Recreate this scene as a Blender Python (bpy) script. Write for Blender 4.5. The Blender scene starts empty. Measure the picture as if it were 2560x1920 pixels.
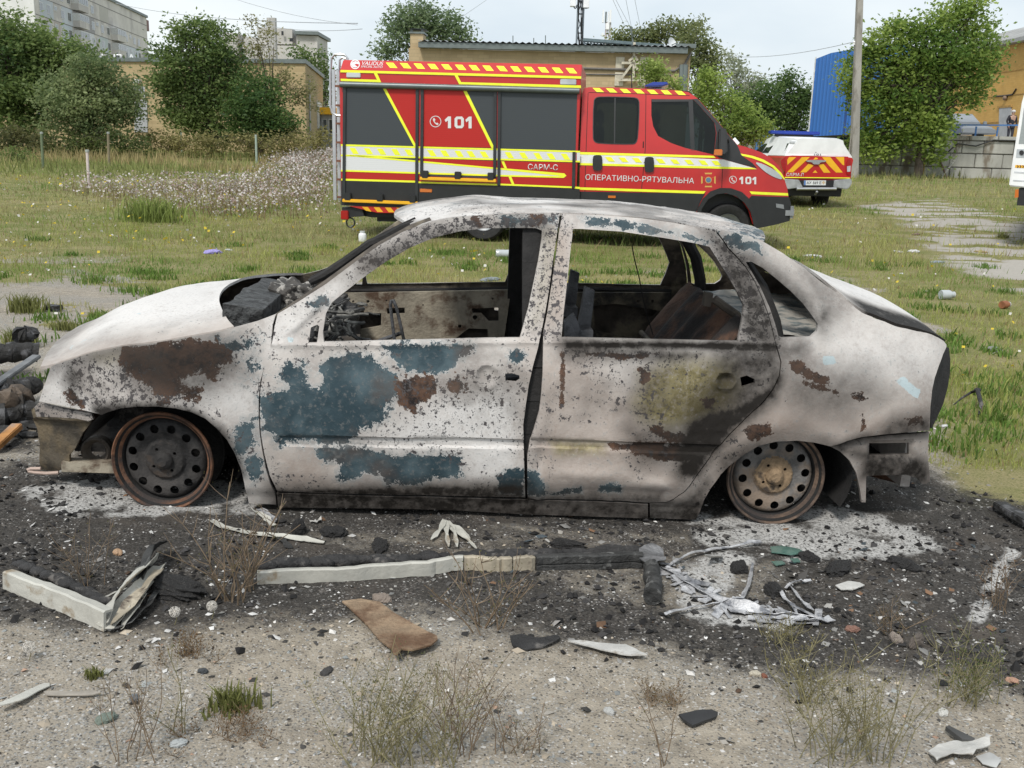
import bpy, bmesh, math, random
import numpy as np
from mathutils import Matrix, Vector
from mathutils.geometry import delaunay_2d_cdt
rad = math.radians
random.seed(7); RNG = np.random.default_rng(7)
scene = bpy.context.scene
COL = scene.collection

# ------------------------------------------------------------------ camera
FPX, PITCH, ROLL, CAMZ = 2465.1, rad(13.45), rad(1.6), 1.44      # focal length in photo pixels (2560 wide)
FW = np.array([0, math.cos(PITCH), -math.sin(PITCH)])
_r0 = np.array([1., 0, 0]); _u0 = np.array([0, math.sin(PITCH), math.cos(PITCH)])
RT = math.cos(ROLL)*_r0 + math.sin(ROLL)*_u0
UP = -math.sin(ROLL)*_r0 + math.cos(ROLL)*_u0
CAM = np.array([0, 0, CAMZ])
cd = bpy.data.cameras.new('camera'); cam = bpy.data.objects.new('camera', cd); COL.objects.link(cam)
cd.sensor_width = 36; cd.lens = 36*FPX/2560; cd.clip_start = .05; cd.clip_end = 3000
m = Matrix.Identity(4)
for i in range(3):
    m[i][0], m[i][1], m[i][2], m[i][3] = RT[i], UP[i], -FW[i], CAM[i]
cam.matrix_world = m
scene.camera = cam

# ------------------------------------------------------------------ world: bright broken overcast
SUN_EL, SUN_AZ = rad(52), rad(205)          # azimuth clockwise from +Y (sun behind the photographer's left shoulder)
w = bpy.data.worlds.new('World'); scene.world = w; w.use_nodes = True
nt = w.node_tree; nt.nodes.clear(); N = nt.nodes.new; L = nt.links.new
out = N('ShaderNodeOutputWorld'); bg = N('ShaderNodeBackground'); L(bg.outputs[0], out.inputs[0])
sky = N('ShaderNodeTexSky'); sky.sky_type = 'NISHITA'; sky.sun_disc = False
sky.sun_elevation = SUN_EL; sky.sun_rotation = SUN_AZ; sky.air_density = 1.2; sky.dust_density = 2.5
tc = N('ShaderNodeTexCoord'); mp = N('ShaderNodeMapping'); mp.inputs['Scale'].default_value = (1.6, 1.6, 4.2)
L(tc.outputs['Generated'], mp.inputs[0])
nz = N('ShaderNodeTexNoise'); nz.inputs['Scale'].default_value = 1.7; nz.inputs['Detail'].default_value = 5; nz.inputs['Roughness'].default_value = .5
L(mp.outputs[0], nz.inputs[0])
rp = N('ShaderNodeValToRGB'); rp.color_ramp.elements[0].position = .34; rp.color_ramp.elements[1].position = .66
rp.color_ramp.elements[0].color = (6.8, 7.7, 8.5, 1); rp.color_ramp.elements[1].color = (9.2, 9.7, 9.9, 1)
L(nz.outputs[0], rp.inputs[0])
mx = N('ShaderNodeMix'); mx.data_type = 'RGBA'; mx.inputs[0].default_value = .86
L(sky.outputs[0], mx.inputs[6]); L(rp.outputs[0], mx.inputs[7]); L(mx.outputs[2], bg.inputs[0])
bg.inputs[1].default_value = .10

sd = bpy.data.lights.new('sun', 'SUN'); sun = bpy.data.objects.new('sun', sd); COL.objects.link(sun)
sd.energy = 2.5; sd.angle = rad(10); sd.color = (1, .96, .9)
sdir = Vector((math.sin(SUN_AZ)*math.cos(SUN_EL), math.cos(SUN_AZ)*math.cos(SUN_EL), math.sin(SUN_EL)))
sun.rotation_euler = (-sdir).to_track_quat('-Z', 'Y').to_euler(); sun.location = (0, 0, 30)
scene.view_settings.view_transform = 'Standard'; scene.view_settings.look = 'None'
scene.view_settings.exposure = 0.18; scene.view_settings.gamma = 1

# ------------------------------------------------------------------ photo measurements -> rays
FR = dict(a=(60,640,2.4393), b=(640,480,1.975), c=(1300,480,1.975), d=(1800,480,1.975), e=(80,720,5.183), f=(0,880,5.183),
          g=(1000,480,4.366), h=(1900,700,2.962), i=(820,120,3.3515), j=(1420,180,3.6867), k=(1880,300,6.914), l=(0,1200,1.728),
          m=(1280,1200,1.728), n=(0,0,2.572), o=(1600,0,2.3042), p=(2060,100,3.318), q=(1240,0,4.2538), r=(2300,240,5.923),
          s=(700,560,3.16), t=(1340,560,2.989), u=(540,700,7.373), v=(0,300,2.4578), w=(800,0,2.4578), D=(0,0,.86406))
def rays(tag, pts):
    x0, y0, s = FR[tag]; P = np.asarray(pts, float)
    x = x0+P[:, 0]/s; y = y0+P[:, 1]/s
    return FW + ((x-1280)/FPX)[:, None]*RT - ((y-960)/FPX)[:, None]*UP
def at(tag, x, y, Y):
    d = rays(tag, [(x, y)])[0]; return CAM + d*(Y/d[1])
def ats(tag, pts, Y):
    return [at(tag, x, y, Y) for x, y in pts]

# ------------------------------------------------------------------ numpy noise
def _h(ix, iy, seed):
    n = (ix*374761393 + iy*668265263 + seed*1442695041) & 0xffffffff
    n = ((n ^ (n >> 13))*1274126177) & 0xffffffff
    return ((n ^ (n >> 16)) & 0xffff)/65535.
def vn(x, y, seed=0):
    x = np.asarray(x, float); y = np.asarray(y, float)
    ix = np.floor(x).astype(np.int64); iy = np.floor(y).astype(np.int64); fx = x-ix; fy = y-iy
    fx = fx*fx*(3-2*fx); fy = fy*fy*(3-2*fy)
    a = _h(ix, iy, seed); b = _h(ix+1, iy, seed); c = _h(ix, iy+1, seed); d = _h(ix+1, iy+1, seed)
    return (a*(1-fx)+b*fx)*(1-fy)+(c*(1-fx)+d*fx)*fy
def fbm(x, y, seed=0, o=4):
    s = 0; a = .5; t = 0
    for k in range(o):
        s = s+a*vn(np.asarray(x)*2**k, np.asarray(y)*2**k, seed+k*17); t += a; a *= .5
    return s/t
def sst(a, b, x):
    t = np.clip((np.asarray(x, float)-a)/(b-a), 0, 1); return t*t*(3-2*t)
def inpoly(P, poly):
    x, y = P[:, 0], P[:, 1]; r = np.zeros(len(P), bool); n = len(poly); j = n-1
    for i in range(n):
        xi, yi = poly[i]; xj, yj = poly[j]
        if yi != yj:
            c = ((yi > y) != (yj > y)) & (x < (xj-xi)*(y-yi)/(yj-yi)+xi); r ^= c
        j = i
    return r
def sdf(P, poly):
    d = np.full(len(P), 1e9); n = len(poly)
    for i in range(n):
        a = np.array(poly[i]); b = np.array(poly[(i+1) % n]); ab = b-a; l2 = ab@ab+1e-12
        t = np.clip(((P-a)@ab)/l2, 0, 1); q = a+t[:, None]*ab
        d = np.minimum(d, np.hypot(*(P-q).T))
    return np.where(inpoly(P, poly), d, -d)

# ------------------------------------------------------------------ terrain
def gz(x, y):
    x = np.asarray(x, float); y = np.asarray(y, float)
    z = .74*sst(13, 46, y)
    z = z + np.clip(-.018*(x-1.08), -.03, .065)*(1-sst(7, 11, y))
    return z
def gnd(tag, x, y, dz=0):
    d = rays(tag, [(x, y)])[0]; p = CAM.copy(); z = 0
    for k in range(12):
        z = float(gz(p[0], p[1]))+dz; p = CAM+d*((z-CAMZ)/d[2])
    return p
def gnds(tag, pts, dz=0):
    return [gnd(tag, x, y, dz) for x, y in pts]

# ------------------------------------------------------------------ materials
MATS = {}
def newmat(name):
    mt = bpy.data.materials.new(name); mt.use_nodes = True; t = mt.node_tree; b = t.nodes['Principled BSDF']
    MATS[name] = mt; return mt, t, b
def _noise(t, scale, detail=4, rough=.55, co=None, dim='3D'):
    n = t.nodes.new('ShaderNodeTexNoise'); n.inputs['Scale'].default_value = scale
    n.inputs['Detail'].default_value = detail; n.inputs['Roughness'].default_value = rough
    if co is not None: t.links.new(co, n.inputs['Vector'])
    return n.outputs[0]
def _math(t, op, a, b=None, c=None, clamp=False):
    n = t.nodes.new('ShaderNodeMath'); n.operation = op; n.use_clamp = clamp
    for k, v in enumerate((a, b, c)):
        if v is None: continue
        if isinstance(v, (int, float)): n.inputs[k].default_value = v
        else: t.links.new(v, n.inputs[k])
    return n.outputs[0]
def _mix(t, f, a, b):
    n = t.nodes.new('ShaderNodeMix'); n.data_type = 'RGBA'
    for k, v in ((0, f), (6, a), (7, b)):
        if isinstance(v, (int, float)): n.inputs[k].default_value = v
        elif isinstance(v, tuple): n.inputs[k].default_value = (*v[:3], 1)
        else: t.links.new(v, n.inputs[k])
    return n.outputs[2]
def _ramp(t, x, a, b):           # smooth 0..1 between a and b
    n = t.nodes.new('ShaderNodeMapRange'); n.interpolation_type = 'SMOOTHSTEP'
    n.inputs[1].default_value = a; n.inputs[2].default_value = b
    t.links.new(x, n.inputs[0]); return n.outputs[0]
def _attr(t, name):
    n = t.nodes.new('ShaderNodeAttribute'); n.attribute_name = name; return n
def _bump(t, b, h, s, d):
    n = t.nodes.new('ShaderNodeBump'); n.inputs['Strength'].default_value = s; n.inputs['Distance'].default_value = d
    t.links.new(h, n.inputs['Height']); t.links.new(n.outputs[0], b.inputs['Normal'])
def _co(t, kind='Object', scale=None):
    n = t.nodes.new('ShaderNodeTexCoord'); o = n.outputs[kind]
    if scale:
        mpn = t.nodes.new('ShaderNodeMapping'); mpn.inputs['Scale'].default_value = scale; t.links.new(o, mpn.inputs[0]); o = mpn.outputs[0]
    return o
def MT(name, col, rough=.6, metal=0, var=.18, scale=6, bump=0, bscale=60, col2=None, thr=.55, soft=.06, scale2=4, spec=.5, stretch=None, alpha=None):
    if name in MATS: return MATS[name]
    mt, t, b = newmat(name); co = _co(t, 'Object', stretch)
    n1 = _noise(t, scale, 5, .6, co)
    lo = tuple(max(0, c*(1-var)) for c in col); hi = tuple(min(1, c*(1+var)) for c in col)
    c = _mix(t, _ramp(t, n1, .3, .7), lo, hi)
    if col2:
        n2 = _noise(t, scale2, 7, .62, co); c = _mix(t, _ramp(t, n2, thr-soft, thr+soft), c, col2)
    t.links.new(c, b.inputs['Base Color'])
    b.inputs['Roughness'].default_value = rough; b.inputs['Metallic'].default_value = metal
    b.inputs['Specular IOR Level'].default_value = spec
    if bump: _bump(t, b, _noise(t, bscale, 5, .6, co), bump, .02)
    return mt
def leafmat(name, trans=.35, rough=.55):
    if name in MATS: return MATS[name]
    mt, t, b = newmat(name); at_ = _attr(t, 'tone')
    t.links.new(at_.outputs['Color'], b.inputs['Base Color']); b.inputs['Roughness'].default_value = rough
    b.inputs['Specular IOR Level'].default_value = .25
    tr = t.nodes.new('ShaderNodeBsdfTranslucent'); t.links.new(at_.outputs['Color'], tr.inputs[0])
    ms = t.nodes.new('ShaderNodeMixShader'); ms.inputs[0].default_value = trans
    o = t.nodes['Material Output']; t.links.new(b.outputs[0], ms.inputs[1]); t.links.new(tr.outputs[0], ms.inputs[2]); t.links.new(ms.outputs[0], o.inputs[0])
    return mt

# ------------------------------------------------------------------ objects
def tag(o, label=None, cat=None, group=None, kind=None):
    if label: o['label'] = label
    if cat: o['category'] = cat
    if group: o['group'] = group
    if kind: o['kind'] = kind
    return o
def empty(name, loc, rot=None, mw=None):
    o = bpy.data.objects.new(name, None); COL.objects.link(o); o.empty_display_size = .2
    if mw is not None: o.matrix_world = mw
    else:
        o.location = loc
        if rot is not None: o.rotation_euler = rot if hasattr(rot, '__len__') else (0, 0, rot)
    return o
def fastmesh(name, V, F, mats, parent=None, smooth=False, mi=None, attrs=None, sharp=None, nv=None):
    """V (n,3); F (k,3|4) array or list of polygons"""
    me = bpy.data.meshes.new(name)
    V = np.asarray(V, np.float32)
    if isinstance(F, np.ndarray):
        k = F.shape[1]; me.vertices.add(len(V)); me.vertices.foreach_set('co', V.ravel())
        me.loops.add(F.size); me.loops.foreach_set('vertex_index', F.astype(np.int32).ravel())
        me.polygons.add(len(F)); me.polygons.foreach_set('loop_start', np.arange(len(F), dtype=np.int32)*k)
        me.update(calc_edges=True)
    else:
        me.from_pydata([tuple(map(float, v)) for v in V], [], [tuple(map(int, f)) for f in F]); me.update()
    for mm in (mats if isinstance(mats, (list, tuple)) else [mats]): me.materials.append(mm)
    if mi is not None: me.polygons.foreach_set('material_index', np.asarray(mi, np.int32))
    if attrs:
        for an, av in attrs.items():
            av = np.asarray(av, np.float32)
            if av.ndim == 1:
                a = me.attributes.new(an, 'FLOAT', 'POINT'); a.data.foreach_set('value', av)
            else:
                a = me.attributes.new(an, 'FLOAT_COLOR', 'POINT')
                if av.shape[1] == 3: av = np.hstack([av, np.ones((len(av), 1), np.float32)])
                a.data.foreach_set('color', av.ravel())
    me.validate()
    if smooth: me.shade_smooth()
    else: me.shade_flat()
    if sharp: me.set_sharp_from_angle(angle=rad(sharp))
    o = bpy.data.objects.new(name, me); COL.objects.link(o)
    if parent is not None: o.parent = parent
    return o
class MB:
    """collects shapes, then links them as ONE mesh object"""
    def __init__(s): s.v = []; s.f = []; s.m = []; s.mi = 0
    def add(s, V, F):
        o = len(s.v); s.v += [tuple(map(float, p)) for p in V]; s.f += [tuple(i+o for i in f) for f in F]; s.m += [s.mi]*len(F); return s
    def box(s, a, b):
        x0, y0, z0 = a; x1, y1, z1 = b
        return s.add([(x0,y0,z0),(x1,y0,z0),(x1,y1,z0),(x0,y1,z0),(x0,y0,z1),(x1,y0,z1),(x1,y1,z1),(x0,y1,z1)],
                     [(0,3,2,1),(4,5,6,7),(0,1,5,4),(1,2,6,5),(2,3,7,6),(3,0,4,7)])
    def obox(s, c, ax, ay, az):     # oriented box from centre and three half vectors
        c, ax, ay, az = map(np.array, (c, ax, ay, az)); P = []
        for k in (-1, 1):
            for q in ((-1,-1),(1,-1),(1,1),(-1,1)): P.append(c+q[0]*ax+q[1]*ay+k*az)
        return s.add(P, [(0,3,2,1),(4,5,6,7),(0,1,5,4),(1,2,6,5),(2,3,7,6),(3,0,4,7)])
    def bar(s, p, q, wd, h=None, up=(0,0,1)):
        p, q = np.array(p, float), np.array(q, float); d = q-p; l = np.linalg.norm(d); d = d/l
        up = np.array(up, float)
        if abs(d@up) > .95: up = np.array((1., 0, 0))
        a = np.cross(d, up); a /= np.linalg.norm(a); b = np.cross(a, d); h = h or wd
        return s.obox((p+q)/2, a*wd/2, b*h/2, d*l/2)
    def tube(s, pts, r, n=8, cap=True):
        P = [np.array(p, float) for p in pts]; R = r if hasattr(r, '__len__') else [r]*len(P); V = []; F = []
        prev = None
        for k, p in enumerate(P):
            d = (P[min(k+1, len(P)-1)]-P[max(k-1, 0)]); d = d/(np.linalg.norm(d)+1e-9)
            if prev is None:
                a = np.cross(d, (0, 0, 1.)) if abs(d[2]) < .9 else np.cross(d, (1., 0, 0))
            else: a = prev-d*(prev@d)
            a = a/(np.linalg.norm(a)+1e-9); b = np.cross(d, a); prev = a
            for j in range(n):
                t = 2*math.pi*j/n; V.append(p+R[k]*(math.cos(t)*a+math.sin(t)*b))
        for k in range(len(P)-1):
            for j in range(n):
                F.append((k*n+j, k*n+(j+1) % n, (k+1)*n+(j+1) % n, (k+1)*n+j))
        if cap: F.append(tuple(range(n-1, -1, -1))); F.append(tuple((len(P)-1)*n+j for j in range(n)))
        return s.add(V, F)
    def lathe(s, prof, c, axis=(0,1,0), n=40, close=False):
        ax = np.array(axis, float); ax /= np.linalg.norm(ax); a = np.cross(ax, (0,0,1.)) if abs(ax[2]) < .9 else np.cross(ax, (1.,0,0))
        a /= np.linalg.norm(a); b = np.cross(ax, a); V = []; F = []; c = np.array(c, float)
        for r_, h in prof:
            for j in range(n):
                t = 2*math.pi*j/n; V.append(c+ax*h+r_*(math.cos(t)*a+math.sin(t)*b))
        for k in range(len(prof)-1):
            for j in range(n): F.append((k*n+j, k*n+(j+1) % n, (k+1)*n+(j+1) % n, (k+1)*n+j))
        return s.add(V, F)
    def prism(s, poly, off):       # polygon of 3-D points, extruded by the vector off
        P = [np.array(p, float) for p in poly]; n = len(P); off = np.array(off, float)
        return s.add(P+[p+off for p in P], [tuple(range(n)), tuple(range(2*n-1, n-1, -1))]+[(k, n+k, n+(k+1) % n, (k+1) % n) for k in range(n)])
    def sphere(s, c, r, nu=10, nv=7, sc=(1,1,1)):
        V = []; F = []
        for k in range(nv+1):
            ph = math.pi*k/nv
            for j in range(nu):
                t = 2*math.pi*j/nu; V.append((c[0]+r*sc[0]*math.sin(ph)*math.cos(t), c[1]+r*sc[1]*math.sin(ph)*math.sin(t), c[2]+r*sc[2]*math.cos(ph)))
        for k in range(nv):
            for j in range(nu): F.append((k*nu+j, (k+1)*nu+j, (k+1)*nu+(j+1) % nu, k*nu+(j+1) % nu))
        return s.add(V, F)
    def build(s, name, mats, parent=None, smooth=False, sharp=None, bevel=0):
        me = bpy.data.meshes.new(name); me.from_pydata(s.v, [], s.f)
        for mm in (mats if isinstance(mats, (list, tuple)) else [mats]): me.materials.append(mm)
        me.polygons.foreach_set('material_index', s.m); me.update()
        bm = bmesh.new(); bm.from_mesh(me)
        bmesh.ops.recalc_face_normals(bm, faces=bm.faces)
        if bevel:
            bmesh.ops.bevel(bm, geom=[e for e in bm.edges if len(e.link_faces) == 2 and e.calc_face_angle(0) > .5], offset=bevel, segments=2, affect='EDGES', clamp_overlap=True)
        bm.to_mesh(me); bm.free(); me.validate()
        if smooth:
            me.shade_smooth(); me.set_sharp_from_angle(angle=rad(sharp or 40))
        o = bpy.data.objects.new(name, me); COL.objects.link(o)
        if parent is not None: o.parent = parent
        return o
def resample(poly, h, closed=True):
    P = [np.array(p, float) for p in poly]; out_ = []
    n = len(P)
    for k in range(n if closed else n-1):
        a, b = P[k], P[(k+1) % n]; m_ = max(1, int(math.ceil(np.linalg.norm(b-a)/h)))
        out_ += [a+(b-a)*q/m_ for q in range(m_)]
    if not closed: out_.append(P[-1])
    return np.array(out_)
def smoothpoly(P, it=1, closed=True):     # Chaikin corner cutting
    P = [np.array(p, float) for p in P]
    for _ in range(it):
        Q = []; n = len(P)
        rng = range(n) if closed else range(n-1)
        if not closed: Q.append(P[0])
        for k in rng:
            a, b = P[k], P[(k+1) % n]; Q += [a*.75+b*.25, a*.25+b*.75]
        if not closed: Q.append(P[-1])
        P = Q
    return np.array(P)
def shrink(P, d):                         # closed polygon, offset inwards
    n = len(P); nx = np.roll(P, -1, 0)-np.roll(P, 1, 0); ln = np.hypot(*nx.T)+1e-9
    nr = np.stack([-nx[:, 1], nx[:, 0]], 1)/ln[:, None]
    ar = .5*np.sum(P[:, 0]*np.roll(P[:, 1], -1)-np.roll(P[:, 0], -1)*P[:, 1])
    return P+nr*d*(1 if ar > 0 else -1)
def cdt(outer, holes, h):
    loops = [resample(outer, h)]+[resample(q, h) for q in holes]
    pts = []; ed = []
    for lp in loops:
        o = len(pts); n = len(lp); pts += list(lp); ed += [(o+k, o+(k+1) % n) for k in range(n)]
    mn = loops[0].min(0); mxx = loops[0].max(0)
    gx, gy = np.meshgrid(np.arange(mn[0], mxx[0], h), np.arange(mn[1], mxx[1], h*.87))
    gx[1::2] += h/2; G = np.stack([gx.ravel(), gy.ravel()], 1)
    G += (RNG.random(G.shape)-.5)*h*.15
    G = G[inpoly(G, loops[0])]
    for lp in loops[1:]: G = G[~inpoly(G, lp)]
    B = np.array(pts); keep = np.ones(len(G), bool)
    for k in range(0, len(G), 2000):
        g = G[k:k+2000]; dd = ((g[:, None]-B[None])**2).sum(2).min(1); keep[k:k+2000] = dd > (h*.55)**2
    G = G[keep]
    allp = [Vector(p) for p in np.vstack([B, G])]
    r = delaunay_2d_cdt(allp, ed, [], 0, 1e-6)
    V = np.array([tuple(p) for p in r[0]]); T = np.array([f for f in r[2] if len(f) == 3])
    c = V[T].mean(1); ok = inpoly(c, loops[0])
    for lp in loops[1:]: ok &= ~inpoly(c, lp)
    return V, T[ok]
def skin(V2, T, outer3, inner3):
    """two skins and a rim; outer3/inner3 are (n,3)"""
    n = len(V2); E = {}
    for f in T:
        for a, b in ((f[0], f[1]), (f[1], f[2]), (f[2], f[0])):
            E[(a, b)] = 1
    bd = [(a, b) for (a, b) in E if (b, a) not in E]
    tri = [tuple(f) for f in T]+[(f[0]+n, f[2]+n, f[1]+n) for f in T]
    nb = len(bd); V = np.vstack([outer3, inner3])
    for a, b in bd: tri += [(b, a, a+n), (b, a+n, b+n)]
    return V, np.array(tri), len(T), nb
def flat_panel(name, poly, holes, org, ex, ey, nrm, th, mats, parent, h=.05, mi=None):
    """flat plate with holes in the plane org+ex*a+ey*b, thickness th against nrm"""
    V2, T = cdt(poly, holes, h); a = V2[:, :1]; b = V2[:, 1:]
    o3 = org+a*ex+b*ey; i3 = o3-nrm*th
    f = T[0]; nn = np.cross(o3[f[1]]-o3[f[0]], o3[f[2]]-o3[f[0]])
    if nn@nrm < 0: T = T[:, ::-1]
    V, F, k, nb = skin(V2, T, o3, i3)
    return fastmesh(name, V, F, mats, parent)
def text_mesh(body, size, font_h, mat_, name, parent, org, ex, ey, nrm, width=None, bold=0, depth=.002, align='LEFT'):
    cu = bpy.data.curves.new('t', 'FONT'); cu.body = body; cu.size = 1; cu.offset = bold; cu.fill_mode = 'FRONT' ; cu.extrude = 0
    ob = bpy.data.objects.new('t', cu); COL.objects.link(ob); bpy.context.view_layer.update()
    me = bpy.data.meshes.new_from_object(ob.evaluated_get(bpy.context.evaluated_depsgraph_get()))
    bpy.data.objects.remove(ob)
    n = len(me.vertices); co = np.zeros(n*3, np.float32); me.vertices.foreach_get('co', co); co = co.reshape(-1, 3)
    mn, mx_ = co.min(0), co.max(0); sy = font_h/(mx_[1]-mn[1]); sx = (width/(mx_[0]-mn[0])) if width else sy
    P = org+((co[:, :1]-mn[0])*sx)*ex+((co[:, 1:2]-mn[1])*sy)*ey
    me.vertices.foreach_set('co', np.asarray(P, np.float32).ravel()); me.update()
    bm = bmesh.new(); bm.from_mesh(me)
    for f in bm.faces:
        if f.normal.dot(Vector(nrm)) < 0: f.normal_flip()
    r = bmesh.ops.extrude_face_region(bm, geom=bm.faces[:]); vs = [v for v in r['geom'] if isinstance(v, bmesh.types.BMVert)]
    bmesh.ops.translate(bm, verts=vs, vec=Vector(nrm)*depth)
    bm.to_mesh(me); bm.free(); me.materials.clear(); me.materials.append(mat_); me.name = name
    o = bpy.data.objects.new(name, me); COL.objects.link(o)
    if parent is not None: o.parent = parent
    return o
def local(o, pts):
    """world points in the frame of the empty o"""
    bpy.context.view_layer.update(); mi_ = np.array(o.matrix_world.inverted()); P = np.asarray(pts, float)
    return P@mi_[:3, :3].T+mi_[:3, 3]
# ================================================================== ground sheet
def build_ground():
    ys = [.25]
    while ys[-1] < 900: ys.append(ys[-1]+max(.018, .0075*ys[-1]))
    ys = np.array(ys); nx = 330; tx = np.linspace(-1, 1, nx); tx = np.sign(tx)*np.abs(tx)**1.15
    X = tx[None]*np.maximum(ys*1.25, 3.2)[:, None]; Y = np.repeat(ys[:, None], nx, 1)
    x, y = X.ravel(), Y.ravel(); P = np.stack([x, y], 1)
    def reg(tag_, *pts): return np.array([gnd(tag_, *p)[:2] for p in pts])
    wob = .25*(fbm(x*1.3, y*1.3, 71)-.5)+.12*(fbm(x*5, y*5, 72)-.5)
    def mask(poly, soft, k=1.): return np.clip(.5+(sdf(P, poly)+wob*k)/(2*soft), 0, 1)
    char = mask(reg('D', (-900,1000),(0,1010),(300,940),(2000,1000),(2080,1060),(2260,1110),(2500,1150),(2500,1560),(2212,1520),(2080,1470),(1900,1455),(1700,1450),(1450,1400),(1250,1390),(1000,1320),(700,1340),(560,1350),(420,1370),(250,1410),(0,1350),(-900,1360)), .17)
    char2 = mask(reg('D', (-500,830),(60,800),(110,980),(-500,1010)), .10)
    char = np.maximum(char, char2)
    lite = np.maximum(mask(reg('D', (540,1130),(1500,1140),(1560,1220),(1350,1290),(1150,1230),(760,1190)), .06, .5)*.5, mask(reg('D',(1050,1200),(1700,1200),(1720,1290),(1500,1330),(1250,1300)), .08, .5)*.6)
    char = char*(1-.75*lite)
    ash = np.maximum.reduce([mask(reg('D', (20,1050),(240,1030),(560,1040),(560,1110),(300,1120),(100,1110)), .07, .6), mask(reg('D', (1480,1110),(1800,1090),(1960,1130),(2030,1190),(1700,1210),(1500,1190)), .08, .7)*.9,
                             mask(reg('D', (2175,1185),(2205,1195),(2150,1290),(2120,1360),(2085,1350),(2110,1290)), .02, .12), mask(reg('D', (1420,1210),(1640,1170),(1640,1210),(1520,1320),(1740,1340),(1700,1370),(1480,1330)), .04, .3)*.8])
    ash = ash*(.5+.5*sst(.32, .56, fbm(x*9, y*9, 77)+.05))
    grass = mask(reg('D', (-900,620),(150,610),(420,640),(700,600),(1000,640),(1985,680),(2000,960),(2055,1085),(2212,1115),(2900,1300),(2900,382),(1106,352),(-900,330)), .35, 1.6)
    far = sst(26, 30, y); tr = mask(reg('D', (1850,404),(2030,400),(2212,470),(2500,500),(2500,720),(2212,640),(2030,560),(1950,480)), .4, 2.2)
    tr = tr*sst(.39, .51, .6*fbm(x*.5+2, y*1.9, 79, 4)+.4*fbm(x*1.7, y*4, 80, 3))
    patch = sst(.60, .72, fbm(x*.55+3, y*.8, 81))
    grass = np.clip(np.maximum(grass, far)*(1-.92*tr)*(1-.75*patch*sst(16, 9, y)), 0, 1)
    grass = np.maximum(grass, .75*sst(.62, .7, fbm(x*2.1, y*2.1, 84))*mask(reg('D', (-600,700),(60,640),(420,640),(260,720),(60,760),(-600,800)), .3)); 
    z = gz(x, y)+.028*(fbm(x*1.1, y*1.1, 91)-.5)*sst(.5, 2, y)+.016*(fbm(x*7, y*7, 92, 4)-.5)+.012*(fbm(x*26, y*26, 93, 3)-.5)*sst(9, 4, y)
    z += .10*(fbm(x*.35, y*.35, 95)-.5)*sst(6, 14, y)
    ny = len(ys); idx = np.arange(ny*nx).reshape(ny, nx); q = np.stack([idx[:-1, :-1], idx[:-1, 1:], idx[1:, 1:], idx[1:, :-1]], -1).reshape(-1, 4)
    o = fastmesh('ground', np.stack([x, y, z], 1), q, [ground_mat()], None, True, attrs=dict(char=char, ash=ash, grass=grass, track=tr))
    o['kind'] = 'structure'
    return ys, X, z.reshape(ny, nx), grass.reshape(ny, nx), char.reshape(ny, nx), tr.reshape(ny, nx)
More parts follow.
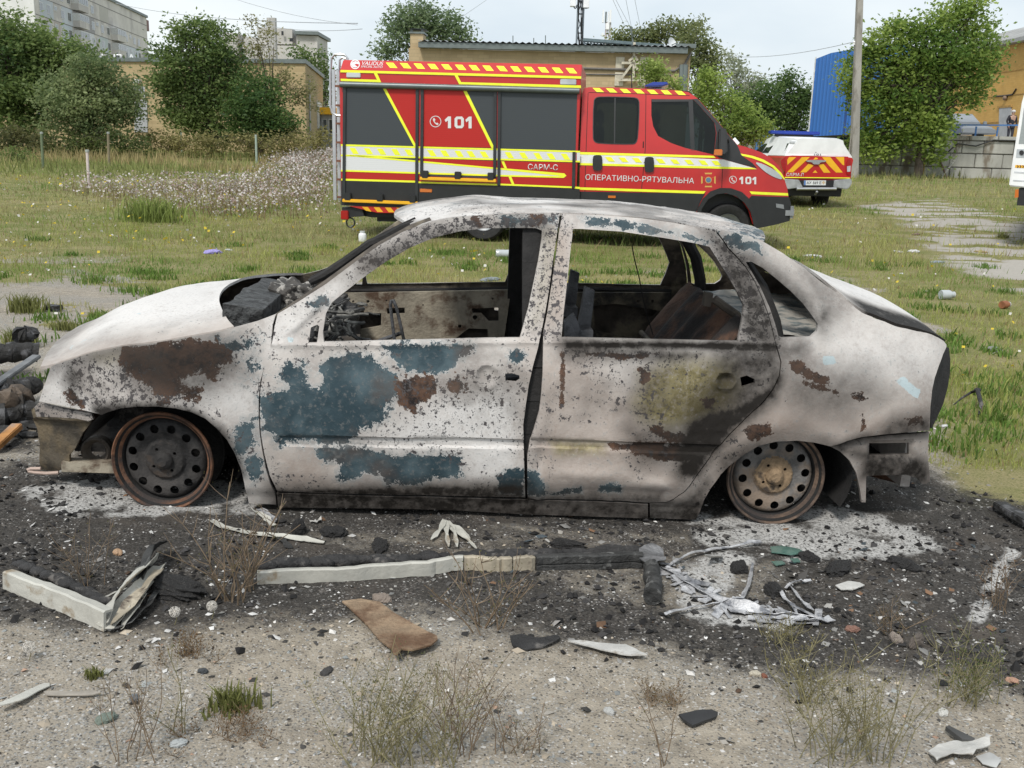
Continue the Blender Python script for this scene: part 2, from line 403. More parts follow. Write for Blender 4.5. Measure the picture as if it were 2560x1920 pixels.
def ground_mat():
    mt, t, b = newmat('earth'); co = _co(t)
    A = {k: _attr(t, k).outputs['Fac'] for k in ('char', 'ash', 'grass', 'track')}
    n1 = _noise(t, 1.7, 5, .6, co); n2 = _noise(t, 14, 8, .68, co); n3 = _noise(t, 90, 5, .7, co)
    vo = t.nodes.new('ShaderNodeTexVoronoi'); vo.inputs['Scale'].default_value = 150; t.links.new(co, vo.inputs['Vector'])
    vs = t.nodes.new('ShaderNodeSeparateColor'); t.links.new(vo.outputs['Color'], vs.inputs[0])
    vo2 = t.nodes.new('ShaderNodeTexVoronoi'); vo2.inputs['Scale'].default_value = 190; t.links.new(co, vo2.inputs['Vector'])
    vs2 = t.nodes.new('ShaderNodeSeparateColor'); t.links.new(vo2.outputs['Color'], vs2.inputs[0])
    sand = _mix(t, _ramp(t, n2, .3, .7), (.225,.195,.155), (.36,.318,.258)); sand = _mix(t, _ramp(t, n1, .4, .65), sand, (.27,.243,.203))
    stone = _mix(t, vs.outputs[1], (.13,.13,.125), (.38,.37,.35))
    sm = _math(t, 'MULTIPLY', _math(t, 'MULTIPLY', _ramp(t, vs.outputs[0], .62, .68), _ramp(t, n1, .38, .62)), _ramp(t, vo.outputs['Distance'], .62, .50)); c = _mix(t, sm, sand, stone)
    c = _mix(t, _math(t, 'MULTIPLY', _ramp(t, vs2.outputs[0], .93, .96), .7), c, (.48,.47,.45)); c = _mix(t, _math(t, 'MULTIPLY', _ramp(t, vs2.outputs[1], .86, .92), .7), c, (.07,.065,.06))
    c = _mix(t, A['track'], c, _mix(t, n2, (.30,.275,.24), (.42,.395,.355)))
    gm = _ramp(t, _math(t, 'ADD', A['grass'], _math(t, 'MULTIPLY', _math(t, 'SUBTRACT', n2, .5), .9)), .40, .66)
    gc = _mix(t, _ramp(t, n1, .38, .62), (.16,.165,.055), (.26,.225,.115)); gc = _mix(t, _ramp(t, n3, .45, .65), gc, (.11,.12,.038))
    c = _mix(t, gm, c, gc)
    cm = _ramp(t, _math(t, 'ADD', A['char'], _math(t, 'MULTIPLY', _math(t, 'SUBTRACT', n2, .5), 1.3)), .26, .76)
    cc = _mix(t, _ramp(t, n3, .35, .65), (.013,.012,.0115), (.05,.047,.044)); cc = _mix(t, _ramp(t, _math(t, 'MULTIPLY', vs.outputs[2], n2), .42, .50), cc, (.11,.10,.092)); cc = _mix(t, _math(t, 'MULTIPLY', _ramp(t, n1, .5, .7), .6), cc, (.10,.082,.066))
    cc = _mix(t, _math(t, 'MULTIPLY', _ramp(t, vs2.outputs[0], .95, .97), _ramp(t, n2, .45, .6)), cc, (.36,.35,.34))
    c = _mix(t, _math(t, 'MULTIPLY', cm, .93), c, cc)
    am = _ramp(t, _math(t, 'ADD', A['ash'], _math(t, 'MULTIPLY', _math(t, 'SUBTRACT', n2, .5), 1.3)), .34, .74)
    c = _mix(t, _math(t, 'MULTIPLY', am, _ramp(t, n3, .32, .54)), c, _mix(t, n3, (.24,.235,.225), (.58,.57,.55)))
    t.links.new(c, b.inputs['Base Color']); b.inputs['Roughness'].default_value = .95; b.inputs['Specular IOR Level'].default_value = .2
    h = _math(t, 'ADD', _math(t, 'MULTIPLY', n3, .5), _math(t, 'MULTIPLY', _math(t, 'SUBTRACT', 1, vo.outputs['Distance']), .5))
    _bump(t, b, h, .6, .010)
    return mt
GY, GX, GZ, GG, GC, GT = build_ground()
def gsample(x, y):
    """ground height and grass/char/track cover at points"""
    iy = np.clip(np.searchsorted(GY, y)-1, 0, len(GY)-2); hw = np.maximum(GY[iy]*1.25, 3.2)
    tx = np.clip(x/hw, -1, 1); tx = np.sign(tx)*np.abs(tx)**(1/1.15); ix = np.clip(np.rint((tx+1)/2*(GX.shape[1]-1)).astype(int), 0, GX.shape[1]-1)
    fy = np.clip((y-GY[iy])/(GY[iy+1]-GY[iy]), 0, 1)
    z = GZ[iy, ix]*(1-fy)+GZ[iy+1, ix]*fy
    return z, GG[iy, ix], GC[iy, ix], GT[iy, ix]
def G1(x, y): return float(gsample(np.array([x]), np.array([y]))[0][0])
def gp(tag_, x, y):      # ground point under a photo pixel on the finished sheet
    d = rays(tag_, [(x, y)])[0]; z = 0.
    for k in range(12):
        p = CAM+d*((z-CAMZ)/d[2]); z = G1(p[0], p[1])
    return np.array([p[0], p[1], z])
# ================================================================== burnt-out sedan
TH, PH = rad(2.8), rad(1.0)
EU = np.array([math.cos(TH)*math.cos(PH), math.sin(TH)*math.cos(PH), -math.sin(PH)])
EV = np.array([-math.sin(TH), math.cos(TH), 0]); EW = np.cross(EU, EV)
CO = np.array([1.08, 3.74, 0])+.78*EV
CM = np.array([EU, EV, EW]); CCL = CM@(CAM-CO)
mw = Matrix.Identity(4)
for i in range(3):
    mw[i][0], mw[i][1], mw[i][2], mw[i][3] = EU[i], EV[i], EW[i], CO[i]
car = empty('burned_car', CO, mw=mw)
tag(car, 'burned out sedan with peeling white and teal paint resting on bare wheel rims', 'car')

_pw = np.array([-.2, 0, .05, .075, .09, .20, .35, .5, .6, .68, .72, .78, .9, 1.0, 1.1, 1.16, 1.22, 1.4])
_ps = np.array([.77, .785, .80, .805, .822, .838, .850, .846, .833, .815, .803, .775, .722, .678, .632, .60, .545, .40])
_fw = np.linspace(-.2, 1.4, 400); _fs = np.interp(_fw, _pw, _ps); _kk = np.ones(9)/9; _fs = np.convolve(np.pad(_fs, 4, 'edge'), _kk, 'valid')
def S(u, w):
    b = np.interp(w, _fw, _fs)
    b = b-.42*np.clip(-2.35-u, 0, 1)**1.75-.30*np.clip(u-.08, 0, 1)**2-.5*np.clip(u-.5, 0, 1)**2
    return b
def unS(tag_, pts, off=0.):
    d = rays(tag_, pts)@CM.T; t = np.full(len(d), 4.)
    for k in range(14):
        P = CCL+t[:, None]*d; v = -(S(P[:, 0], P[:, 2])+off); t = (v-CCL[1])/d[:, 1]
    return CCL+t[:, None]*d
def unV(tag_, pts, v):
    d = rays(tag_, pts)@CM.T; t = (v-CCL[1])/d[:, 1]; return CCL+t[:, None]*d
def uw(tag_, pts, off=0.): return unS(tag_, pts, off)[:, [0, 2]]

# ---- patches of the burnt paint, in (u, w) of the body side: kind, softness (m), weight, outline
def PT(kind, soft, wt, tag_, *pts): PATCH.append((kind, soft, wt, uw(tag_, pts)))
PATCH = []
PT('teal', .035, 1, 'b', (20,1010),(90,1000),(160,960),(110,900),(150,860),(230,850),(250,900),(280,970),(320,985),(335,900),(330,860),(380,820),(500,795),(560,800),(600,850),(660,890),(700,930),(700,1000),(660,1060),(640,1120),(600,1150),(520,1160),(480,1210),(440,1245),(300,1245),(90,1240),(90,1210),(22,1180))
PT('teal', .03, 1, 'b', (630,755),(800,750),(1080,750),(1060,790),(1000,830),(940,880),(860,895),(760,890),(700,850),(650,800))
PT('teal', .03, 1, 'b', (300,1270),(450,1250),(560,1270),(620,1300),(700,1310),(820,1300),(920,1290),(1010,1320),(1015,1400),(950,1420),(880,1400),(820,1450),(720,1440),(640,1440),(600,1390),(540,1375),(480,1420),(400,1430),(410,1370),(440,1330),(340,1330))
PT('teal', .03, 1, 'a', (1340,1000),(1410,980),(1430,1050),(1400,1060),(1430,1110),(1350,1190),(1290,1210),(1280,1100))
PT('teal', .03, 1, 'a', (1340,1240),(1420,1210),(1465,1320),(1400,1380),(1345,1340))
PT('teal', .04, .8, 'a', (1080,560),(1150,520),(1300,515),(1440,490),(1440,560),(1300,600),(1150,640))
PT('teal', .05, .62, 'a', (1310,620),(1440,560),(1430,740),(1350,770))
PT('teal', .02, 1, 'b', (1190,1400),(1240,1365),(1320,1370),(1325,1500),(1200,1490))
PT('teal', .02, 1, 'b', (255,545),(330,515),(370,525),(350,560),(290,580))
PT('teal', .02, 1, 'b', (1240,800),(1290,780),(1330,800),(1300,840),(1250,840))
PT('teal', .02, 1, 'c', (35,1370),(80,1380),(120,1440),(130,1490),(300,1455),(310,1485),(200,1500),(35,1500))
PT('teal', .02, 1, 'c', (395,1450),(440,1430),(505,1450),(500,1490),(400,1490))
PT('teal', .02, .9, 'c', (290,120),(540,150),(720,180),(950,240),(930,262),(800,230),(560,190),(330,165))
PT('teal', .03, .85, 'c', (985,200),(1100,215),(1190,260),(1190,300),(1100,290),(1030,275))
PT('rust', .03, 1, 'b', (700,930),(760,905),(830,905),(890,925),(920,960),(880,1000),(830,1040),(780,1100),(740,1070),(700,1040))
PT('rust', .03, .8, 'b', (930,930),(1000,890),(1060,920),(1060,990),(1000,1010),(940,990))
PT('rust', .03, 1, 'a', (600,555),(760,540),(870,520),(1010,500),(1100,520),(1200,540),(1290,600),(1250,650),(1190,690),(1160,760),(1090,720),(1010,730),(960,760),(980,830),(900,860),(800,830),(740,780),(640,720),(580,660),(590,600))
PT('rust', .03, 1, 'a', (960,800),(1060,790),(1095,840),(1050,890),(960,850))
PT('rust', .03, .9, 'a', (275,770),(350,860),(390,940),(330,930),(270,900),(240,850))
PT('rust', .02, 1, 'a', (800,870),(900,880),(900,910),(820,905))
PT('rust', .02, 1, 'd', (340,835),(390,830),(440,870),(530,910),(540,935),(490,945),(430,915),(350,880))
PT('rust', .015, 1, 'd', (400,930),(480,950),(590,985),(590,1005),(500,975),(420,950))
PT('rust', .015, 1, 'd', (640,980),(700,990),(740,1025),(690,1035),(640,1000))
PT('rust', .012, 1, 'd', (690,1080),(715,1100),(720,1170),(700,1175))
PT('rust', .02, 1, 'd', (920,1120),(990,1110),(990,1145),(930,1150))
PT('rust', .02, 1, 'd', (100,1170),(230,1130),(260,1190),(150,1230))
PT('rust', .02, 1, 'c', (430,1245),(560,1240),(650,1230),(760,1250),(920,1260),(900,1290),(830,1340),(700,1330),(600,1290),(450,1275))
PT('rust', .025, 1, 'c', (640,1160),(690,1145),(710,1190),(780,1180),(930,1200),(930,1240),(740,1235),(650,1190))
PT('rust', .012, 1, 'c', (200,790),(222,790),(215,1060),(200,1070))
PT('rust', .02, 1, 'c', (580,870),(620,850),(640,900),(620,960),(590,940))
PT('rust', .02, .9, 'c', (890,1030),(970,1000),(980,1040),(910,1070))
PT('soot', .05, 1, 'c', (820,1160),(900,1100),(1060,1060),(1180,1000),(1285,920),(1250,1010),(1080,1140),(960,1280),(870,1390),(800,1400),(780,1290))
PT('soot', .08, .50, 'c', (1000,760),(1270,760),(1280,900),(1180,1040),(1060,1120),(900,1140),(960,900))
PT('soot', .05, .52, 'c', (930,200),(1100,310),(1250,400),(1430,540),(1490,670),(1440,610),(1250,440),(1130,345),(1290,745),(1130,745),(1060,480))
PT('soot', .02, .75, 'c', (220,735),(1270,745),(1262,790),(800,770),(230,775))
PT('soot', .09, .36, 'd', (340,900),(500,940),(680,980),(600,1080),(420,1090),(330,1000))
PT('soot', .07, .30, 'd', (540,900),(700,900),(760,1000),(560,1000))
PT('soot', .05, .55, 'c', (0,1530),(900,1530),(900,1640),(0,1640))
PT('soot', .05, .62, 'b', (90,1470),(1400,1490),(1400,1610),(90,1590))
PT('soot', .03, .65, 'b', (300,1465),(900,1450),(1330,1450),(1330,1515),(100,1490))
PT('soot', .03, .45, 'd', (490,560),(540,570),(540,640),(500,660))
PT('soot', .04, .5, 'd', (860,1130),(1040,1110),(1040,1190),(760,1210))
PT('soot', .05, .5, 'c', (860,1480),(930,1400),(900,1630),(640,1620),(780,1540))
PT('soot', .04, .4, 'd', (280,755),(420,750),(400,800),(300,820))
PT('soot', .05, .45, 'b', (560,340),(860,200),(1100,165),(1400,165),(1400,200),(1100,200),(860,250),(620,390))
PT('soot', .03, .4, 'a', (250,640),(330,720),(300,860),(250,760))
PT('warm', .04, 1, 'c', (600,900),(760,830),(900,830),(1050,850),(1090,960),(1040,1060),(950,1110),(850,1150),(700,1170),(600,1120),(560,1040),(600,960))
PT('warm', .02, .8, 'c', (150,1230),(420,1240),(420,1290),(180,1300))
PT('warm', .04, .45, 'b', (1420,200),(1470,190),(1420,600),(1370,650))
PT('warm', .03, .5, 'a', (420,610),(580,575),(590,640),(520,660),(430,640))
PT('tan', .14, 1, 'd', (0,1050),(300,950),(540,1040),(1040,1060),(1040,1260),(500,1260),(100,1330),(0,1560),(-150,1650),(-60,1250))
PT('tan', .06, .8, 'b', (90,1260),(330,1300),(420,1440),(1300,1470),(1330,1530),(90,1500))
PT('tan', .08, .9, 'c', (30,760),(330,800),(600,1000),(700,1260),(840,1400),(800,1500),(30,1500))
PT('tan', .03, .8, 'b', (1470,200),(1560,190),(1530,620),(1440,680))
PT('speck', .06, 1, 'b', (480,420),(560,300),(780,165),(1110,110),(1520,100),(1520,185),(1110,200),(870,240),(640,360))
PT('speck', .03, .85, 'b', (1420,180),(1560,180),(1510,760),(1310,740))
PT('speck', .06, 1, 'c', (960,220),(1100,330),(1240,640),(1260,750),(1130,740),(1100,560),(980,330))
PT('speck', .08, .9, 'a', (250,640),(560,620),(800,800),(1050,880),(1150,960),(700,920),(450,960),(280,880))
PT('speck', .05, .7, 'b', (700,900),(1200,860),(1330,760),(1360,760),(1330,1100),(1040,1180),(1040,1400),(900,1300),(500,1260),(500,1180),(700,1080))
PT('speck', .06, .75, 'c', (210,760),(640,760),(900,820),(600,960),(560,860),(250,880))
PT('speck', .05, .7, 'c', (560,960),(700,900),(760,1100),(640,1240),(560,1180))
PT('speck', .04, .7, 'b', (300,745),(700,745),(700,900),(600,800),(360,800),(120,900),(100,820))
PT('soot', .07, .52, 'c', (1040,800),(1270,780),(1282,930),(1150,1100),(900,1290),(720,1290),(860,1060)); PT('soot', .05, .4, 'c', (540,1180),(720,1150),(900,1200),(860,1330),(600,1330)); PT('soot', .04, .35, 'a', (100,700),(250,640),(420,600),(560,560),(1200,470),(1200,500),(560,600),(300,680)); PT('soot', .06, .3, 'd', (430,400),(520,480),(560,600),(500,680),(480,560))
PT('white', .05, .9, 'b', (700,1150),(1000,1000),(1320,960),(1320,1400),(1050,1420),(1040,1300),(700,1280),(520,1240))
PT('white', .06, .8, 'a', (160,680),(260,660),(300,900),(430,950),(100,880)); PT('white', .05, .8, 'a', (1000,760),(1150,820),(1280,760),(1400,800),(1420,960),(1330,980),(1150,930),(1000,880))
PT('white', .06, .9, 'c', (80,800),(500,900),(560,1100),(500,1220),(60,1230)); PT('white', .04, .8, 'c', (60,1310),(700,1350),(720,1450),(120,1430)); PT('white', .12, .7, 'd', (520,700),(900,720),(1080,760),(1000,900),(600,860))
PT('white', .03, .7, 'b', (60,640),(480,370),(560,420),(330,560),(180,720),(60,800))
PT('soot', .05, .16, 'c', (520,860),(640,820),(1060,800),(1110,960),(1060,1080),(900,1180),(640,1190),(540,1080)); PT('soot', .03, .5, 'c', (30,1470),(700,1490),(700,1530),(30,1530)); PT('soot', .03, .5, 'c', (210,745),(700,780),(900,800),(760,830),(240,800))
PT('soot', .02, .7, 'a', (430,930),(600,900),(830,900),(1030,935),(1200,1050),(1290,1200),(1330,1330),(1300,1340),(1200,1120),(1020,980),(830,935),(600,945),(480,990)); PT('soot', .06, .4, 'a', (590,560),(1290,520),(1300,700),(1000,860),(620,700))
PT('soot', .03, .6, 'h', (560,1240),(800,1310),(1130,1312),(1260,1380),(1260,1520),(780,1470),(800,1330)); PT('soot', .025, .6, 'h', (500,1225),(800,1150),(1260,1115),(1260,1150),(800,1190),(600,1250)); PT('soot', .06, .5, 'd', (0,1290),(200,1240),(540,1250),(540,1275),(0,1400))
PT('rust', .03, .9, 'b', (1360,110),(1430,110),(1430,160),(1370,170)); PT('rust', .02, .9, 'b', (1060,110),(1110,112),(1110,170),(1070,180)); PT('teal', .03, .8, 'b', (1200,115),(1330,115),(1330,165),(1210,165)); PT('teal', .03, .7, 'c', (120,120),(190,110),(180,165),(120,165))
PT('rust', .015, .9, 'u', (2080,260),(2130,180),(2205,150),(2120,240)); PT('rust', .012, .9, 'c', (330,790),(620,800),(700,780),(690,800),(560,830),(320,810))
PT('blue', .012, 1, 'd', (500,805),(560,810),(570,850),(510,855))
PT('blue', .02, .9, 'd', (860,930),(900,900),(990,980),(980,1030),(930,1000))
PT('blue', .02, .8, 'b', (150,715),(190,715),(190,745),(160,745))
KINDS = ('teal', 'rust', 'soot', 'warm', 'tan', 'speck', 'blue', 'white')
def paint_attrs(P2, base=None):
    A = {k: np.zeros(len(P2)) for k in KINDS}
    for kind, soft, wt, poly in PATCH:
        if kind == 'soot': wt = 1-(1-wt)**2
        lo, hi = poly.min(0)-2*soft, poly.max(0)+2*soft
        ix = np.where(((P2 > lo) & (P2 < hi)).all(1))[0]
        if len(ix): k0 = .8 if kind in ('soot', 'speck') else .5; A[kind][ix] = np.maximum(A[kind][ix], wt*np.clip(k0+sdf(P2[ix], poly)/(2*soft), 0, 1.3 if kind in ('teal', 'rust') else 1))
    A['speck'] = np.maximum(A['speck'], .10+.55*sst(.42, .66, fbm(P2[:, 0]*7, P2[:, 1]*7, 77))*(1-.8*sst(-.2, .06, P2[:, 0])))
    if base:
        for k, v in base.items(): A[k] = np.maximum(A[k], v)
    return A

def burnt_paint(name, light=(.50,.465,.435), light2=(.34,.31,.29)):
    mt, t, b = newmat(name); co = _co(t)
    A = {k: _attr(t, k).outputs['Fac'] for k in KINDS}
    ng = _noise(t, 2.6, 6, .62, co); nb = _noise(t, 5, 4, .6, co); nm = _noise(t, 22, 8, .68, co); nf = _noise(t, 150, 4, .7, co); nmm = _noise(t, 55, 6, .7, co)
    nf2 = _math(t, 'ADD', _math(t, 'MULTIPLY', nmm, .55), _math(t, 'MULTIPLY', nf, .45))
    c = _mix(t, _ramp(t, nb, .35, .65), light, light2)
    c = _mix(t, _math(t, 'MULTIPLY', _ramp(t, nmm, .45, .62), .35), c, (.62,.595,.56))
    c = _mix(t, _math(t, 'MULTIPLY', A['white'], _ramp(t, nmm, .25, .5)), c, (.63,.61,.59))
    c = _mix(t, _math(t, 'MULTIPLY', A['tan'], .8), c, _mix(t, nm, (.25,.185,.145), (.42,.355,.31)))
    wm = _math(t, 'MULTIPLY', A['warm'], _ramp(t, nmm, .2, .55))
    c = _mix(t, wm, c, _mix(t, _ramp(t, nm, .35, .65), (.135,.11,.038), (.31,.265,.13)))
    c = _mix(t, _ramp(t, _math(t, 'ADD', A['blue'], _math(t, 'MULTIPLY', _math(t, 'SUBTRACT', nm, .5), .9)), .47, .55), c, (.45,.53,.55))
    # teal paint that survived, bounded by ragged flakes
    rag = _math(t, 'ADD', _math(t, 'MULTIPLY', _math(t, 'SUBTRACT', nm, .5), 2.0), _math(t, 'MULTIPLY', _math(t, 'SUBTRACT', nf2, .5), 1.5))
    tm = _math(t, 'ADD', A['teal'], rag)
    tcol = _mix(t, _ramp(t, nb, .38, .62), (.032,.054,.066), (.080,.116,.132)); tcol = _mix(t, _math(t, 'MULTIPLY', _ramp(t, ng, .5, .66), .75), tcol, (.085,.068,.062)); tcol = _mix(t, _math(t, 'MULTIPLY', _ramp(t, nmm, .52, .66), .55), tcol, (.17,.17,.165)); halo = _math(t, 'MULTIPLY', _ramp(t, _math(t, 'ADD', A['teal'], _math(t, 'MULTIPLY', _math(t, 'SUBTRACT', nmm, .5), 2.4)), .10, .5), .55); c = _mix(t, halo, c, (.25,.265,.265))
    edge = _math(t, 'MULTIPLY', _ramp(t, tm, .38, .46), .5); c = _mix(t, edge, c, (.70,.69,.67))
    c = _mix(t, _ramp(t, tm, .47, .51), c, tcol)
    rm = _math(t, 'ADD', A['rust'], rag)
    rm = _math(t, 'SUBTRACT', rm, _math(t, 'MULTIPLY', _ramp(t, nf, .60, .66), .5))
    c = _mix(t, _ramp(t, rm, .46, .51), c, _mix(t, _ramp(t, nm, .36, .62), (.018,.015,.015), (.115,.064,.042)))
    # small dark flakes where the paint has blistered off
    sk = _math(t, 'ADD', nf2, _math(t, 'MULTIPLY', _math(t, 'SUBTRACT', A['speck'], 1.0), .15))
    nk = _noise(t, 34, 5, .62, co); sk2 = _math(t, 'ADD', nk, _math(t, 'MULTIPLY', _math(t, 'SUBTRACT', A['speck'], 1.0), .20)); sk = _math(t, 'MAXIMUM', sk, _math(t, 'SUBTRACT', sk2, .035))
    c = _mix(t, _ramp(t, sk, .505, .53), c, _mix(t, nb, (.045,.042,.046), (.11,.10,.10)))
    c = _mix(t, _math(t, 'MULTIPLY', _ramp(t, ng, .47, .68), _math(t, 'ADD', .10, _math(t, 'MULTIPLY', A['speck'], .6))), c, (.085,.072,.062))
    sm = _math(t, 'MULTIPLY', A['soot'], _math(t, 'ADD', .55, _math(t, 'MULTIPLY', nm, 1.1)), clamp=True)
    c = _mix(t, sm, c, (.017,.0145,.0125))
    t.links.new(c, b.inputs['Base Color'])
    rg = _mix(t, _ramp(t, tm, .47, .51), (.62,.62,.62), (.42,.42,.42)); t.links.new(rg, b.inputs['Roughness'])
    b.inputs['Specular IOR Level'].default_value = .16
    h = _math(t, 'ADD', _math(t, 'MULTIPLY', nmm, .6), _math(t, 'MULTIPLY', nf, .35))
    h = _math(t, 'SUBTRACT', h, _math(t, 'MULTIPLY', _ramp(t, tm, .46, .52), .25)); h = _math(t, 'SUBTRACT', h, _math(t, 'MULTIPLY', _ramp(t, sk, .50, .54), .3))
    _bump(t, b, h, .5, .007)
    return mt
M_paint = burnt_paint('burnt_paint')
M_inner = MT('burnt_inner_steel', (.075,.062,.05), .75, .1, .5, 9, .3, 60, (.22,.185,.13), .58, .08, 5)
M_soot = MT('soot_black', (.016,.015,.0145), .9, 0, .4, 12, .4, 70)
M_char = MT('charred_plastic', (.028,.027,.027), .8, 0, .4, 12, .8, 45, (.13,.12,.11), .60, .06, 16)
M_rust = MT('rusted_steel', (.135,.062,.034), .85, .15, .45, 14, .5, 80, (.045,.032,.028), .52, .1, 6)
M_rustlip = MT('orange_rust', (.21,.098,.052), .85, .1, .4, 18, .5, 90, (.07,.045,.035), .55, .09, 9)
M_doorin = MT('scorched_door_steel', (.30,.265,.205), .7, .1, .3, 7, .3, 60, (.085,.05,.03), .56, .09, 9)

def panel(name, outer, holes=(), off=0., extra=None, th=.018, h=.012, gap=.0022, sides=(-1, 1), parent=car, base=None, mats=None):
    o2 = shrink(resample(outer, .012), gap)
    V2, T = cdt(o2, [np.asarray(q) for q in holes], h)
    f = T; ar = np.cross(V2[f[:, 1]]-V2[f[:, 0]], V2[f[:, 2]]-V2[f[:, 0]]); T = np.where((ar > 0)[:, None], T, T[:, ::-1])
    v = S(V2[:, 0], V2[:, 1])+off
    r_ = np.minimum(np.hypot(V2[:, 0], V2[:, 1]-.185), np.hypot(V2[:, 0]+2.43, V2[:, 1]-.175)); v = v+.016*np.exp(-((r_-.26)/.05)**2)
    v = v+.007*(fbm(V2[:, 0]*5, V2[:, 1]*5, 3, 3)-.5)+.004*(fbm(V2[:, 0]*19, V2[:, 1]*19, 13, 3)-.5)
    if extra is not None: v = v+extra(V2[:, 0], V2[:, 1])
    objs = []
    for sg in sides:
        o3 = np.stack([V2[:, 0], sg*v, V2[:, 1]], 1); i3 = o3.copy(); i3[:, 1] -= sg*th
        TT = T if sg < 0 else T[:, ::-1]
        V, F, k, nb = skin(V2, TT, o3, i3); n = len(V2)
        mi = np.zeros(len(F), int); mi[k:2*k] = 1; mi[2*k:] = 0
        A = paint_attrs(V2 if sg < 0 else V2+np.array([.37, .0]), base); AA = {kk: np.concatenate([x, x]) for kk, x in A.items()}
        objs.append(fastmesh(name, V, F, mats or [M_paint, M_inner], parent, True, mi, AA, sharp=38))
    return objs
def dent(u, w, cu, cw, ru, rw, a): return a*np.exp(-((u-cu)/ru)**2-((w-cw)/rw)**2)

# ---- body side panels (outlines measured on the near flank, mirrored to the far one)
fender = uw('a', [(165,668),(250,638),(420,583),(600,548),(800,527),(1000,492),(1200,457),(1280,433),(1420,396),(1540,350),(1520,420),(1512,520),(1500,600),(1475,660),(1445,760),(1435,870),(1433,960),(1440,1080),(1455,1180),(1475,1290),(1505,1390),(1532,1440),(1540,1520),(1368,1510),(1340,1380),(1320,1290),(1285,1200),(1240,1120),(1180,1050),(1110,990),(1030,950),(930,925),(830,915),(700,915),(600,925),(520,950),(480,968),(430,958),(300,930),(88,888),(120,790)])
panel('front_fender', fender)
seam_f = [(105,600),(90,660),(78,740),(50,820),(30,900),(18,980),(16,1100),(22,1200),(40,1300),(65,1400),(105,1480)]
crease1 = [(200,545),(340,455),(480,350),(600,265),(720,197),(783,172),(824,160),(869,140),(982,122),(1118,113),(1254,107),(1400,104),(1503,102)]
bseam = [(1490,200),(1470,330),(1450,480),(1430,600),(1410,700),(1400,740),(1395,770),(1370,860),(1350,950),(1335,1050),(1322,1150),(1325,1250),(1328,1400),(1332,1510)]
door1 = uw('b', seam_f[:1]+crease1+bseam+[(1000,1503),(600,1495),(300,1488)]+seam_f[:0:-1])
win1 = uw('b', [(335,740),(330,690),(345,600),(375,545),(430,500),(520,430),(640,345),(760,275),(880,225),(1000,195),(1120,180),(1250,177),(1380,178),(1412,190),(1410,230),(1395,330),(1370,450),(1345,570),(1320,660),(1303,720),(1180,722),(900,728),(600,735),(400,740)])
mir1 = uw('b', [(257,746),(268,672),(300,658),(312,664),(300,746)])
lock1 = uw('b', [(1230,897),(1262,894),(1300,905),(1302,925),(1285,938),(1232,933)])
_bd = uw('b', [(85,1205),(1320,1225),(85,1252),(1325,1262)])
def door_band(u, w):
    wt = np.interp(u, [_bd[0, 0], _bd[1, 0]], [_bd[0, 1], _bd[1, 1]]); wb = np.interp(u, [_bd[2, 0], _bd[3, 0]], [_bd[2, 1], _bd[3, 1]])
    return -.011*(sst(-.006, .003, w-wb)-sst(-.003, .003, w-wt))
def d1x(u, w):
    c = uw('b', [(1140,910)])[0]; r = np.hypot(u-c[0], w-c[1])
    # dished handle recess, folded A-pillar edge, belt bead, mirror sail
    q = -.010*(1-sst(.018, .045, r))+.005*np.exp(-((r-.045)/.008)**2)
    bw = np.interp(u, [-1.8, -1.05], [.683, .722]); q += .007*np.exp(-((w-bw+.012)/.010)**2)
    sail = uw('u', [(1330,1010),(1900,490),(1990,470),(1880,1180),(1500,1150)]); q += -.014*sst(-.004, .02, sdf(np.stack([u, w], 1), sail))
    return q+door_band(u, w)*(u > -1.97)+dent(u, w, -1.2, .35, .14, .1, -.006)
panel('front_door', door1, [win1, mir1, lock1], extra=d1x, h=.0085)
bseam2 = [(207,104),(190,200),(172,330),(150,480),(132,600),(112,700),(112,740),(109,900),(102,1000),(92,1080),(72,1150),(47,1230),(34,1300),(34,1400),(35,1515)]
rearedge = [(640,1537),(720,1532),(760,1516),(810,1480),(850,1430),(900,1360),(960,1280),(1030,1200),(1110,1120),(1190,1050),(1250,975),(1280,910),(1288,840),(1275,790),(1262,750),(1250,690),(1225,600),(1195,520),(1160,440),(1115,370),(1060,310),(1030,280),(1000,235),(968,195)]
crease2 = [(900,177),(760,150),(600,128),(400,112)]
door2 = uw('c', bseam2+[(300,1520),(500,1527)]+rearedge+crease2)
win2 = uw('c', [(205,718),(215,600),(232,450),(250,280),(262,182),(300,182),(500,195),(700,225),(850,250),(935,270),(980,340),(1030,420),(1075,500),(1105,560),(1095,640),(1075,735),(900,733),(600,727),(300,720)])
lock2 = uw('c', [(1088,915),(1120,906),(1160,925),(1160,945),(1095,965)])
_bd2 = uw('c', [(140,1222),(930,1250),(140,1258),(930,1295)])
def d2x(u, w):
    c = uw('c', [(1013,930)])[0]; r = np.hypot((u-c[0])/1.2, w-c[1])
    q = -.016*(1-sst(.012, .03, r))+.008*np.exp(-((r-.034)/.007)**2)
    bw = np.interp(u, [-.95, -.2], [.725, .75]); q += .007*np.exp(-((w-bw+.012)/.010)**2)
    wt = np.interp(u, _bd2[:2, 0], _bd2[:2, 1]); wb = np.interp(u, _bd2[2:, 0], _bd2[2:, 1]); q += -.010*(sst(-.006, .003, w-wb)-sst(-.003, .003, w-wt))
    q += dent(u, w, -.78, .20, .16, .035, .014)+dent(u, w, -.50, .17, .10, .03, .012)+dent(u, w, -.66, .13, .2, .02, -.008)+dent(u, w, -.75, .45, .12, .12, -.010)
    q += .010*(fbm(u*11, w*11, 9, 3)-.5)*sst(.45, .1, w)+.006*(fbm(u*40, w*40, 5, 3)-.5)*sst(-.7, -.35, u)*sst(.2, .4, w)
    q += .012*np.exp(-((u+.97)/.02)**2)*sst(.6, .3, w)*np.sin(w*18)
    return q
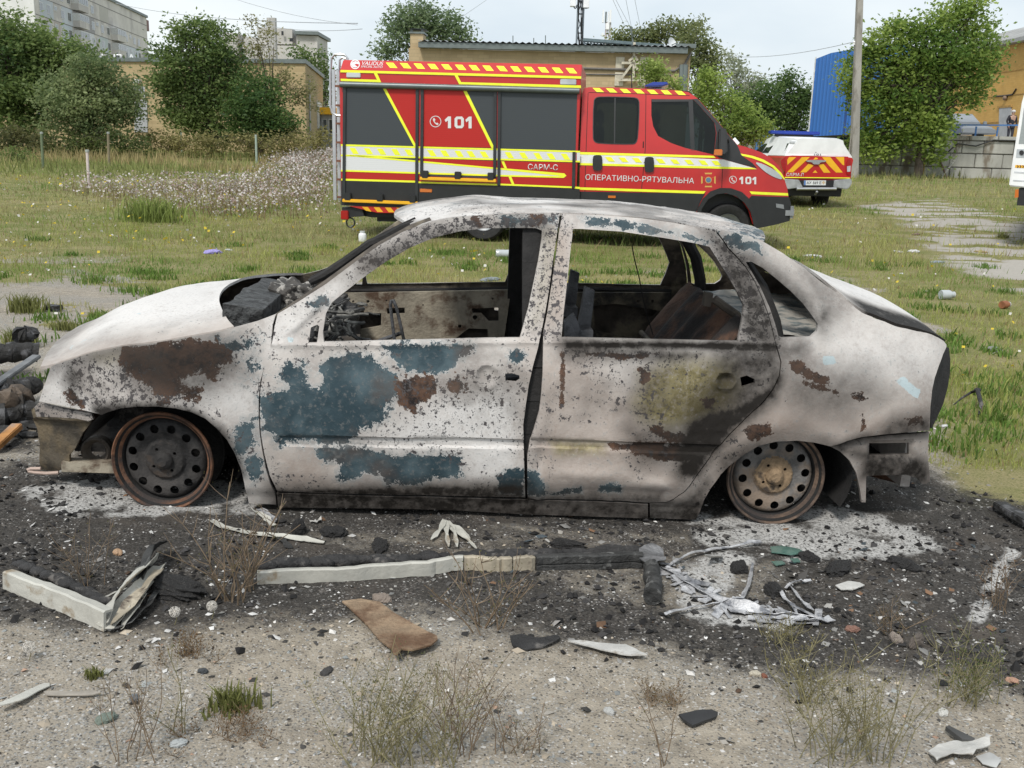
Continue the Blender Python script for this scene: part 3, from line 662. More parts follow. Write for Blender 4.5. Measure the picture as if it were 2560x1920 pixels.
panel('rear_door', door2, [win2, lock2], extra=d2x, h=.0085)
qwin = uw('c', [(1118,348),(1145,345),(1200,375),(1270,430),(1340,490),(1400,550),(1445,610),(1475,655),(1470,690),(1440,718),(1300,722),(1280,715),(1262,650),(1235,570),(1190,470),(1150,400)])
quarter_c = [(968,192),(1000,186),(1100,207),(1210,247),(1300,300),(1407,375),(1487,440),(1557,490)]
quarter_d = [(640,545),(700,590),(745,605),(760,620),(870,655),(960,675),(1060,705),(1105,733),(1119,752),(1119,765),(1103,800),(1080,860),(1060,920),(1048,980),(1042,1060),(1040,1150),(1038,1180),(940,1186),(800,1200),(700,1212),(620,1228),(540,1255),(470,1240),(380,1230),(280,1235),(190,1255),(110,1300),(40,1350),(0,1390),(-47,1460),(-77,1520),(-97,1580),(-119,1620),(-347,1612)]
quarter = np.vstack([uw('c', quarter_c), uw('d', quarter_d), uw('c', rearedge[:-1])])
def qx(u, w):
    P = np.stack([u, w], 1); q = -.010*sst(-.035, 0, sdf(P, qwin))
    return q+dent(u, w, .25, .62, .25, .10, .010)+dent(u, w, .33, .5, .12, .04, -.006)
panel('rear_quarter_panel', quarter, [qwin], extra=qx)
rocker = np.vstack([uw('b', [(100,1484),(600,1499),(1000,1507),(1330,1516)]), uw('c', [(300,1524),(500,1531),(634,1540),(634,1612),(300,1600),(30,1592)]), uw('b', [(1000,1572),(600,1562),(108,1558)])])
panel('sill', rocker, off=.006, h=.012, base=dict(soot=.72, tan=.5))
low = uw('h', [(510,1228),(640,1182),(800,1158),(1000,1142),(1258,1124),(1250,1200),(1246,1300),(1255,1400),(1260,1490),(1230,1515),(1200,1512),(1160,1470),(1080,1445),(900,1450),(790,1455),(785,1650),(750,1650),(735,1550),(700,1420),(650,1330),(580,1265)], -.03)
lowh = uw('h', [(822,1218),(1118,1215),(1118,1302),(822,1306)], -.03)
def lowx(u, w): return -.02*sst(-.02, .0, sdf(np.stack([u, w], 1), lowh))
panel('rear_apron', low, [lowh], off=-.03, extra=lowx, base=dict(tan=.5, soot=.15, speck=.4))
for sg in (-1, 1):      # scorched underside of the apron
    pass
frontb = uw('f', [(425,862),(470,830),(440,720),(500,668),(800,735),(1185,795),(1235,870),(1080,1050),(980,1250),(900,1340),(905,1420),(840,1500),(760,1552),(525,1532),(510,1200),(480,1000),(432,885)], -.06)
_lip = uw('f', [(425,700),(1240,760),(1240,900),(425,850)], -.06)
def fx(u, w): return .03*sst(-.01, .01, sdf(np.stack([u, w], 1), _lip))
panel('front_apron', frontb, off=-.06, extra=fx, mats=[MT('apron_scale', (.075,.062,.045), .75, .1, .5, 10, .4, 60, (.15,.115,.07), .55, .1, 7), M_inner])
panel('apron_lip', uw('f', [(440,712),(500,652),(800,722),(1190,786),(1225,870),(1150,900),(1000,868),(700,850),(470,845)], -.03), off=-.028, base=dict(speck=.8, tan=.5, soot=.25))

# ---- hood, roof, boot lid: lofted between the two flanks
def loft(name, edge, crown, bow0, bow1, inset, nt=46, noise=None, base=None, th=.012, rim=0., prof=2.0):
    E3 = np.asarray(edge); ns = 60
    d = np.concatenate([[0], np.cumsum(np.hypot(np.diff(E3[:, 0]), np.diff(E3[:, 2])))]); d /= d[-1]
    s = np.linspace(0, 1, ns); u = np.interp(s, d, E3[:, 0]); v = np.interp(s, d, -E3[:, 1])-inset; w = np.interp(s, d, E3[:, 2])
    k5 = np.ones(5)/5
    for arr in (u, v, w): arr[2:-2] = np.convolve(arr, k5, 'valid')
    tau = np.linspace(-1, 1, nt); SS, TT = np.meshgrid(s, tau, indexing='ij')
    sh = 1-np.abs(TT)**prof
    U = u[:, None]+sh*(bow0*(1-SS)**2+bow1*SS**2); Vv = v[:, None]*TT; Wv = w[:, None]+sh*np.interp(s, np.linspace(0, 1, len(crown)), crown)[:, None]
    if noise is not None: Wv = Wv+noise(U, Vv)*sst(0, .12, 1-np.abs(TT))
    top = np.stack([U, Vv, Wv], -1).reshape(-1, 3); bot = top-np.array([0, 0, th])
    idx = np.arange(ns*nt).reshape(ns, nt); q = np.stack([idx[:-1, :-1], idx[1:, :-1], idx[1:, 1:], idx[:-1, 1:]], -1).reshape(-1, 4)
    n = len(top); F = [tuple(f) for f in q]+[tuple(f[::-1]+n) for f in q]; k = len(q)
    bd = list(idx[0, :])+list(idx[1:, -1])+list(idx[-1, -2::-1])+list(idx[-2:0:-1, 0])
    for a, b in zip(bd, bd[1:]+bd[:1]): F.append((a, b, b+n, a+n))
    mi = [0]*k+[1]*k+[0]*(len(F)-2*k)
    A = {kk: np.zeros(2*n) for kk in KINDS}; A['speck'][:] = .1
    if base:
        for kk, fn in base.items(): x = fn(top[:, 0], top[:, 1], SS.ravel(), TT.ravel()); A[kk] = np.concatenate([x, x])
    return fastmesh(name, np.vstack([top, bot]), F, [M_paint, M_inner], car, True, mi, A, sharp=50)
he = unS('a', [(100,674),(165,664),(250,634),(420,578),(600,542),(800,521),(1000,486),(1200,451),(1280,428)], -.004)
loft('hood', he, [.035, .075, .085, .08, .06, .045], -.10, -.20, .0, noise=lambda u, v: .012*(fbm(u*4, v*4, 21, 3)-.5),
     base=dict(white=lambda u, v, s, t: .95*sst(.10, .3, s)*sst(.95, .6, np.abs(t)), soot=lambda u, v, s, t: .38*sst(.16, .02, s)*sst(1, .7, np.abs(t)), tan=lambda u, v, s, t: .5*sst(.80, 1, np.abs(t)), blue=lambda u, v, s, t: .52*sst(.5, .8, fbm(u*5, v*9, 5)), speck=lambda u, v, s, t: .1+.3*sst(.55, .8, fbm(u*6, v*6, 8))))  # white centre puts the bright highlight of the hood top into the colour
re_ = np.vstack([unS('b', [(800,172),(824,160),(869,140),(982,122),(1118,113),(1254,107),(1400,104),(1503,102)], .002), unS('c', [(300,106),(400,110),(600,125),(760,147),(900,172),(968,189),(1040,196),(1120,212),(1205,244)], .002)])
loft('roof', re_, [.02, .026, .022, .022, .03, .028, .026, .024, .02], -.13, .10, .012, nt=60,
     noise=lambda u, v: .018*(fbm(u*4+3, v*4, 31, 3)-.5)+.014*np.exp(-((u+1.25)/.1)**2)-.012*np.exp(-((u+.8)/.15)**2)+.010*(fbm(u*22, v*22, 33, 3)-.5)*sst(-.9, -.4, u),
     base=dict(white=lambda u, v, s, t: .8*sst(.4, .6, fbm(u*4, v*6, 46)), speck=lambda u, v, s, t: .25+.45*sst(.42, .62, fbm(u*5, v*5, 41)), teal=lambda u, v, s, t: np.maximum(.58*sst(.80, .98, s)*sst(.35, .6, fbm(u*9, v*9, 42)), .3*sst(.5, .7, fbm(u*12, v*12, 43))),
               soot=lambda u, v, s, t: .45*sst(.42, .68, fbm(u*5+9, v*7, 44)), tan=lambda u, v, s, t: .5*sst(.7, 1, s)), prof=2.6)
te = unS('d', [(575,484),(640,540),(700,583),(745,598),(870,648),(960,668),(1060,698),(1108,728)], .0)
loft('boot_lid', te, [.075, .09, .085, .08, .06, .02], -.03, .06, -.005, noise=lambda u, v: .008*(fbm(u*6, v*6, 51, 3)-.5),
     base=dict(white=lambda u, v, s, t: sst(.85, .65, np.abs(t)), soot=lambda u, v, s, t: np.maximum(.95*sst(.70, .86, np.abs(t))*sst(.05, .35, s), .5*sst(.9, 1, s)), speck=lambda u, v, s, t: .15+0*u))  # edge darkening paints in the shade of the gap beside the lid
# ---- rear wall with the burnt lamp recess
lp = unS('d', [(1119,760),(1103,805),(1080,865),(1060,925),(1048,985),(1042,1065),(1040,1165)], -.004)
lo_ = unS('d', [(1130,770),(1138,830),(1136,890),(1126,960),(1103,1045),(1074,1110),(1046,1168)], -.10)
mb = MB()
for sg in (-1, 1):
    V = []
    for p, q in zip(lp, lo_):
        for f in (0, .35, .7, 1.0): r_ = p*(1-f)+q*f; V.append((r_[0], sg*-(r_[1]+.03*math.sin(f*3.14)), r_[2]))
        V.append((q[0]-.05, sg*(-q[1]-.28), q[2]))
    m1 = MB(); m1.add(V, [(i*5+j, i*5+j+1, i*5+j+6, i*5+j+5) for i in range(6) for j in range(4)]); m1.build('tail_lamp_recess', M_soot, car, True)
zt, zb = lp[0][2], lp[-1][2]; ur = lp[3][0]+.04; hb = abs(lp[3][1])-.17
mb.box((ur-.03, -hb, zb-.02), (ur, hb, zt-.02)); mb.box((ur-.06, -hb-.05, .12), (ur-.02, hb+.05, zb-.024)); mb.build('rear_wall', M_paint, car)
mb = MB(); mb.tube([(.50, -.3, .10), (.66, -.42, .09)], .03, 10); mb.build('exhaust_pipe', M_rust, car)

# ---- wheels: bare steel rims
def wheel_mats(pref, disc, disc2, lip, hub):
    return [MT(pref+'_disc', disc, .8, .2, .35, 16, .35, 90, disc2, .54, .1, 9), MT(pref+'_lip', lip, .85, .15, .4, 20, .4, 90, (.045,.036,.033), .54, .12, 6), MT(pref+'_hub', hub, .85, .1, .35, 22, .4, 90, (.06,.045,.035), .6, .08, 14), M_soot]
WF = wheel_mats('front_rim', (.024,.023,.023), (.055,.05,.047), (.20,.095,.052), (.03,.028,.027))
WR = wheel_mats('rear_rim', (.155,.148,.142), (.22,.17,.13), (.155,.105,.075), (.27,.19,.115))
def wheel(c, R, mats, sg, steer=0, spin=.1):
    e = empty('wheel', c, rot=(0, 0, steer)); e.parent = car
    k = R/.196
    mb = MB()
    pr = [(.175,.172),(.196,.168),(.198,.16),(.18,.15),(.172,.12),(.150,.10),(.150,.075),(.168,.05),(.176,.03),(.181,.016),(.188,.004),(.194,-.002),(.1985,.002),(.1985,.010),(.193,.010),(.184,.012),(.176,.018),(.168,.030),(.160,.062),(.156,.1),(.176,.125),(.19,.155),(.19,.168)]
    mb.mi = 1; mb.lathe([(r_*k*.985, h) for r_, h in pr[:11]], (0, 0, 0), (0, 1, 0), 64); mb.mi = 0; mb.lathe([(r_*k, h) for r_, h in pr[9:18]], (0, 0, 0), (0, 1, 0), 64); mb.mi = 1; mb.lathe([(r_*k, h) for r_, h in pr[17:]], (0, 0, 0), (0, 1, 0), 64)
    mb.build('rim', [mats[1], M_soot], e, True, 50)  # barrel black: soot, plus the shade behind the wheel put into its colour
    # pressed disc with twelve round holes
    rr = lambda r_, n, c0=(0, 0): [np.array([c0[0]+r_*math.cos(2*math.pi*q/n), c0[1]+r_*math.sin(2*math.pi*q/n)]) for q in range(n)]
    hs = [rr(.0175*k, 16, (.127*k*math.cos(spin+2*math.pi*q/12), .127*k*math.sin(spin+2*math.pi*q/12))) for q in range(12)]
    lugs = [rr(.0065, 10, (.05*k*math.cos(.6+2*math.pi*q/4), .05*k*math.sin(.6+2*math.pi*q/4))) for q in range(4)]
    V2, T = cdt(rr(.163*k, 72), hs+lugs, .009)
    r_ = np.hypot(V2[:, 0], V2[:, 1])/k
    d = np.interp(r_, [0, .03, .036, .072, .082, .10, .112, .14, .152, .163], [.020, .020, .024, .024, .040, .034, .026, .026, .032, .056])
    f = T; ar = np.cross(V2[f[:, 1]]-V2[f[:, 0]], V2[f[:, 2]]-V2[f[:, 0]]); T = np.where((ar > 0)[:, None], T, T[:, ::-1])
    o3 = np.stack([V2[:, 0], d, V2[:, 1]], 1); i3 = o3+np.array([0, .005, 0])
    V, F, kk, nb = skin(V2, T, o3, i3); cc = r_[F].mean(1) if False else np.hypot(V[F][:, :, 0].mean(1), V[F][:, :, 2].mean(1))/k
    fastmesh('disc', V, F, [mats[0], mats[2]], e, True, (cc < .078).astype(int), sharp=35)
    mb = MB(); mb.lathe([(.0, -.004), (.018, -.004), (.022, .0), (.030, .004), (.036, .012), (.037, .03)], (0, 0, 0), (0, 1, 0), 24); mb.build('hub_nut', mats[2], e, True, 40)
    mb = MB(); mb.lathe([(0, .085), (.11, .085), (.135, .09), (.135, .12), (0, .12)], (0, 0, 0), (0, 1, 0), 32); mb.build('brake_drum', M_soot, e, True)
    if sg > 0: e.rotation_euler = (0, 0, math.pi+steer)
    return e
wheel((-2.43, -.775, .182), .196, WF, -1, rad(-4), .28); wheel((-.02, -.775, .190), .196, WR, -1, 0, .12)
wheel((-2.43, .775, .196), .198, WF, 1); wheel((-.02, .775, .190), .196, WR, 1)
for sg in (-1, 1):       # wheel houses
    for cx in (-2.43, -.02):
        mb = MB(); n = 20; V = []; F = []
        for j in range(n+1):
            a = -.5+(math.pi+(1.0 if cx > -1 else .25))*j/n
            for vv in (.80, .36): V.append((cx+.30*math.cos(a), sg*vv, .20+.245*math.sin(a)))
        F = [(2*j, 2*j+1, 2*j+3, 2*j+2) for j in range(n)]; mb.add(V, F); o = len(mb.v)
        mb.add([V[2*j+1] for j in range(n+1)], [tuple(range(n+1))]); mb.build('wheel_house', M_soot, car, True)

# ---- structure inside
mb = MB(); mb.box((-2.0, -.74, .07), (-.40, .74, .10)); mb.box((-2.9, -.42, .10), (-2.0, .42, .16)); mb.box((-.40, -.42, .12), (.55, .42, .20)); mb.build('floor_pan', M_soot, car)
mb = MB(); mb.box((-2.04, -.70, .12), (-1.99, .70, .60)); mb.build('bulkhead', M_soot, car)
mb = MB(); mb.box((-2.93, -.55, .14), (-2.87, .55, .24)); mb.box((-2.92, -.52, .42), (-2.86, .52, .47)); mb.box((-2.92, -.06, .2), (-2.88, -.02, .45)); mb.build('front_crossmember', M_rust, car)
mb = MB(); mb.box((-2.86, -.66, .09), (-2.42, -.60, .13)); mb.build('chassis_rail', M_doorin, car)
fp = unV('f', [(1240, 1290)], -.60)[0]
mb = MB(); mb.lathe([(.03, .03), (.045, 0), (.052, -.008), (.06, 0), (.06, .04)], fp, (0, 1, 0), 24); mb.build('fan_motor', M_inner, car, True)
tp = unV('f', [(530,1510),(400,1512),(362,1525),(375,1545),(450,1560),(600,1572),(760,1562)], -.62)
mb = MB(); mb.tube(tp, .007, 8); mb.build('tow_hook', MT('pinkish_steel', (.42,.32,.27), .6, .2), car, True)
mb = MB(); mb.box((-2.75, -.45, .22), (-2.12, .45, .46)); mb.build('engine_block', M_char, car)
# cowl: charred tray and melted air box lying across the car
def lump(name, org, ax, ay, az, n1, n2, amp, mat_, fr=7, seed=3):
    """closed lumpy box: faces of a cube subdivided and pushed by noise"""
    org, ax, ay, az = map(lambda q: np.array(q, float), (org, ax, ay, az)); bm = bmesh.new(); bmesh.ops.create_cube(bm, size=2)
    bmesh.ops.subdivide_edges(bm, edges=bm.edges[:], cuts=n1, use_grid_fill=True)
    P = np.array([v.co[:] for v in bm.verts]); q = org+P[:, :1]*ax+P[:, 1:2]*ay+P[:, 2:]*az
    nn = P/np.linalg.norm(P, axis=1)[:, None]; wn = nn[:, :1]*ax/np.linalg.norm(ax)+nn[:, 1:2]*ay/np.linalg.norm(ay)+nn[:, 2:]*az/np.linalg.norm(az)
    f = fbm(q[:, 0]*fr+q[:, 2]*fr*1.7, q[:, 1]*fr-q[:, 2]*fr*.9, seed, 5)-.5
    q = q+wn*(amp*2*f)[:, None]
    for v, c in zip(bm.verts, q): v.co = c
    me = bpy.data.meshes.new(name); bm.to_mesh(me); bm.free(); me.materials.append(mat_); me.shade_smooth()
    o = bpy.data.objects.new(name, me); COL.objects.link(o); o.parent = car; return o
lump('cowl_tray', (-2.02, 0, .60), (.13, 0, .02), (0, .68, 0), (0, 0, .03), 24, 0, .03, M_char, 12)
pa = unV('u', [(500, 620)], -.66)[0]; pb = unV('u', [(1150, 100)], .45)[0]
ay_ = (pb-pa)/2; lump('air_box', (pa+pb)/2+np.array([.0, 0, -.02]), (.075, .0, -.01), ay_, (.0, 0, .045), 26, 0, .018, MT('scaly_char', (.06,.062,.062), .75, 0, .35, 20, 1.0, 38, (.02,.02,.02), .52, .06, 26), 5, 8)
lump('melted_ducting', unV('u', [(1450, 260)], .1)[0], (.09, 0, 0), (0, .18, 0), (0, 0, .05), 16, 0, .06, MT('ashy_char', (.06,.055,.05), .85, 0, .4, 14, .8, 50, (.36,.34,.31), .56, .05, 22), 14, 5)
wp = unS('b', [(265,447),(330,415),(400,372),(470,320),(560,262),(640,220),(720,180),(785,150)], -.09)
mb = MB(); mb.tube([tuple(p+np.array([0, .01*math.sin(k*2.1), .004*math.sin(k*3.3)])) for k, p in enumerate(wp)], [.014, .018, .02, .017, .02, .018, .016, .012], 8); mb.tube([tuple(p+np.array([.0, .03, .012])) for p in wp], .008, 6); mb.build('windscreen_seal', M_soot, car, True)
# far inner door skins, seen through the near windows
def inner_skin(tag_, outer, holes, v, mat_):
    P = unV(tag_, outer, v)[:, [0, 2]]; H = [unV(tag_, q, v)[:, [0, 2]] for q in holes]
    flat_panel('inner_door_skin', P, H, np.array([0, v, 0.]), np.array([1., 0, 0]), np.array([0, 0, 1.]), np.array([0, -1., 0]), .02, [mat_], car, .06)
c8 = lambda x, y, r_: [(x+r_*math.cos(q*.785), y+r_*math.sin(q*.785)) for q in range(8)]
inner_skin('s', [(420,548),(560,545),(1825,520),(1760,980),(1500,1400),(420,1400),(300,1000)], [[(600,650),(655,645),(665,700),(800,705),(798,805),(620,835),(590,760)], [(840,665),(985,660),(985,708),(850,712)], [(1515,668),(1725,660),(1728,768),(1650,768),(1590,705),(1520,705)], [(1385,905),(1490,825),(1640,830),(1645,990),(1380,990)], [(500,840),(600,850),(620,910),(520,910)], c8(695, 612, 12), c8(578, 612, 9), c8(1540, 738, 20), c8(1420, 808, 15), c8(840, 605, 7), c8(1130, 640, 7), c8(1680, 590, 9)], .735, M_doorin)
inner_skin('t', [(200,512),(1010,512),(1010,1200),(200,1200)], [[(430,612),(600,595),(930,650),(930,830),(700,850),(440,800)], c8(870, 575, 12), c8(760, 575, 9)], .735, MT('sooty_door_steel', (.16,.135,.095), .8, .1, .5, 8, .3, 60, (.025,.022,.02), .48, .1, 7))
mb = MB()
for pts, tg in (([(560,528),(1100,522),(1830,512)], 's'), ([(225,482),(600,490),(1010,502)], 't')):
    mb.tube(unV(tg, pts, .775), .011, 6)
mb.build('window_channel', M_soot, car)
# lock pillars
for sg in (-1, 1):
    mb = MB()
    b0 = uw('b', [(1395,200)])[0]; b1 = uw('b', [(1380,1500)])[0]
    for k in range(8):
        t0, t1 = k/8, (k+1)/8; p0 = b0*(1-t0)+b1*t0; p1 = b0*(1-t1)+b1*t1
        mb.bar((p0[0], sg*(S(p0[0], p0[1])-.055), p0[1]), (p1[0], sg*(S(p1[0], p1[1])-.055), p1[1]), .12, .06, up=(0, 1, 0))
    mb.build('centre_pillar', M_soot, car)
    mb = MB(); pp = unS('b', [(105,640),(340,480),(600,290),(783,190),(869,158)], -.05); pp[:, 1] *= -sg; mb.tube(pp, .028, 8); mb.build('windscreen_pillar', M_inner, car, True)
    mb = MB(); pp = unS('c', [(960,215),(1090,330),(1190,480),(1250,640),(1275,760),(1250,1000)], -.13); pp[:, 1] *= -sg; mb.tube(pp, [.03, .03, .03, .03, .03, .03], 8); mb.build('rear_pillar', M_soot, car, True)
mb = MB(); fr_ = re_[1]; mb.bar((fr_[0]-.03, -.55, fr_[2]-.03), (fr_[0]-.03, .55, fr_[2]-.03), .06, .02); mb.build('windscreen_header', M_inner, car)
# burnt seats, shelf, dash
sb = unV('t', [(800,850),(860,640),(930,520),(1010,470)], -.45)
def seat_back():
    mb = MB(); nv = 48; V = []; F = []
    prof = [(-.44, .30), (-.40, .42), (-.33, .55), (-.25, .66), (-.17, .76), (-.14, .79), (-.12, .77)]
    for (u0, w0) in prof:
        for j in range(nv+1):
            v0 = -.60+1.2*j/nv; rib = .018*math.cos(j/nv*math.pi*10)
            V.append((u0+rib+.01*(vn(j*.4, w0*9)-.5), v0, w0))
    n = nv+1
    F = [(i*n+j, i*n+j+1, (i+1)*n+j+1, (i+1)*n+j) for i in range(len(prof)-1) for j in range(nv)]; mb.add(V, F)
    return mb.build('rear_seat_back', MT('seat_rust', (.12,.065,.042), .8, .2, .45, 7, .4, 60, (.03,.026,.025), .5, .1, 5), car, True, 60)
seat_back()
mb = MB(); mb.tube(unV('t', [(1330,560),(1400,610),(1500,680),(1530,720)], -.40), .018, 8); mb.tube([(-.36, -.55, .52), (-.36, .55, .52)], .014, 8); mb.bar(unV('t', [(1290,510)], -.35)[0], unV('t', [(1270,610)], -.35)[0], .05, .03); mb.build('seat_latch_tube', M_inner, car, True)
g = 60; us = np.linspace(-.13, .55, g); vs = np.linspace(-.64, .64, g); UU, VV = np.meshgrid(us, vs, indexing='ij')
WW = .742+.028*(fbm(UU*9, VV*5, 61, 4)-.5)+.02*np.abs(fbm(UU*16, VV*7, 62, 4)-.5)
idx = np.arange(g*g).reshape(g, g); q = np.stack([idx[:-1, :-1], idx[1:, :-1], idx[1:, 1:], idx[:-1, 1:]], -1).reshape(-1, 4)
fastmesh('parcel_shelf', np.stack([UU, VV, WW], -1).reshape(-1, 3), q, [MT('peeling_shelf', (.15,.18,.185), .6, .1, .35, 6, .6, 30, (.42,.40,.36), .5, .07, 9)], car, True)
Mgr = MT('scorched_grey', (.11,.112,.12), .7, .2, .3, 10, .3, 60, (.035,.035,.035), .56, .1, 8)
for sv in (-.30, .30):
    mb = MB(); q0 = unV('t', [(300,850),(370,470),(440,500),(400,850)], -.30); dv = sv+.30
    mb.prism([tuple(p+np.array([0, dv, 0])) for p in q0], (0, .05, 0)); mb.prism([tuple(p+np.array([0, dv-.06, 0])) for p in unV('t', [(205,720),(280,660),(330,790),(300,850),(210,850)], -.36)], (0, .07, 0))
    mb.obox(unV('t', [(360,815)], -.36)[0]+np.array([0, dv, 0]), (.03, 0, 0), (0, .06, 0), (0, 0, .022)); mb.build('seat_bracket', Mgr, car); mb = MB()
    mb.tube([(-1.35, sv-.2, .24), (-1.35, sv+.2, .24)], .014, 8); mb.tube([(-.95, sv-.2, .28), (-.95, sv+.2, .28)], .014, 8); mb.tube([(-.93, sv-.2, .30), (-.93, sv+.2, .30)], .014, 8); mb.tube([(-1.35, sv-.2, .24), (-.95, sv-.2, .28)], .016, 8); mb.tube([(-1.35, sv+.2, .24), (-.95, sv+.2, .28)], .016, 8)
    mb.build('seat_frame', Mgr, car)
mb = MB(); mb.tube(unV('s', [(905,920),(885,760),(872,640),(880,605),(895,602),(920,660),(950,790),(980,920)], -.25), .007, 8); mb.tube(unV('s', [(780,925),(880,890),(960,860)], -.2), .009, 8); mb.build('bent_rod', Mgr, car, True)
mb = MB(); mb.tube(unV('t', [(715,150),(735,260),(775,420),(800,560),(840,720),(875,830)], .0), .0028, 6); mb.build('hanging_wire', M_soot, car, True)
mb = MB(); rg_ = np.random.default_rng(5)
cen = unV('s', [(430, 740)], -.35)[0]
for k in range(46):
    p = np.clip(cen+rg_.normal(0, 1, 3)*np.array([.055, .22, .075]), [-2, -.58, .3], [-1.5, .6, .72]); pts = [p]
    d_ = rg_.normal(0, 1, 3); d_ /= np.linalg.norm(d_)
    for q in range(6): d_ = d_+rg_.normal(0, .5, 3); d_ /= np.linalg.norm(d_); pts.append(np.clip(pts[-1]+d_*.025, [-2, -.58, .3], [-1.5, .6, .72]))
    mb.tube(pts, .0035+.006*rg_.random(), 5)
mb.build('wiring_loom', MT('ashen_wire', (.17,.165,.15), .8, 0, .5, 20, 0, 60, (.03,.03,.03), .5, .08, 12), car, True)
lump('dashboard_remains', (-1.92, 0, .52), (.09, 0, 0), (0, .66, 0), (0, 0, .09), 20, 0, .05, M_char, 9, 12)
mb = MB(); mb.tube([(-1.86, -.66, .58), (-1.86, .66, .58)], .02, 8); mb.tube([(-1.86, -.3, .58), (-1.72, -.3, .6)], .022, 8); mb.build('dash_crossbeam', M_inner, car, True)
# ================================================================== ground cover that nobody could count
def blades(name, x, y, hgt, wid, col, mat_, nseg=2, lean=.45, label=None, cat='grass', keep=None):
    z = gsample(x, y)[0]; n = len(x); a = RNG.random(n)*6.283; la = RNG.random(n)*6.283; ln = lean*RNG.random(n)*hgt
    dx, dy_ = np.cos(a)*wid/2, np.sin(a)*wid/2; lx, ly = np.cos(la)*ln, np.sin(la)*ln
    b0 = np.stack([x-dx, y-dy_, z-.004], 1); b1 = np.stack([x+dx, y+dy_, z-.004], 1)
    if nseg == 2:
        m0 = np.stack([x-dx*.75+lx*.35, y-dy_*.75+ly*.35, z+hgt*.6], 1); m1 = np.stack([x+dx*.75+lx*.35, y+dy_*.75+ly*.35, z+hgt*.6], 1)
        tp = np.stack([x+lx, y+ly, z+hgt*.97], 1); V = np.stack([b0, b1, m0, m1, tp], 1).reshape(-1, 3); i = np.arange(n)*5
        F = np.concatenate([np.stack([i, i+1, i+3], 1), np.stack([i, i+3, i+2], 1), np.stack([i+2, i+3, i+4], 1)]); k = 5
    else:
        tp = np.stack([x+lx, y+ly, z+hgt], 1); V = np.stack([b0, b1, tp], 1).reshape(-1, 3); i = np.arange(n)*3; F = np.stack([i, i+1, i+2], 1); k = 3
    o = fastmesh(name, V, F, mat_, None, attrs=dict(tone=np.repeat(np.clip(col, 0, 1), k, 0)))
    tag(o, label, cat, kind='stuff'); return o
def fan(n, y0, y1, pw, half=.66):
    u = RNG.random(n); pw = pw if abs(pw-1) > .01 else 1.02; e = 1-pw; y = (y0**e+u*(y1**e-y0**e))**(1/e); x = (RNG.random(n)*2-1)*(half*y+.8); return x, y
def grasscol(x, y, n):
    g = np.array([.16,.26,.058]); g2 = np.array([.34,.365,.11]); d = np.array([.48,.41,.21]); br = np.array([.29,.205,.115])
    f1 = sst(.34, .66, fbm(x*.45, y*.45, 201))[:, None]; f2 = sst(.40, .68, fbm(x*.3+9, y*.55, 202)+.30*(RNG.random(n)-.5))[:, None]
    c = g*(1-f1)+g2*f1; c = c*(1-f2*.62)+d*f2*.62; f3 = (RNG.random(n) < .10)[:, None]; c = np.where(f3, br, c)
    return c*(.72+.56*RNG.random((n, 1)))
M_grass = leafmat('grass_blade', .4, .6)
def lawn(name, n, y0, y1, pw, h0, h1, wk, nseg, label):
    x, y = fan(n, y0, y1, pw, .84); z, g, c, tr = gsample(x, y)
    tuft = .55+.9*sst(.45, .72, fbm(x*1.6, y*1.6, 205)); dens = g*(.35+.65*sst(.28, .55, fbm(x*.9, y*.9, 207)))*(1-.85*tr)
    k = RNG.random(n) < dens; x, y, tuft = x[k], y[k], tuft[k]; n = len(x); h = (h0+(h1-h0)*RNG.random(n)**1.6)*tuft; w_ = (.0026+wk*y)*(.7+.6*RNG.random(n))
    return blades(name, x, y, h, w_, grasscol(x, y, n), M_grass, nseg, .8, label)
lawn('near_grass', 185000, 4.6, 13, 1.2, .02, .085, .00042, 2, 'short green and straw coloured grass behind the burned car')
lawn('meadow_grass', 135000, 13, 30, 1.1, .04, .15, .0006, 1, 'rough meadow grass around the parked fire truck')
lawn('distant_grass', 60000, 30, 60, 1.0, .08, .26, .0007, 1, 'taller yellowish grass far back below the trees')
# upright leafy tufts (greener, taller) scattered over the lawn and the gravel strip
x, y = fan(520, 4.8, 14, 1.1); z, g, c, tr = gsample(x, y); k = (RNG.random(520) < .12+.5*g) & (c < .3); x, y = x[k], y[k]
m_ = 95; X = (x[:, None]+RNG.normal(0, 1, (len(x), m_))*(.05+.08*RNG.random((len(x), 1)))).ravel(); Y = (y[:, None]+RNG.normal(0, 1, (len(x), m_))*(.05+.06*RNG.random((len(x), 1)))).ravel()
n = len(X); cc = np.array([.115,.20,.045])*(.6+.8*RNG.random((n, 1)))+np.array([.03,.02,0])*RNG.random((n, 1))
blades('clover_tuft', X, Y, .02+.075*RNG.random(n)**1.3, .009+.009*RNG.random(n), cc, M_grass, 2, .9, 'bright green leafy tufts dotted over the grass and gravel', 'weeds')
# tall weeds on the bank at the left
x, y = fan(42000, 27, 47, .6, .60); k = (x < -1.5-.06*y) ; x, y = x[k], y[k]; f = fbm(x*.35, y*.5, 221); k = RNG.random(len(x)) < sst(.25, .5, f)*sst(26, 33, y); x, y = x[k], y[k]; n = len(x)
f = fbm(x*.3, y*.4, 223)[:, None]; col = np.where(f > .52, np.array([[.40,.33,.165]]), np.array([[.24,.265,.095]]))*(.6+.7*RNG.random((n, 1)))
blades('tall_weeds', x, y, (.12+.34*RNG.random(n)**1.5)*(.35+1.1*f[:, 0]), .03+.03*RNG.random(n), col, M_grass, 1, .5, 'tall dry weeds and brambles on the bank under the left trees', 'weeds')
x, y = fan(9000, 38, 44, .6, .75); k = (x > 14) & (x < 24) & (RNG.random(len(x)) < sst(.35, .6, fbm(x*.6, y*.6, 225))); x, y = x[k], y[k]; n = len(x)
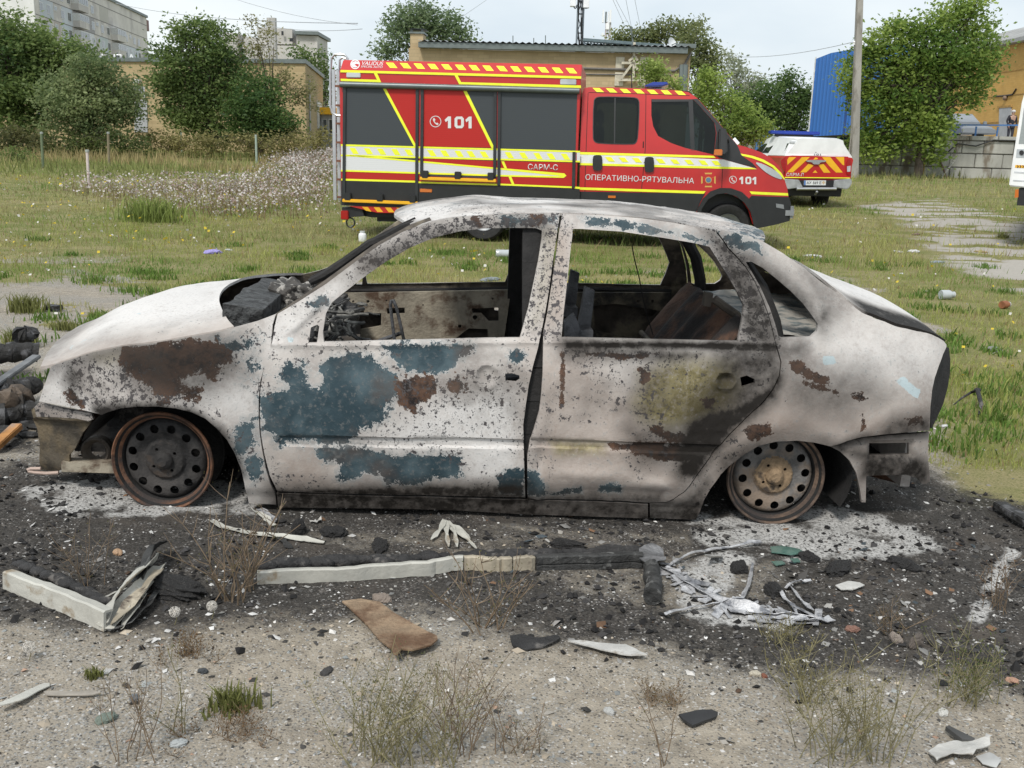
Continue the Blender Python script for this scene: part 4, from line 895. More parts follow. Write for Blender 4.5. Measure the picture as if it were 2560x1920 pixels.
blades('wall_weeds', x, y, .12+.3*RNG.random(n), .03+.02*RNG.random(n), np.array([[.17,.19,.07]])*(.5+.9*RNG.random((n, 1))), M_grass, 1, .5, 'dark weeds growing at the foot of the concrete block wall', 'weeds')
# flower heads
def flowers(name, x, y, h, s, col, label):
    z = gsample(x, y)[0]; n = len(x); c = np.stack([x, y, z+h], 1); a = RNG.random(n)*6.283; t = .5+.6*RNG.random(n)
    e1 = np.stack([np.cos(a), np.sin(a), 0*a], 1)*s[:, None]; e2 = np.stack([-np.sin(a)*np.cos(t), np.cos(a)*np.cos(t), np.sin(t)], 1)*s[:, None]
    V = np.stack([c-e1-e2, c+e1-e2, c+e1+e2, c-e1+e2], 1).reshape(-1, 3); i = np.arange(n)*4
    o = fastmesh(name, V, np.stack([i, i+1, i+2, i+3], 1), leafmat('petal', .3, .7), None, attrs=dict(tone=np.repeat(col, 4, 0))); tag(o, label, 'wildflowers', kind='stuff')
reg = np.array([gp('D', *p)[:2] for p in ((150,410),(330,385),(560,372),(640,340),(716,330),(722,468),(500,474),(300,462),(230,440))]); lo, hi = reg.min(0)-1, reg.max(0)+1
x = lo[0]+RNG.random(120000)*(hi-lo)[0]; y = lo[1]+RNG.random(120000)*(hi-lo)[1]; d = sdf(np.stack([x, y], 1), reg); k = RNG.random(len(x)) < sst(-.8, .8, d)*(.2+.8*sst(.34, .58, fbm(x*1.2, y*.8, 231))); x, y = x[k], y[k]; n = len(x)
col = np.where(RNG.random((n, 1)) < .6, np.array([[.62,.58,.56]]), np.array([[.40,.30,.27]]))*(.7+.4*RNG.random((n, 1)))
flowers('white_wildflowers', x, y, .10+.36*RNG.random(n)**1.2, .006+.00075*y*RNG.random(n), col, 'patch of white and pinkish seed heads left of the fire truck')
bx, by = x[::3]+RNG.normal(0, .1, len(x[::3])), y[::3]; nb = len(bx); blades('dry_flower_stems', bx, by, .15+.3*RNG.random(nb), .010+.008*RNG.random(nb), np.array([[.20,.145,.085]])*(.6+.8*RNG.random((nb, 1))), M_grass, 1, .5, 'brown dry stems between the white seed heads', 'weeds')
x, y = fan(2800, 6.5, 26, 1.0); z, g, c, tr = gsample(x, y); k = (RNG.random(2800) < g*sst(.34, .62, fbm(x*.6, y*.6, 233))*np.where(x < .1*y, 1, .4)); x, y = x[k], y[k]; n = len(x)
col = np.where(RNG.random((n, 1)) < .55, np.array([[.68,.52,.06]]), np.array([[.68,.66,.62]]))
flowers('yellow_wildflowers', x, y, .04+.14*RNG.random(n), .0045+.0007*y*(.5+RNG.random(n)), col, 'small yellow and white flowers scattered through the meadow')
# chips, pebbles and cinders
def chips(name, x, y, s, col, flat, label, cat, lift=.25):
    z = gsample(x, y)[0]; n = len(x); base = np.array([[1,0,0],[0,1,0],[-1,0,0],[0,-1,0],[0,0,1],[0,0,-1.]])
    J = base[None]*(.6+.8*RNG.random((n, 6, 1)))*s[:, None, None]; J[:, :, 2] *= flat[:, None]; a = RNG.random(n)*6.283; ca, sa = np.cos(a)[:, None], np.sin(a)[:, None]
    J[:, :, 0], J[:, :, 1] = (J[:, :, 0]*1.3)*ca-J[:, :, 1]*sa, (J[:, :, 0]*1.3)*sa+J[:, :, 1]*ca
    tx, ty = RNG.normal(0, .25, (n, 1)), RNG.normal(0, .25, (n, 1)); J[:, :, 2] += J[:, :, 0]*tx+J[:, :, 1]*ty
    V = (J+np.stack([x, y, z+s*flat*lift], 1)[:, None]).reshape(-1, 3); i = (np.arange(n)*6)[:, None]
    f = np.array([[0,1,4],[1,2,4],[2,3,4],[3,0,4],[1,0,5],[2,1,5],[3,2,5],[0,3,5]]); F = (i[:, :, None]+f[None]).reshape(-1, 3)
    o = fastmesh(name, V, F, leafmat('grit', .0, .8), None, attrs=dict(tone=np.repeat(col, 6, 0))); return tag(o, label, cat, kind='stuff')
n = 46000; x, y = fan(n, 1.75, 8.5, 1.6, .72); z, g, c, tr = gsample(x, y); k = RNG.random(n) < (1-.92*g)*np.where(y > 5, .5, 1); x, y, c = x[k], y[k], c[k]; n = len(x)
pal = np.array([[.52,.50,.47],[.28,.262,.235],[.35,.30,.235],[.17,.17,.165],[.24,.25,.245],[.05,.048,.045],[.33,.22,.16],[.42,.41,.40],[.26,.22,.17]]); pr_ = np.array([.08,.19,.2,.12,.12,.08,.03,.06,.12])
palc = np.array([[.55,.54,.52],[.03,.029,.028],[.016,.015,.015],[.10,.095,.09],[.20,.19,.18],[.07,.045,.03]]); prc = np.array([.13,.26,.29,.18,.10,.04])
col = np.where((RNG.random(n) < c)[:, None], palc[RNG.choice(6, n, p=prc)], pal[RNG.choice(9, n, p=pr_)])*(.75+.5*RNG.random((n, 1)))
s_ = .0017*np.exp(RNG.normal(.35, .6, n)); s_ = np.clip(s_, .0015, .014)*(.8+.06*y)
chips('gravel', x, y, s_, col, .35+.4*RNG.random(n), 'loose grey gravel and pale chips in front of the car', 'gravel')
n = 16000; x, y = fan(n, 1.9, 6, 1.2, .7); z, g, c, tr = gsample(x, y); k = RNG.random(n) < np.clip(c*1.2-.1, 0, 1)*sst(.38, .6, fbm(x*3, y*3, 241)); x, y = x[k], y[k]; n = len(x)
chips('cinders', x, y, .0035+.012*RNG.random(n)**3.2, np.array([[.02,.019,.019]])*(.5+2.2*RNG.random((n, 1))**2), .5+.5*RNG.random(n), 'black cinders and crumbs of burnt plastic round the car', 'cinders', .4)
n = 9000; x, y = fan(n, 2.1, 5.2, 1.2, .68); z, g, c, tr = gsample(x, y); k = RNG.random(n) < (.06+.75*np.clip(c, 0, 1))*sst(.36, .66, fbm(x*1.8+2, y*1.8, 251)); x, y = x[k], y[k]; n = len(x)
pf_ = np.array([[.03,.029,.028],[.09,.085,.08],[.20,.195,.185],[.34,.33,.31],[.17,.10,.06],[.06,.075,.085]]); chips('burnt_flakes', x, y, (.004+.014*RNG.random(n)**2.6)*np.clip(.45+.17*y, .8, 1.1), pf_[RNG.choice(6, n, p=[.34,.22,.18,.12,.08,.06])]*(.7+.6*RNG.random((n, 1))), .05+.14*RNG.random(n), 'thin burnt flakes and scraps littering the ground beside the car', 'debris', 1.3)
n = 5200; x, y = fan(n, 2.0, 6, 1.2, .7); z, g, c, tr = gsample(x, y); k = RNG.random(n) < (.10+.5*np.clip(c, 0, 1))*sst(.45, .68, fbm(x*2.2+5, y*2.2, 243)); x, y = x[k], y[k]; n = len(x)
chips('ash_flakes', x, y, .003+.012*RNG.random(n)**2.8, np.array([[.60,.59,.57]])*(.55+.5*RNG.random((n, 1))), .10+.12*RNG.random(n), 'white flakes of ash and melted trim on the burnt ground', 'ash', .9)
# ================================================================== helpers for sheets laid on a vehicle's side
class Side:
    """surface y = f(x, z) in the frame of an empty; photo pixels are dropped onto it"""
    def __init__(s, e, f=None):
        bpy.context.view_layer.update(); s.e = e; mw_ = np.array(e.matrix_world); s.R = mw_[:3, :3]; s.o = mw_[:3, 3]; s.c = s.R.T@(CAM-s.o)
        s.f = f or (lambda x, z: 0*x)
    def xz(s, tag_, pts):
        d = rays(tag_, pts)@s.R; t = (0-s.c[1])/d[:, 1]
        for k in range(12):
            P = s.c+t[:, None]*d; t = (s.f(P[:, 0], P[:, 2])-s.c[1])/d[:, 1]
        P = s.c+t[:, None]*d; return P[:, [0, 2]]
    def p3(s, Q, off=0.):
        Q = np.atleast_2d(Q); return np.stack([Q[:, 0], s.f(Q[:, 0], Q[:, 1])-off, Q[:, 1]], 1)
    def sheet(s, name, tag_, polys, mat_, off=.003, th=.002, h=.12, parent=None, raw=False, holes=(), smooth=False, attrs=None):
        VV = []; FF = []; o = 0
        for p in polys:
            Q = np.asarray(p) if raw else s.xz(tag_, p); H = [np.asarray(q) if raw else s.xz(tag_, q) for q in holes]
            V2, T = cdt(Q, H, h); a = V2[T[:, 1]]-V2[T[:, 0]]; b = V2[T[:, 2]]-V2[T[:, 0]]; ar = a[:, 0]*b[:, 1]-a[:, 1]*b[:, 0]
            T = np.where((ar > 0)[:, None], T, T[:, ::-1])
            V, F, k, nb = skin(V2, T, s.p3(V2, off+th), s.p3(V2, off)); VV.append(V); FF.append(F+o); o += len(V)
        return fastmesh(name, np.vstack(VV), np.vstack(FF), mat_, parent or s.e, smooth, sharp=40 if smooth else None)
    def text(s, name, body, tag_, p0, p1, hpx, mat_, off=.004, bold=.0):
        """baseline from p0 to p1, letters hpx high"""
        Q = s.xz(tag_, [p0, p1, (p0[0], p0[1]-hpx)]); ex = np.array([Q[1, 0]-Q[0, 0], 0, Q[1, 1]-Q[0, 1]]); wd = np.linalg.norm(ex); ex /= wd; ey = np.array([0, 0, 1.])
        y0 = float(s.f(Q[:1, 0], Q[:1, 1]).item() if hasattr(s.f(Q[:1, 0], Q[:1, 1]), 'item') else s.f(Q[:1, 0], Q[:1, 1])[0])
        y1 = float(np.ravel(s.f(Q[1:2, 0], Q[1:2, 1]))[0]); y2 = float(np.ravel(s.f(Q[2:3, 0], Q[2:3, 1]))[0])
        hh = Q[2, 1]-Q[0, 1]; ey = np.array([0, (y2-y0)/hh, 1.]); ex = np.array([ex[0], (y1-y0)/wd, ex[2]])
        return text_mesh(body, 1, hh, mat_, name, s.e, np.array([Q[0, 0], y0-off, Q[0, 1]]), ex, ey, np.array([0, -1., 0]), width=wd, bold=bold)
    def disc(s, tag_, c, r, n=24, r2=None):
        return [(c[0]+r*math.cos(2*math.pi*q/n), c[1]+(r2 or r)*math.sin(2*math.pi*q/n)) for q in range(n)]
def ringpoly(c, r, w_, n=28):       # a ring as one polygon with a hairline slit
    A = [(c[0]+r*math.cos(2*math.pi*q/n+.001), c[1]+r*math.sin(2*math.pi*q/n+.001)) for q in range(n)]+[(c[0]+r, c[1]-.02*r)]
    B = [(c[0]+(r-w_)*math.cos(2*math.pi*q/n+.001), c[1]+(r-w_)*math.sin(2*math.pi*q/n+.001)) for q in range(n)]+[(c[0]+r-w_, c[1]-.02*r)]
    return A+B[::-1]
def handset(c, r):                  # telephone receiver inside the ring
    q = [(-.42,-.62),(-.2,-.66),(-.02,-.3),(-.2,-.12),(-.08,.12),(.12,.34),(.32,.2),(.58,.46),(.46,.66),(.2,.62),(-.12,.36),(-.38,0),(-.5,-.34)]
    return [(c[0]+r*x, c[1]+r*y) for x, y in q]
def cross_pattee(c, r):
    A = []
    for k in range(4):
        a = k*math.pi/2; ca, sa = math.cos(a), math.sin(a)
        for x, y in ((.20, -.16), (.98, -.52), (.98, .52), (.20, .16)): A.append((c[0]+r*(x*ca-y*sa), c[1]+r*(x*sa+y*ca)))
    return A
def gloss(name, col, rough=.3, var=.06, coat=.3, metal=0):
    mt = MT(name, col, rough, metal, var, 3, 0); mt.node_tree.nodes['Principled BSDF'].inputs['Coat Weight'].default_value = coat; mt.node_tree.nodes['Principled BSDF'].inputs['Coat Roughness'].default_value = .08
    return mt
M_red = gloss('fire_red_paint', (.47,.016,.014), .35); M_reddec = MT('red_film', (.46,.020,.016), .5, 0, .1, 3); M_yel = MT('lime_reflective', (.84,.88,.035), .5, 0, .05, 5)
M_ora = MT('amber_reflective', (.82,.44,.015), .5, 0, .05, 5); M_wht = MT('white_film', (.72,.73,.73), .45, 0, .06, 5); M_blk = MT('black_plastic', (.016,.017,.018), .5, 0, .15, 6); M_gw = MT('grey_film', (.46,.48,.48), .5, 0, .06, 5)
M_glass = gloss('tinted_glass', (.010,.014,.013), .12, .2, .0); M_dglass = gloss('dark_car_glass', (.02,.026,.03), .08, .2, .3); _t = M_glass.node_tree; _tr = _t.nodes.new('ShaderNodeBsdfTransparent'); _tr.inputs[0].default_value = (.30,.36,.34,1); _ms = _t.nodes.new('ShaderNodeMixShader'); _ms.inputs[0].default_value = .55
_t.links.new(_t.nodes['Principled BSDF'].outputs[0], _ms.inputs[2]); _t.links.new(_tr.outputs[0], _ms.inputs[1]); _t.links.new(_ms.outputs[0], _t.nodes['Material Output'].inputs[0])
M_tyre = MT('tyre_rubber', (.018,.018,.018), .85, 0, .3, 20, .3, 60); M_alu = MT('brushed_aluminium', (.55,.56,.57), .35, .8, .08, 8)
M_blue = gloss('blue_lens', (.02,.05,.32), .15); M_white = gloss('white_paint', (.82,.83,.83), .3); M_lens = gloss('clear_lens', (.45,.47,.49), .1, .2, 1.); M_amb = gloss('amber_lens', (.55,.15,.02), .2); M_tail = gloss('red_lens', (.35,.012,.012), .15); M_gold = MT('gold_film', (.62,.38,.09), .5, 0, .06, 5); M_steel = MT('wheel_steel', (.30,.31,.32), .5, .6, .12, 8); M_let = MT('letter_film', (.66,.66,.65), .45, 0, .04, 5)
def slatmat(name, col, step=.03):
    if name in MATS: return MATS[name]
    mt, t, b = newmat(name); b.inputs['Specular IOR Level'].default_value = .3; co = _co(t); sx = t.nodes.new('ShaderNodeSeparateXYZ'); t.links.new(co, sx.inputs[0])
    ph = _math(t, 'FRACT', _math(t, 'DIVIDE', sx.outputs[2], step)); h = _math(t, 'MULTIPLY', _ramp(t, ph, 0, .18), _ramp(t, ph, 1, .82))
    c = _mix(t, h, tuple(x*.93 for x in col), col);
    t.links.new(c, b.inputs['Base Color']); b.inputs['Roughness'].default_value = .5; return mt
def road_wheel(parent, c, R, wd, name='wheel', rimr=.56, mrim=None):
    e = empty(name, c); e.parent = parent; r = R*rimr; mb = MB()
    mb.lathe([(r, wd*.08), (r*1.1, .0), (R*.9, -.01), (R*.985, .03), (R, .06), (R, wd-.06), (R*.985, wd-.03), (R*.9, wd), (r, wd)], (0, 0, 0), (0, 1, 0), 40); mb.build('tyre', M_tyre, e, True, 50)
    mb = MB(); mb.lathe([(0, .02), (r*.25, .02), (r*.3, .05), (r*.62, .09), (r*.8, .05), (r*.95, .03), (r*1.01, .0), (r*1.01, wd*.8), (0, wd*.8)], (0, 0, 0), (0, 1, 0), 32); mb.build('rim', mrim or M_steel, e, True, 30)
    return e

# ================================================================== fire truck
a_ = rad(-5.7); tg = gp('D', 1574, 540)
truck = empty('fire_truck', (tg[0], tg[1], tg[2]), a_); tag(truck, 'red fire truck with lime reflective stripes and dark roller shutters parked on the grass', 'fire truck')
TS = Side(truck)
_b = TS.xz('i', [(110,1318),(106,192),(2120,246),(2110,1340),(150,90),(2095,146)]); xl = _b[0, 0]; xr = _b[2, 0]; zb = _b[0, 1]; z1 = (_b[1, 1]+_b[2, 1])/2
CH = .22; TC = Side(truck); TC.f = lambda x, z: np.clip((z-z1)/.20, 0, 1.2)*CH
_t = TC.xz('i', [(150,92),(2095,146),(1100,118)]); z2 = _t[:, 1].mean(); WB = 2.2
kslope = CH/(z2-z1); TC.f = lambda x, z: np.clip((z-z1), 0, 1)*kslope
for _ in range(4):
    _t = TC.xz('i', [(150,92),(2095,146),(1100,118)]); z2 = _t[:, 1].mean(); kslope = CH/max(.05, z2-z1)
mb = MB(); pr = [(0, zb+.22), (0, z1), (CH, z2), (WB-CH, z2), (WB, z1), (WB, zb+.22)]; mb.prism([(xl, y, z) for y, z in pr], (xr-xl, 0, 0)); mb.build('body', M_red, truck, bevel=.01)
mb = MB(); mb.box((xl+.02, .012, zb+.02), (xr-.01, WB-.012, zb+.218)); mb.box((xl+.5, .3, zb-.25), (xr+1.5, 1.9, zb+.0)); mb.build('chassis', M_blk, truck)
skirt = [(112,1108),(745,1128),(1430,1150),(2110,1180),(2110,1345),(1640,1345),(1560,1305),(1290,1296),(1020,1305),(915,1345),(112,1318)]
TS.sheet('skirt', 'i', [skirt], M_blk, .0, .012)
M_slat = slatmat('charcoal_shutter', (.052,.060,.066)); M_slatr = slatmat('red_shutter', (.44,.022,.018)); M_slatw = slatmat('silver_shutter', (.66,.67,.68))
def shutter(dark, red, low=None):
    o = TS.sheet('roller_shutter', 'i', [dark], M_slat, .001, .005)
    for q in red: TS.sheet('red_film', 'i', [q], M_slatr, .0065, .0015, parent=o)
    return o
s1 = shutter([(133,322),(750,338),(745,1292),(131,1272)], [[(478,335),(750,341),(745,824),(738,824)], [(133,1034),(745,1050),(745,1112),(133,1097)]])
s2 = shutter([(795,342),(1412,357),(1405,1092),(790,1072)], [[(798,345),(1140,353),(1385,836),(794,824)], [(792,926),(1402,946),(1402,1078),(792,1052)]])
s3 = shutter([(1445,360),(2088,378),(2066,1168),(1440,1148)], [[(1442,946),(2064,962),(2062,1158),(1440,1136)]])
dy = lambda x: (x-110)*.0275
TS.sheet('white_stripe', 'i', [[(110,822),(2076,876),(2076,942),(110,894)], [(2084,876),(2112,877),(2112,945),(2084,944)]], M_slatw, .009, .0015)
TS.sheet('grey_wedge', 'i', [[(110,906),(240,906),(1430,1012),(1985,1060),(1985,1084),(1440,1066),(110,1022)]], M_slatw, .009, .0015)
yl = [[(110,806),(2112,862),(2112,876),(110,822)], [(110,892),(2112,944),(2112,958),(110,907)], [(150,900),(250,898),(1430,1004),(1980,1050),(1998,1070),(1975,1088),(1440,1076),(110,1034),(110,1020),(1440,1062),(1970,1074),(1430,1018),(240,912)],
      [(112,1094),(745,1112),(745,1128),(112,1110)], [(758,1118),(1425,1138),(1425,1152),(758,1132)], [(1440,1136),(2048,1160),(2048,1174),(1440,1150)], [(2060,1160),(2112,1164),(2112,1182),(2060,1176)],
      [(458,333),(484,334),(745,826),(722,826)], [(1130,352),(1160,353),(1398,840),(1372,840)], [(1453,950),(1476,950),(1503,1014),(1480,1012)], [(1512,1076),(1536,1077),(1562,1140),(1540,1140)],
      [(106,184),(2122,238),(2122,258),(106,204)], [(108,258),(412,266),(384,208),(412,210),(448,288),(108,276)], [(1060,228),(1088,230),(1116,286),(2120,314),(2120,336),(1100,304)]]
TS.sheet('reflective_line', 'i', yl, M_yel, .0115, .001)
bl = []
for x in (180,300,410,530,640, 830,940,1060,1160,1270, 1480,1600,1720,1830,1950):
    q = dy(x-60); bl.append([(x, 836+q), (x+48, 837+q), (x+80, 888+q), (x+32, 887+q)])
TS.sheet('reflective_block', 'i', bl, M_yel, .0115, .001)
TC.sheet('roof_edge_block', 'i', [[(x, 122+(x-485)*.030), (x+62, 124+(x-485)*.030), (x+97, 168+(x-485)*.030), (x+35, 165+(x-485)*.030)] for x in (485,602,717,832,947,1063,1178,1293,1410,1526,1641,1757,1875,1992)], M_yel, .002, .0015)
TC.text('body_lettering', 'VALIDUS', 'i', (278,143), (458,147), 32, M_let); TC.text('body_lettering', 'SPECIAL AUTO', 'i', (276,163), (456,168), 16, M_let)
TC.sheet('round_logo', 'i', [ringpoly((228,137), 40, 8), [(196,135),(206,118),(232,110),(258,120),(262,138),(240,132),(222,138),(236,150),(250,158),(226,164),(204,156)]], M_let, .002, .0015)
TS.sheet('phone_sign', 'i', [ringpoly((902,616), 48, 6), handset((902,616), 44)], M_let, .009, .002)
DIG = dict(one=[(.05,.72),(.42,1),(.72,1),(.72,0),(.40,0),(.40,.66),(.16,.52)], zero=[(0,.18),(.2,0),(.8,0),(1,.18),(1,.82),(.8,1),(.2,1),(0,.82),(0,.5),(.3,.5),(.3,.74),(.36,.78),(.64,.78),(.7,.74),(.7,.26),(.64,.22),(.36,.22),(.3,.26),(.3,.499),(0,.499)])
def num101(S_, tag_, p0, p1, h, off, parent=None):
    w_ = (p1[0]-p0[0])/3.1; sl = (p1[1]-p0[1])/(p1[0]-p0[0]); q = []
    for k, g in enumerate(('one', 'zero', 'one')): q.append([(p0[0]+w_*(k*1.05+x*.95), p0[1]+sl*w_*k-h*y) for x, y in DIG[g]])
    return S_.sheet('number_lettering', tag_, q, M_let, off, .001, parent=parent)
num101(TS, 'i', (975,672), (1230,674), 98, .011); TS.text('body_lettering', 'САРМ-С', 'i', (1675,1020), (1925,1026), 50, M_let, .011, .005)
def tb(name, pts, tag_, wd, hpx, mat_, y=-.05, parent=truck):
    pass
mb = MB(); P = TS.p3(TS.xz('i', [(108,306),(2108,362)]), .035); mb.tube(P, .045, 12); mb.build('rain_gutter', MT('grey_alu', (.12,.14,.14), .4, .4, .1, 6), truck, True)
M_guide = MT('dark_guide', (.035,.038,.04), .5, .3)
for x0, ya, yb in ((142,330,1268),(750,345,1290),(792,346,1075),(1403,362,1082),(1438,362,1150),(2062,870,1172)):
    mb = MB(); P = TS.p3(TS.xz('i', [(x0, ya), (x0-6, yb)]), .016); mb.bar(P[0], P[1], .045, .03, up=(0, 1, 0)); mb.build('shutter_guide', M_guide, truck)
for p, q in (((130,1276),(760,1300)), ((775,1092),(1412,1112))):
    mb = MB(); P = TS.p3(TS.xz('i', [p, q]), .05); mb.bar(P[0], P[1], .05, .05); o = mb.build('pull_bar', M_ora, truck, bevel=.008)
    for f in (.07, .5, .93):
        mb = MB(); c = P[0]*(1-f)+P[1]*f; mb.box(c+np.array([-.05, -.03, .0]), c+np.array([.05, .04, .12])); mb.build('latch', M_blk, o, bevel=.01)
for c, mat_, s_ in (((215,228), M_lens, (.11,.035)), ((2013,285), M_lens, (.12,.04)), ((822,1195), M_amb, (.10,.03))):
    mb = MB(); P = TS.p3(TS.xz('i', [c]), .02)[0]; mb.box(P-np.array([s_[0], .0, s_[1]]), P+np.array([s_[0], .02, s_[1]])); mb.build('marker_lamp', mat_, truck, bevel=.008)
TS.sheet('chevron_strip', 'i', [[(170,1322),(800,1340),(800,1384),(420,1380),(300,1352)]], M_red, .012, .01)
TS.sheet('chevron_block', 'i', [[(x, 1330+(x-290)*.027), (x+48, 1331+(x-290)*.027), (x+80, 1371+(x-290)*.027), (x+32, (1362 if x < 300 else 1370)+(x-290)*.027)] for x in (288,385,480,575,668,765)], M_ora, .023, .002)
mb = MB(); Q = TS.xz('i', [(150,1335),(690,1375),(600,1420),(350,1425),(200,1400)]); mb.prism([(x, .15, z) for x, z in Q], (0, 1.8, 0)); mb.build('underrun_tank', M_blk, truck)
mb = MB(); Q = TS.xz('i', [(112,1335),(280,1340),(300,1410),(170,1420),(110,1480),(190,1470),(120,1390)]); mb.prism([(x, .02, z) for x, z in (Q[0], Q[1], Q[2], Q[3], Q[6])], (0, .25, 0)); mb.build('rear_bracket', M_blk, truck)
mb = MB(); P = TS.p3(TS.xz('i', [(140,1400)]), .0)[0]; mb.box(P-np.array([.06, .02, .07]), P+np.array([.06, .04, .07])); mb.build('tail_lamp', M_tail, truck, bevel=.01)
mb = MB(); c = TS.p3(TS.xz('i', [(182,1465)]), -.05)[0]; mb.tube([c+np.array([.065*math.cos(q), 0, .075*math.sin(q)]) for q in np.linspace(0, 6.28, 14)], .012, 6); mb.build('tow_eye', M_blk, truck, True)
# rear ladder
lad = empty('ladder', (0, 0, 0)); lad.parent = truck
def ladpts(pts, y):
    d = rays('i', pts)@TS.R; t = (y-TS.c[1])/d[:, 1]; return TS.c+t[:, None]*d
mb = MB(); r1 = ladpts([(165,160),(165,90),(140,58),(100,52),(55,55),(28,85),(20,200),(20,480),(35,545),(75,565),(105,567)], .35); mb.tube(r1, .02, 8); mb.build('hand_rail', M_alu, lad, True)
mb = MB(); r1 = ladpts([(150,92),(120,80),(98,100),(95,200)], .5); mb.tube(r1, .018, 8); mb.build('hand_rail', M_alu, lad, True)
for x, y in ((50, .35), (88, .75)):
    mb = MB(); q = ladpts([(x-4, 180), (x+10, 1275)], y); mb.bar(q[0], q[1], .055, .03, up=(0, 1, 0)); mb.build('ladder_rail', M_alu, lad, bevel=.006)
for yy in (318, 480, 632, 790, 945, 1100, 1248):
    mb = MB(); q0 = ladpts([(50, yy)], .35)[0]; q1 = ladpts([(90, yy)], .75)[0]; mb.bar(q0, q1, .035, .03); q2 = np.array([xl, q0[1]+.05, q0[2]]); mb.bar(q0, q2, .03, .03); mb.build('rung', MT('brown_grip', (.20,.10,.06), .7), lad)
# ---- crew cab
zw = TS.xz('j', [(700,760)])[0, 1]; zr = TS.xz('j', [(700,160)])[0, 1]; xh = TS.xz('j', [(1600,760)])[0, 0]; xf = TS.xz('j', [(2050,1200)])[0, 0]
TK = Side(truck, lambda x, z: .05+.16*np.clip((np.asarray(z)-zw+.1)/(zr-zw), 0, 1.3)**1.3+.22*np.clip((np.asarray(x)-xh)/(xf-xh), 0, 1.1)**2)
cabo = [(105,1200),(112,700),(132,200),(146,152),(190,140),(420,142),(620,150),(1000,168),(1110,186),(1190,240),(1290,350),(1400,480),(1500,600),(1560,670),(1640,690),(1780,740),(1880,800),(1940,860),(1975,920),(1992,980),(2022,1080),(2032,1150),(2050,1200),(2056,1300),(2040,1372),(1900,1408),(1740,1440),(1700,1400),(1660,1270),(1600,1180),(1500,1125),(1400,1115),(1310,1145),(1240,1215),(1195,1300),(1180,1420),(105,1390)]
rw_ = smoothpoly([(240,270),(262,240),(300,232),(600,238),(640,250),(655,290),(640,600),(622,650),(590,662),(290,655),(248,640),(234,600)], 1); fwn = smoothpoly([(768,250),(1150,252),(1200,300),(1350,470),(1365,560),(1345,762),(1240,738),(1080,700),(950,655),(830,590),(785,500),(768,400)], 0)
O2 = TK.xz('j', cabo); W2_ = 2.05
cab = TK.sheet('cab', 'j', [O2], M_red, 0, .004, .15, raw=True, holes=[TK.xz('j', rw_), TK.xz('j', fwn)], smooth=True)
n = len(O2); near = TK.p3(O2, -.002); far = near.copy(); far[:, 1] = WB-near[:, 1]
V = np.vstack([near, far]); F = [(k, (k+1) % n, n+(k+1) % n, n+k) for k in range(n)]
mi = [2 if 9 <= k <= 12 else (1 if (k >= 20 and k != n-1) else 0) for k in range(n)]
fastmesh('cab_shell', V, F, [M_red, M_blk, M_glass], cab, mi=mi)
V2, T = cdt(O2, [TK.xz('j', rw_), TK.xz('j', fwn)], .2); q = TK.p3(V2, .0); fq = np.column_stack([q[:, 0], WB-q[:, 1], q[:, 2]]); gq = fq-np.array([0, .03, 0]); V, F, _a, _b = skin(V2, T, fq, gq); fastmesh('far_side', V, F, M_red, cab)
sx_ = TK.xz('j', [(330,560),(560,560),(900,560)])
for xx in (sx_[0, 0]-.1, sx_[2, 0]-.15):
    for yy in (.38, WB-.9):
        mb = MB(); mb.box((xx-.06, yy, zw-.2), (xx+.08, yy+.5, zw+.42)); mb.box((xx-.03, yy+.13, zw+.44), (xx+.07, yy+.37, zw+.66)); mb.build('cab_seat', M_blk, cab, bevel=.03)
mb = MB(); mb.box((near[0][0]+.1, .3, zw-.9), (near[14][0], WB-.3, zw-.05)); mb.build('cab_interior', M_blk, cab)
TK.sheet('window_rubber', 'j', [smoothpoly([(232,268),(255,234),(300,224),(605,230),(648,244),(662,290),(648,600),(630,656),(592,670),(288,662),(240,645),(226,600)], 1)], M_blk, .004, .006, holes=[rw_], parent=cab, smooth=True)
o = TK.sheet('rear_side_window', 'j', [rw_], M_glass, -.004, .003, parent=cab, smooth=True); TK.sheet('window_bar', 'j', [[(428,235),(440,235),(434,660),(422,660)]], M_blk, .001, .003, parent=o)
o = TK.sheet('front_side_window', 'j', [fwn], M_glass, -.004, .003, parent=cab, smooth=True); TK.sheet('window_bar', 'j', [[(1110,252),(1150,252),(1168,725),(1130,720)], [(768,252),(1150,250),(1150,272),(775,276)]], M_blk, .001, .003, parent=o)
TK.sheet('black_cowl', 'j', [[(1150,250),(1192,246),(1292,356),(1402,486),(1502,606),(1562,676),(1600,770),(1700,840),(1740,885),(1560,840),(1430,802),(1345,766),(1368,560),(1352,470),(1202,300)]], M_blk, .005, .004, parent=cab, smooth=True)
TK.sheet('lower_trim', 'j', [[(105,1100),(1262,1122),(1225,1185),(1180,1290),(1165,1420),(105,1390)], [(1690,1140),(2034,1152),(2052,1200),(2057,1300),(2041,1372),(1900,1410),(1735,1442),(1712,1400),(1690,1290),(1640,1200)]], M_blk, .005, .006, parent=cab, smooth=True)
arch = [(1168,1420),(1190,1270),(1240,1170),(1310,1100),(1400,1068),(1500,1070),(1600,1105),(1670,1170),(1720,1270),(1745,1440),(1715,1440),(1680,1290),(1620,1200),(1540,1140),(1450,1115),(1370,1125),(1290,1170),(1230,1260),(1205,1420)]
TK.sheet('wheel_arch_trim', 'j', [arch], M_blk, .006, .05, parent=cab, smooth=True)
TK.sheet('white_stripe', 'j', [[(110,748),(1360,804),(1430,806),(1730,890),(1420,874),(110,842)]], M_wht, .005, .001, parent=cab)
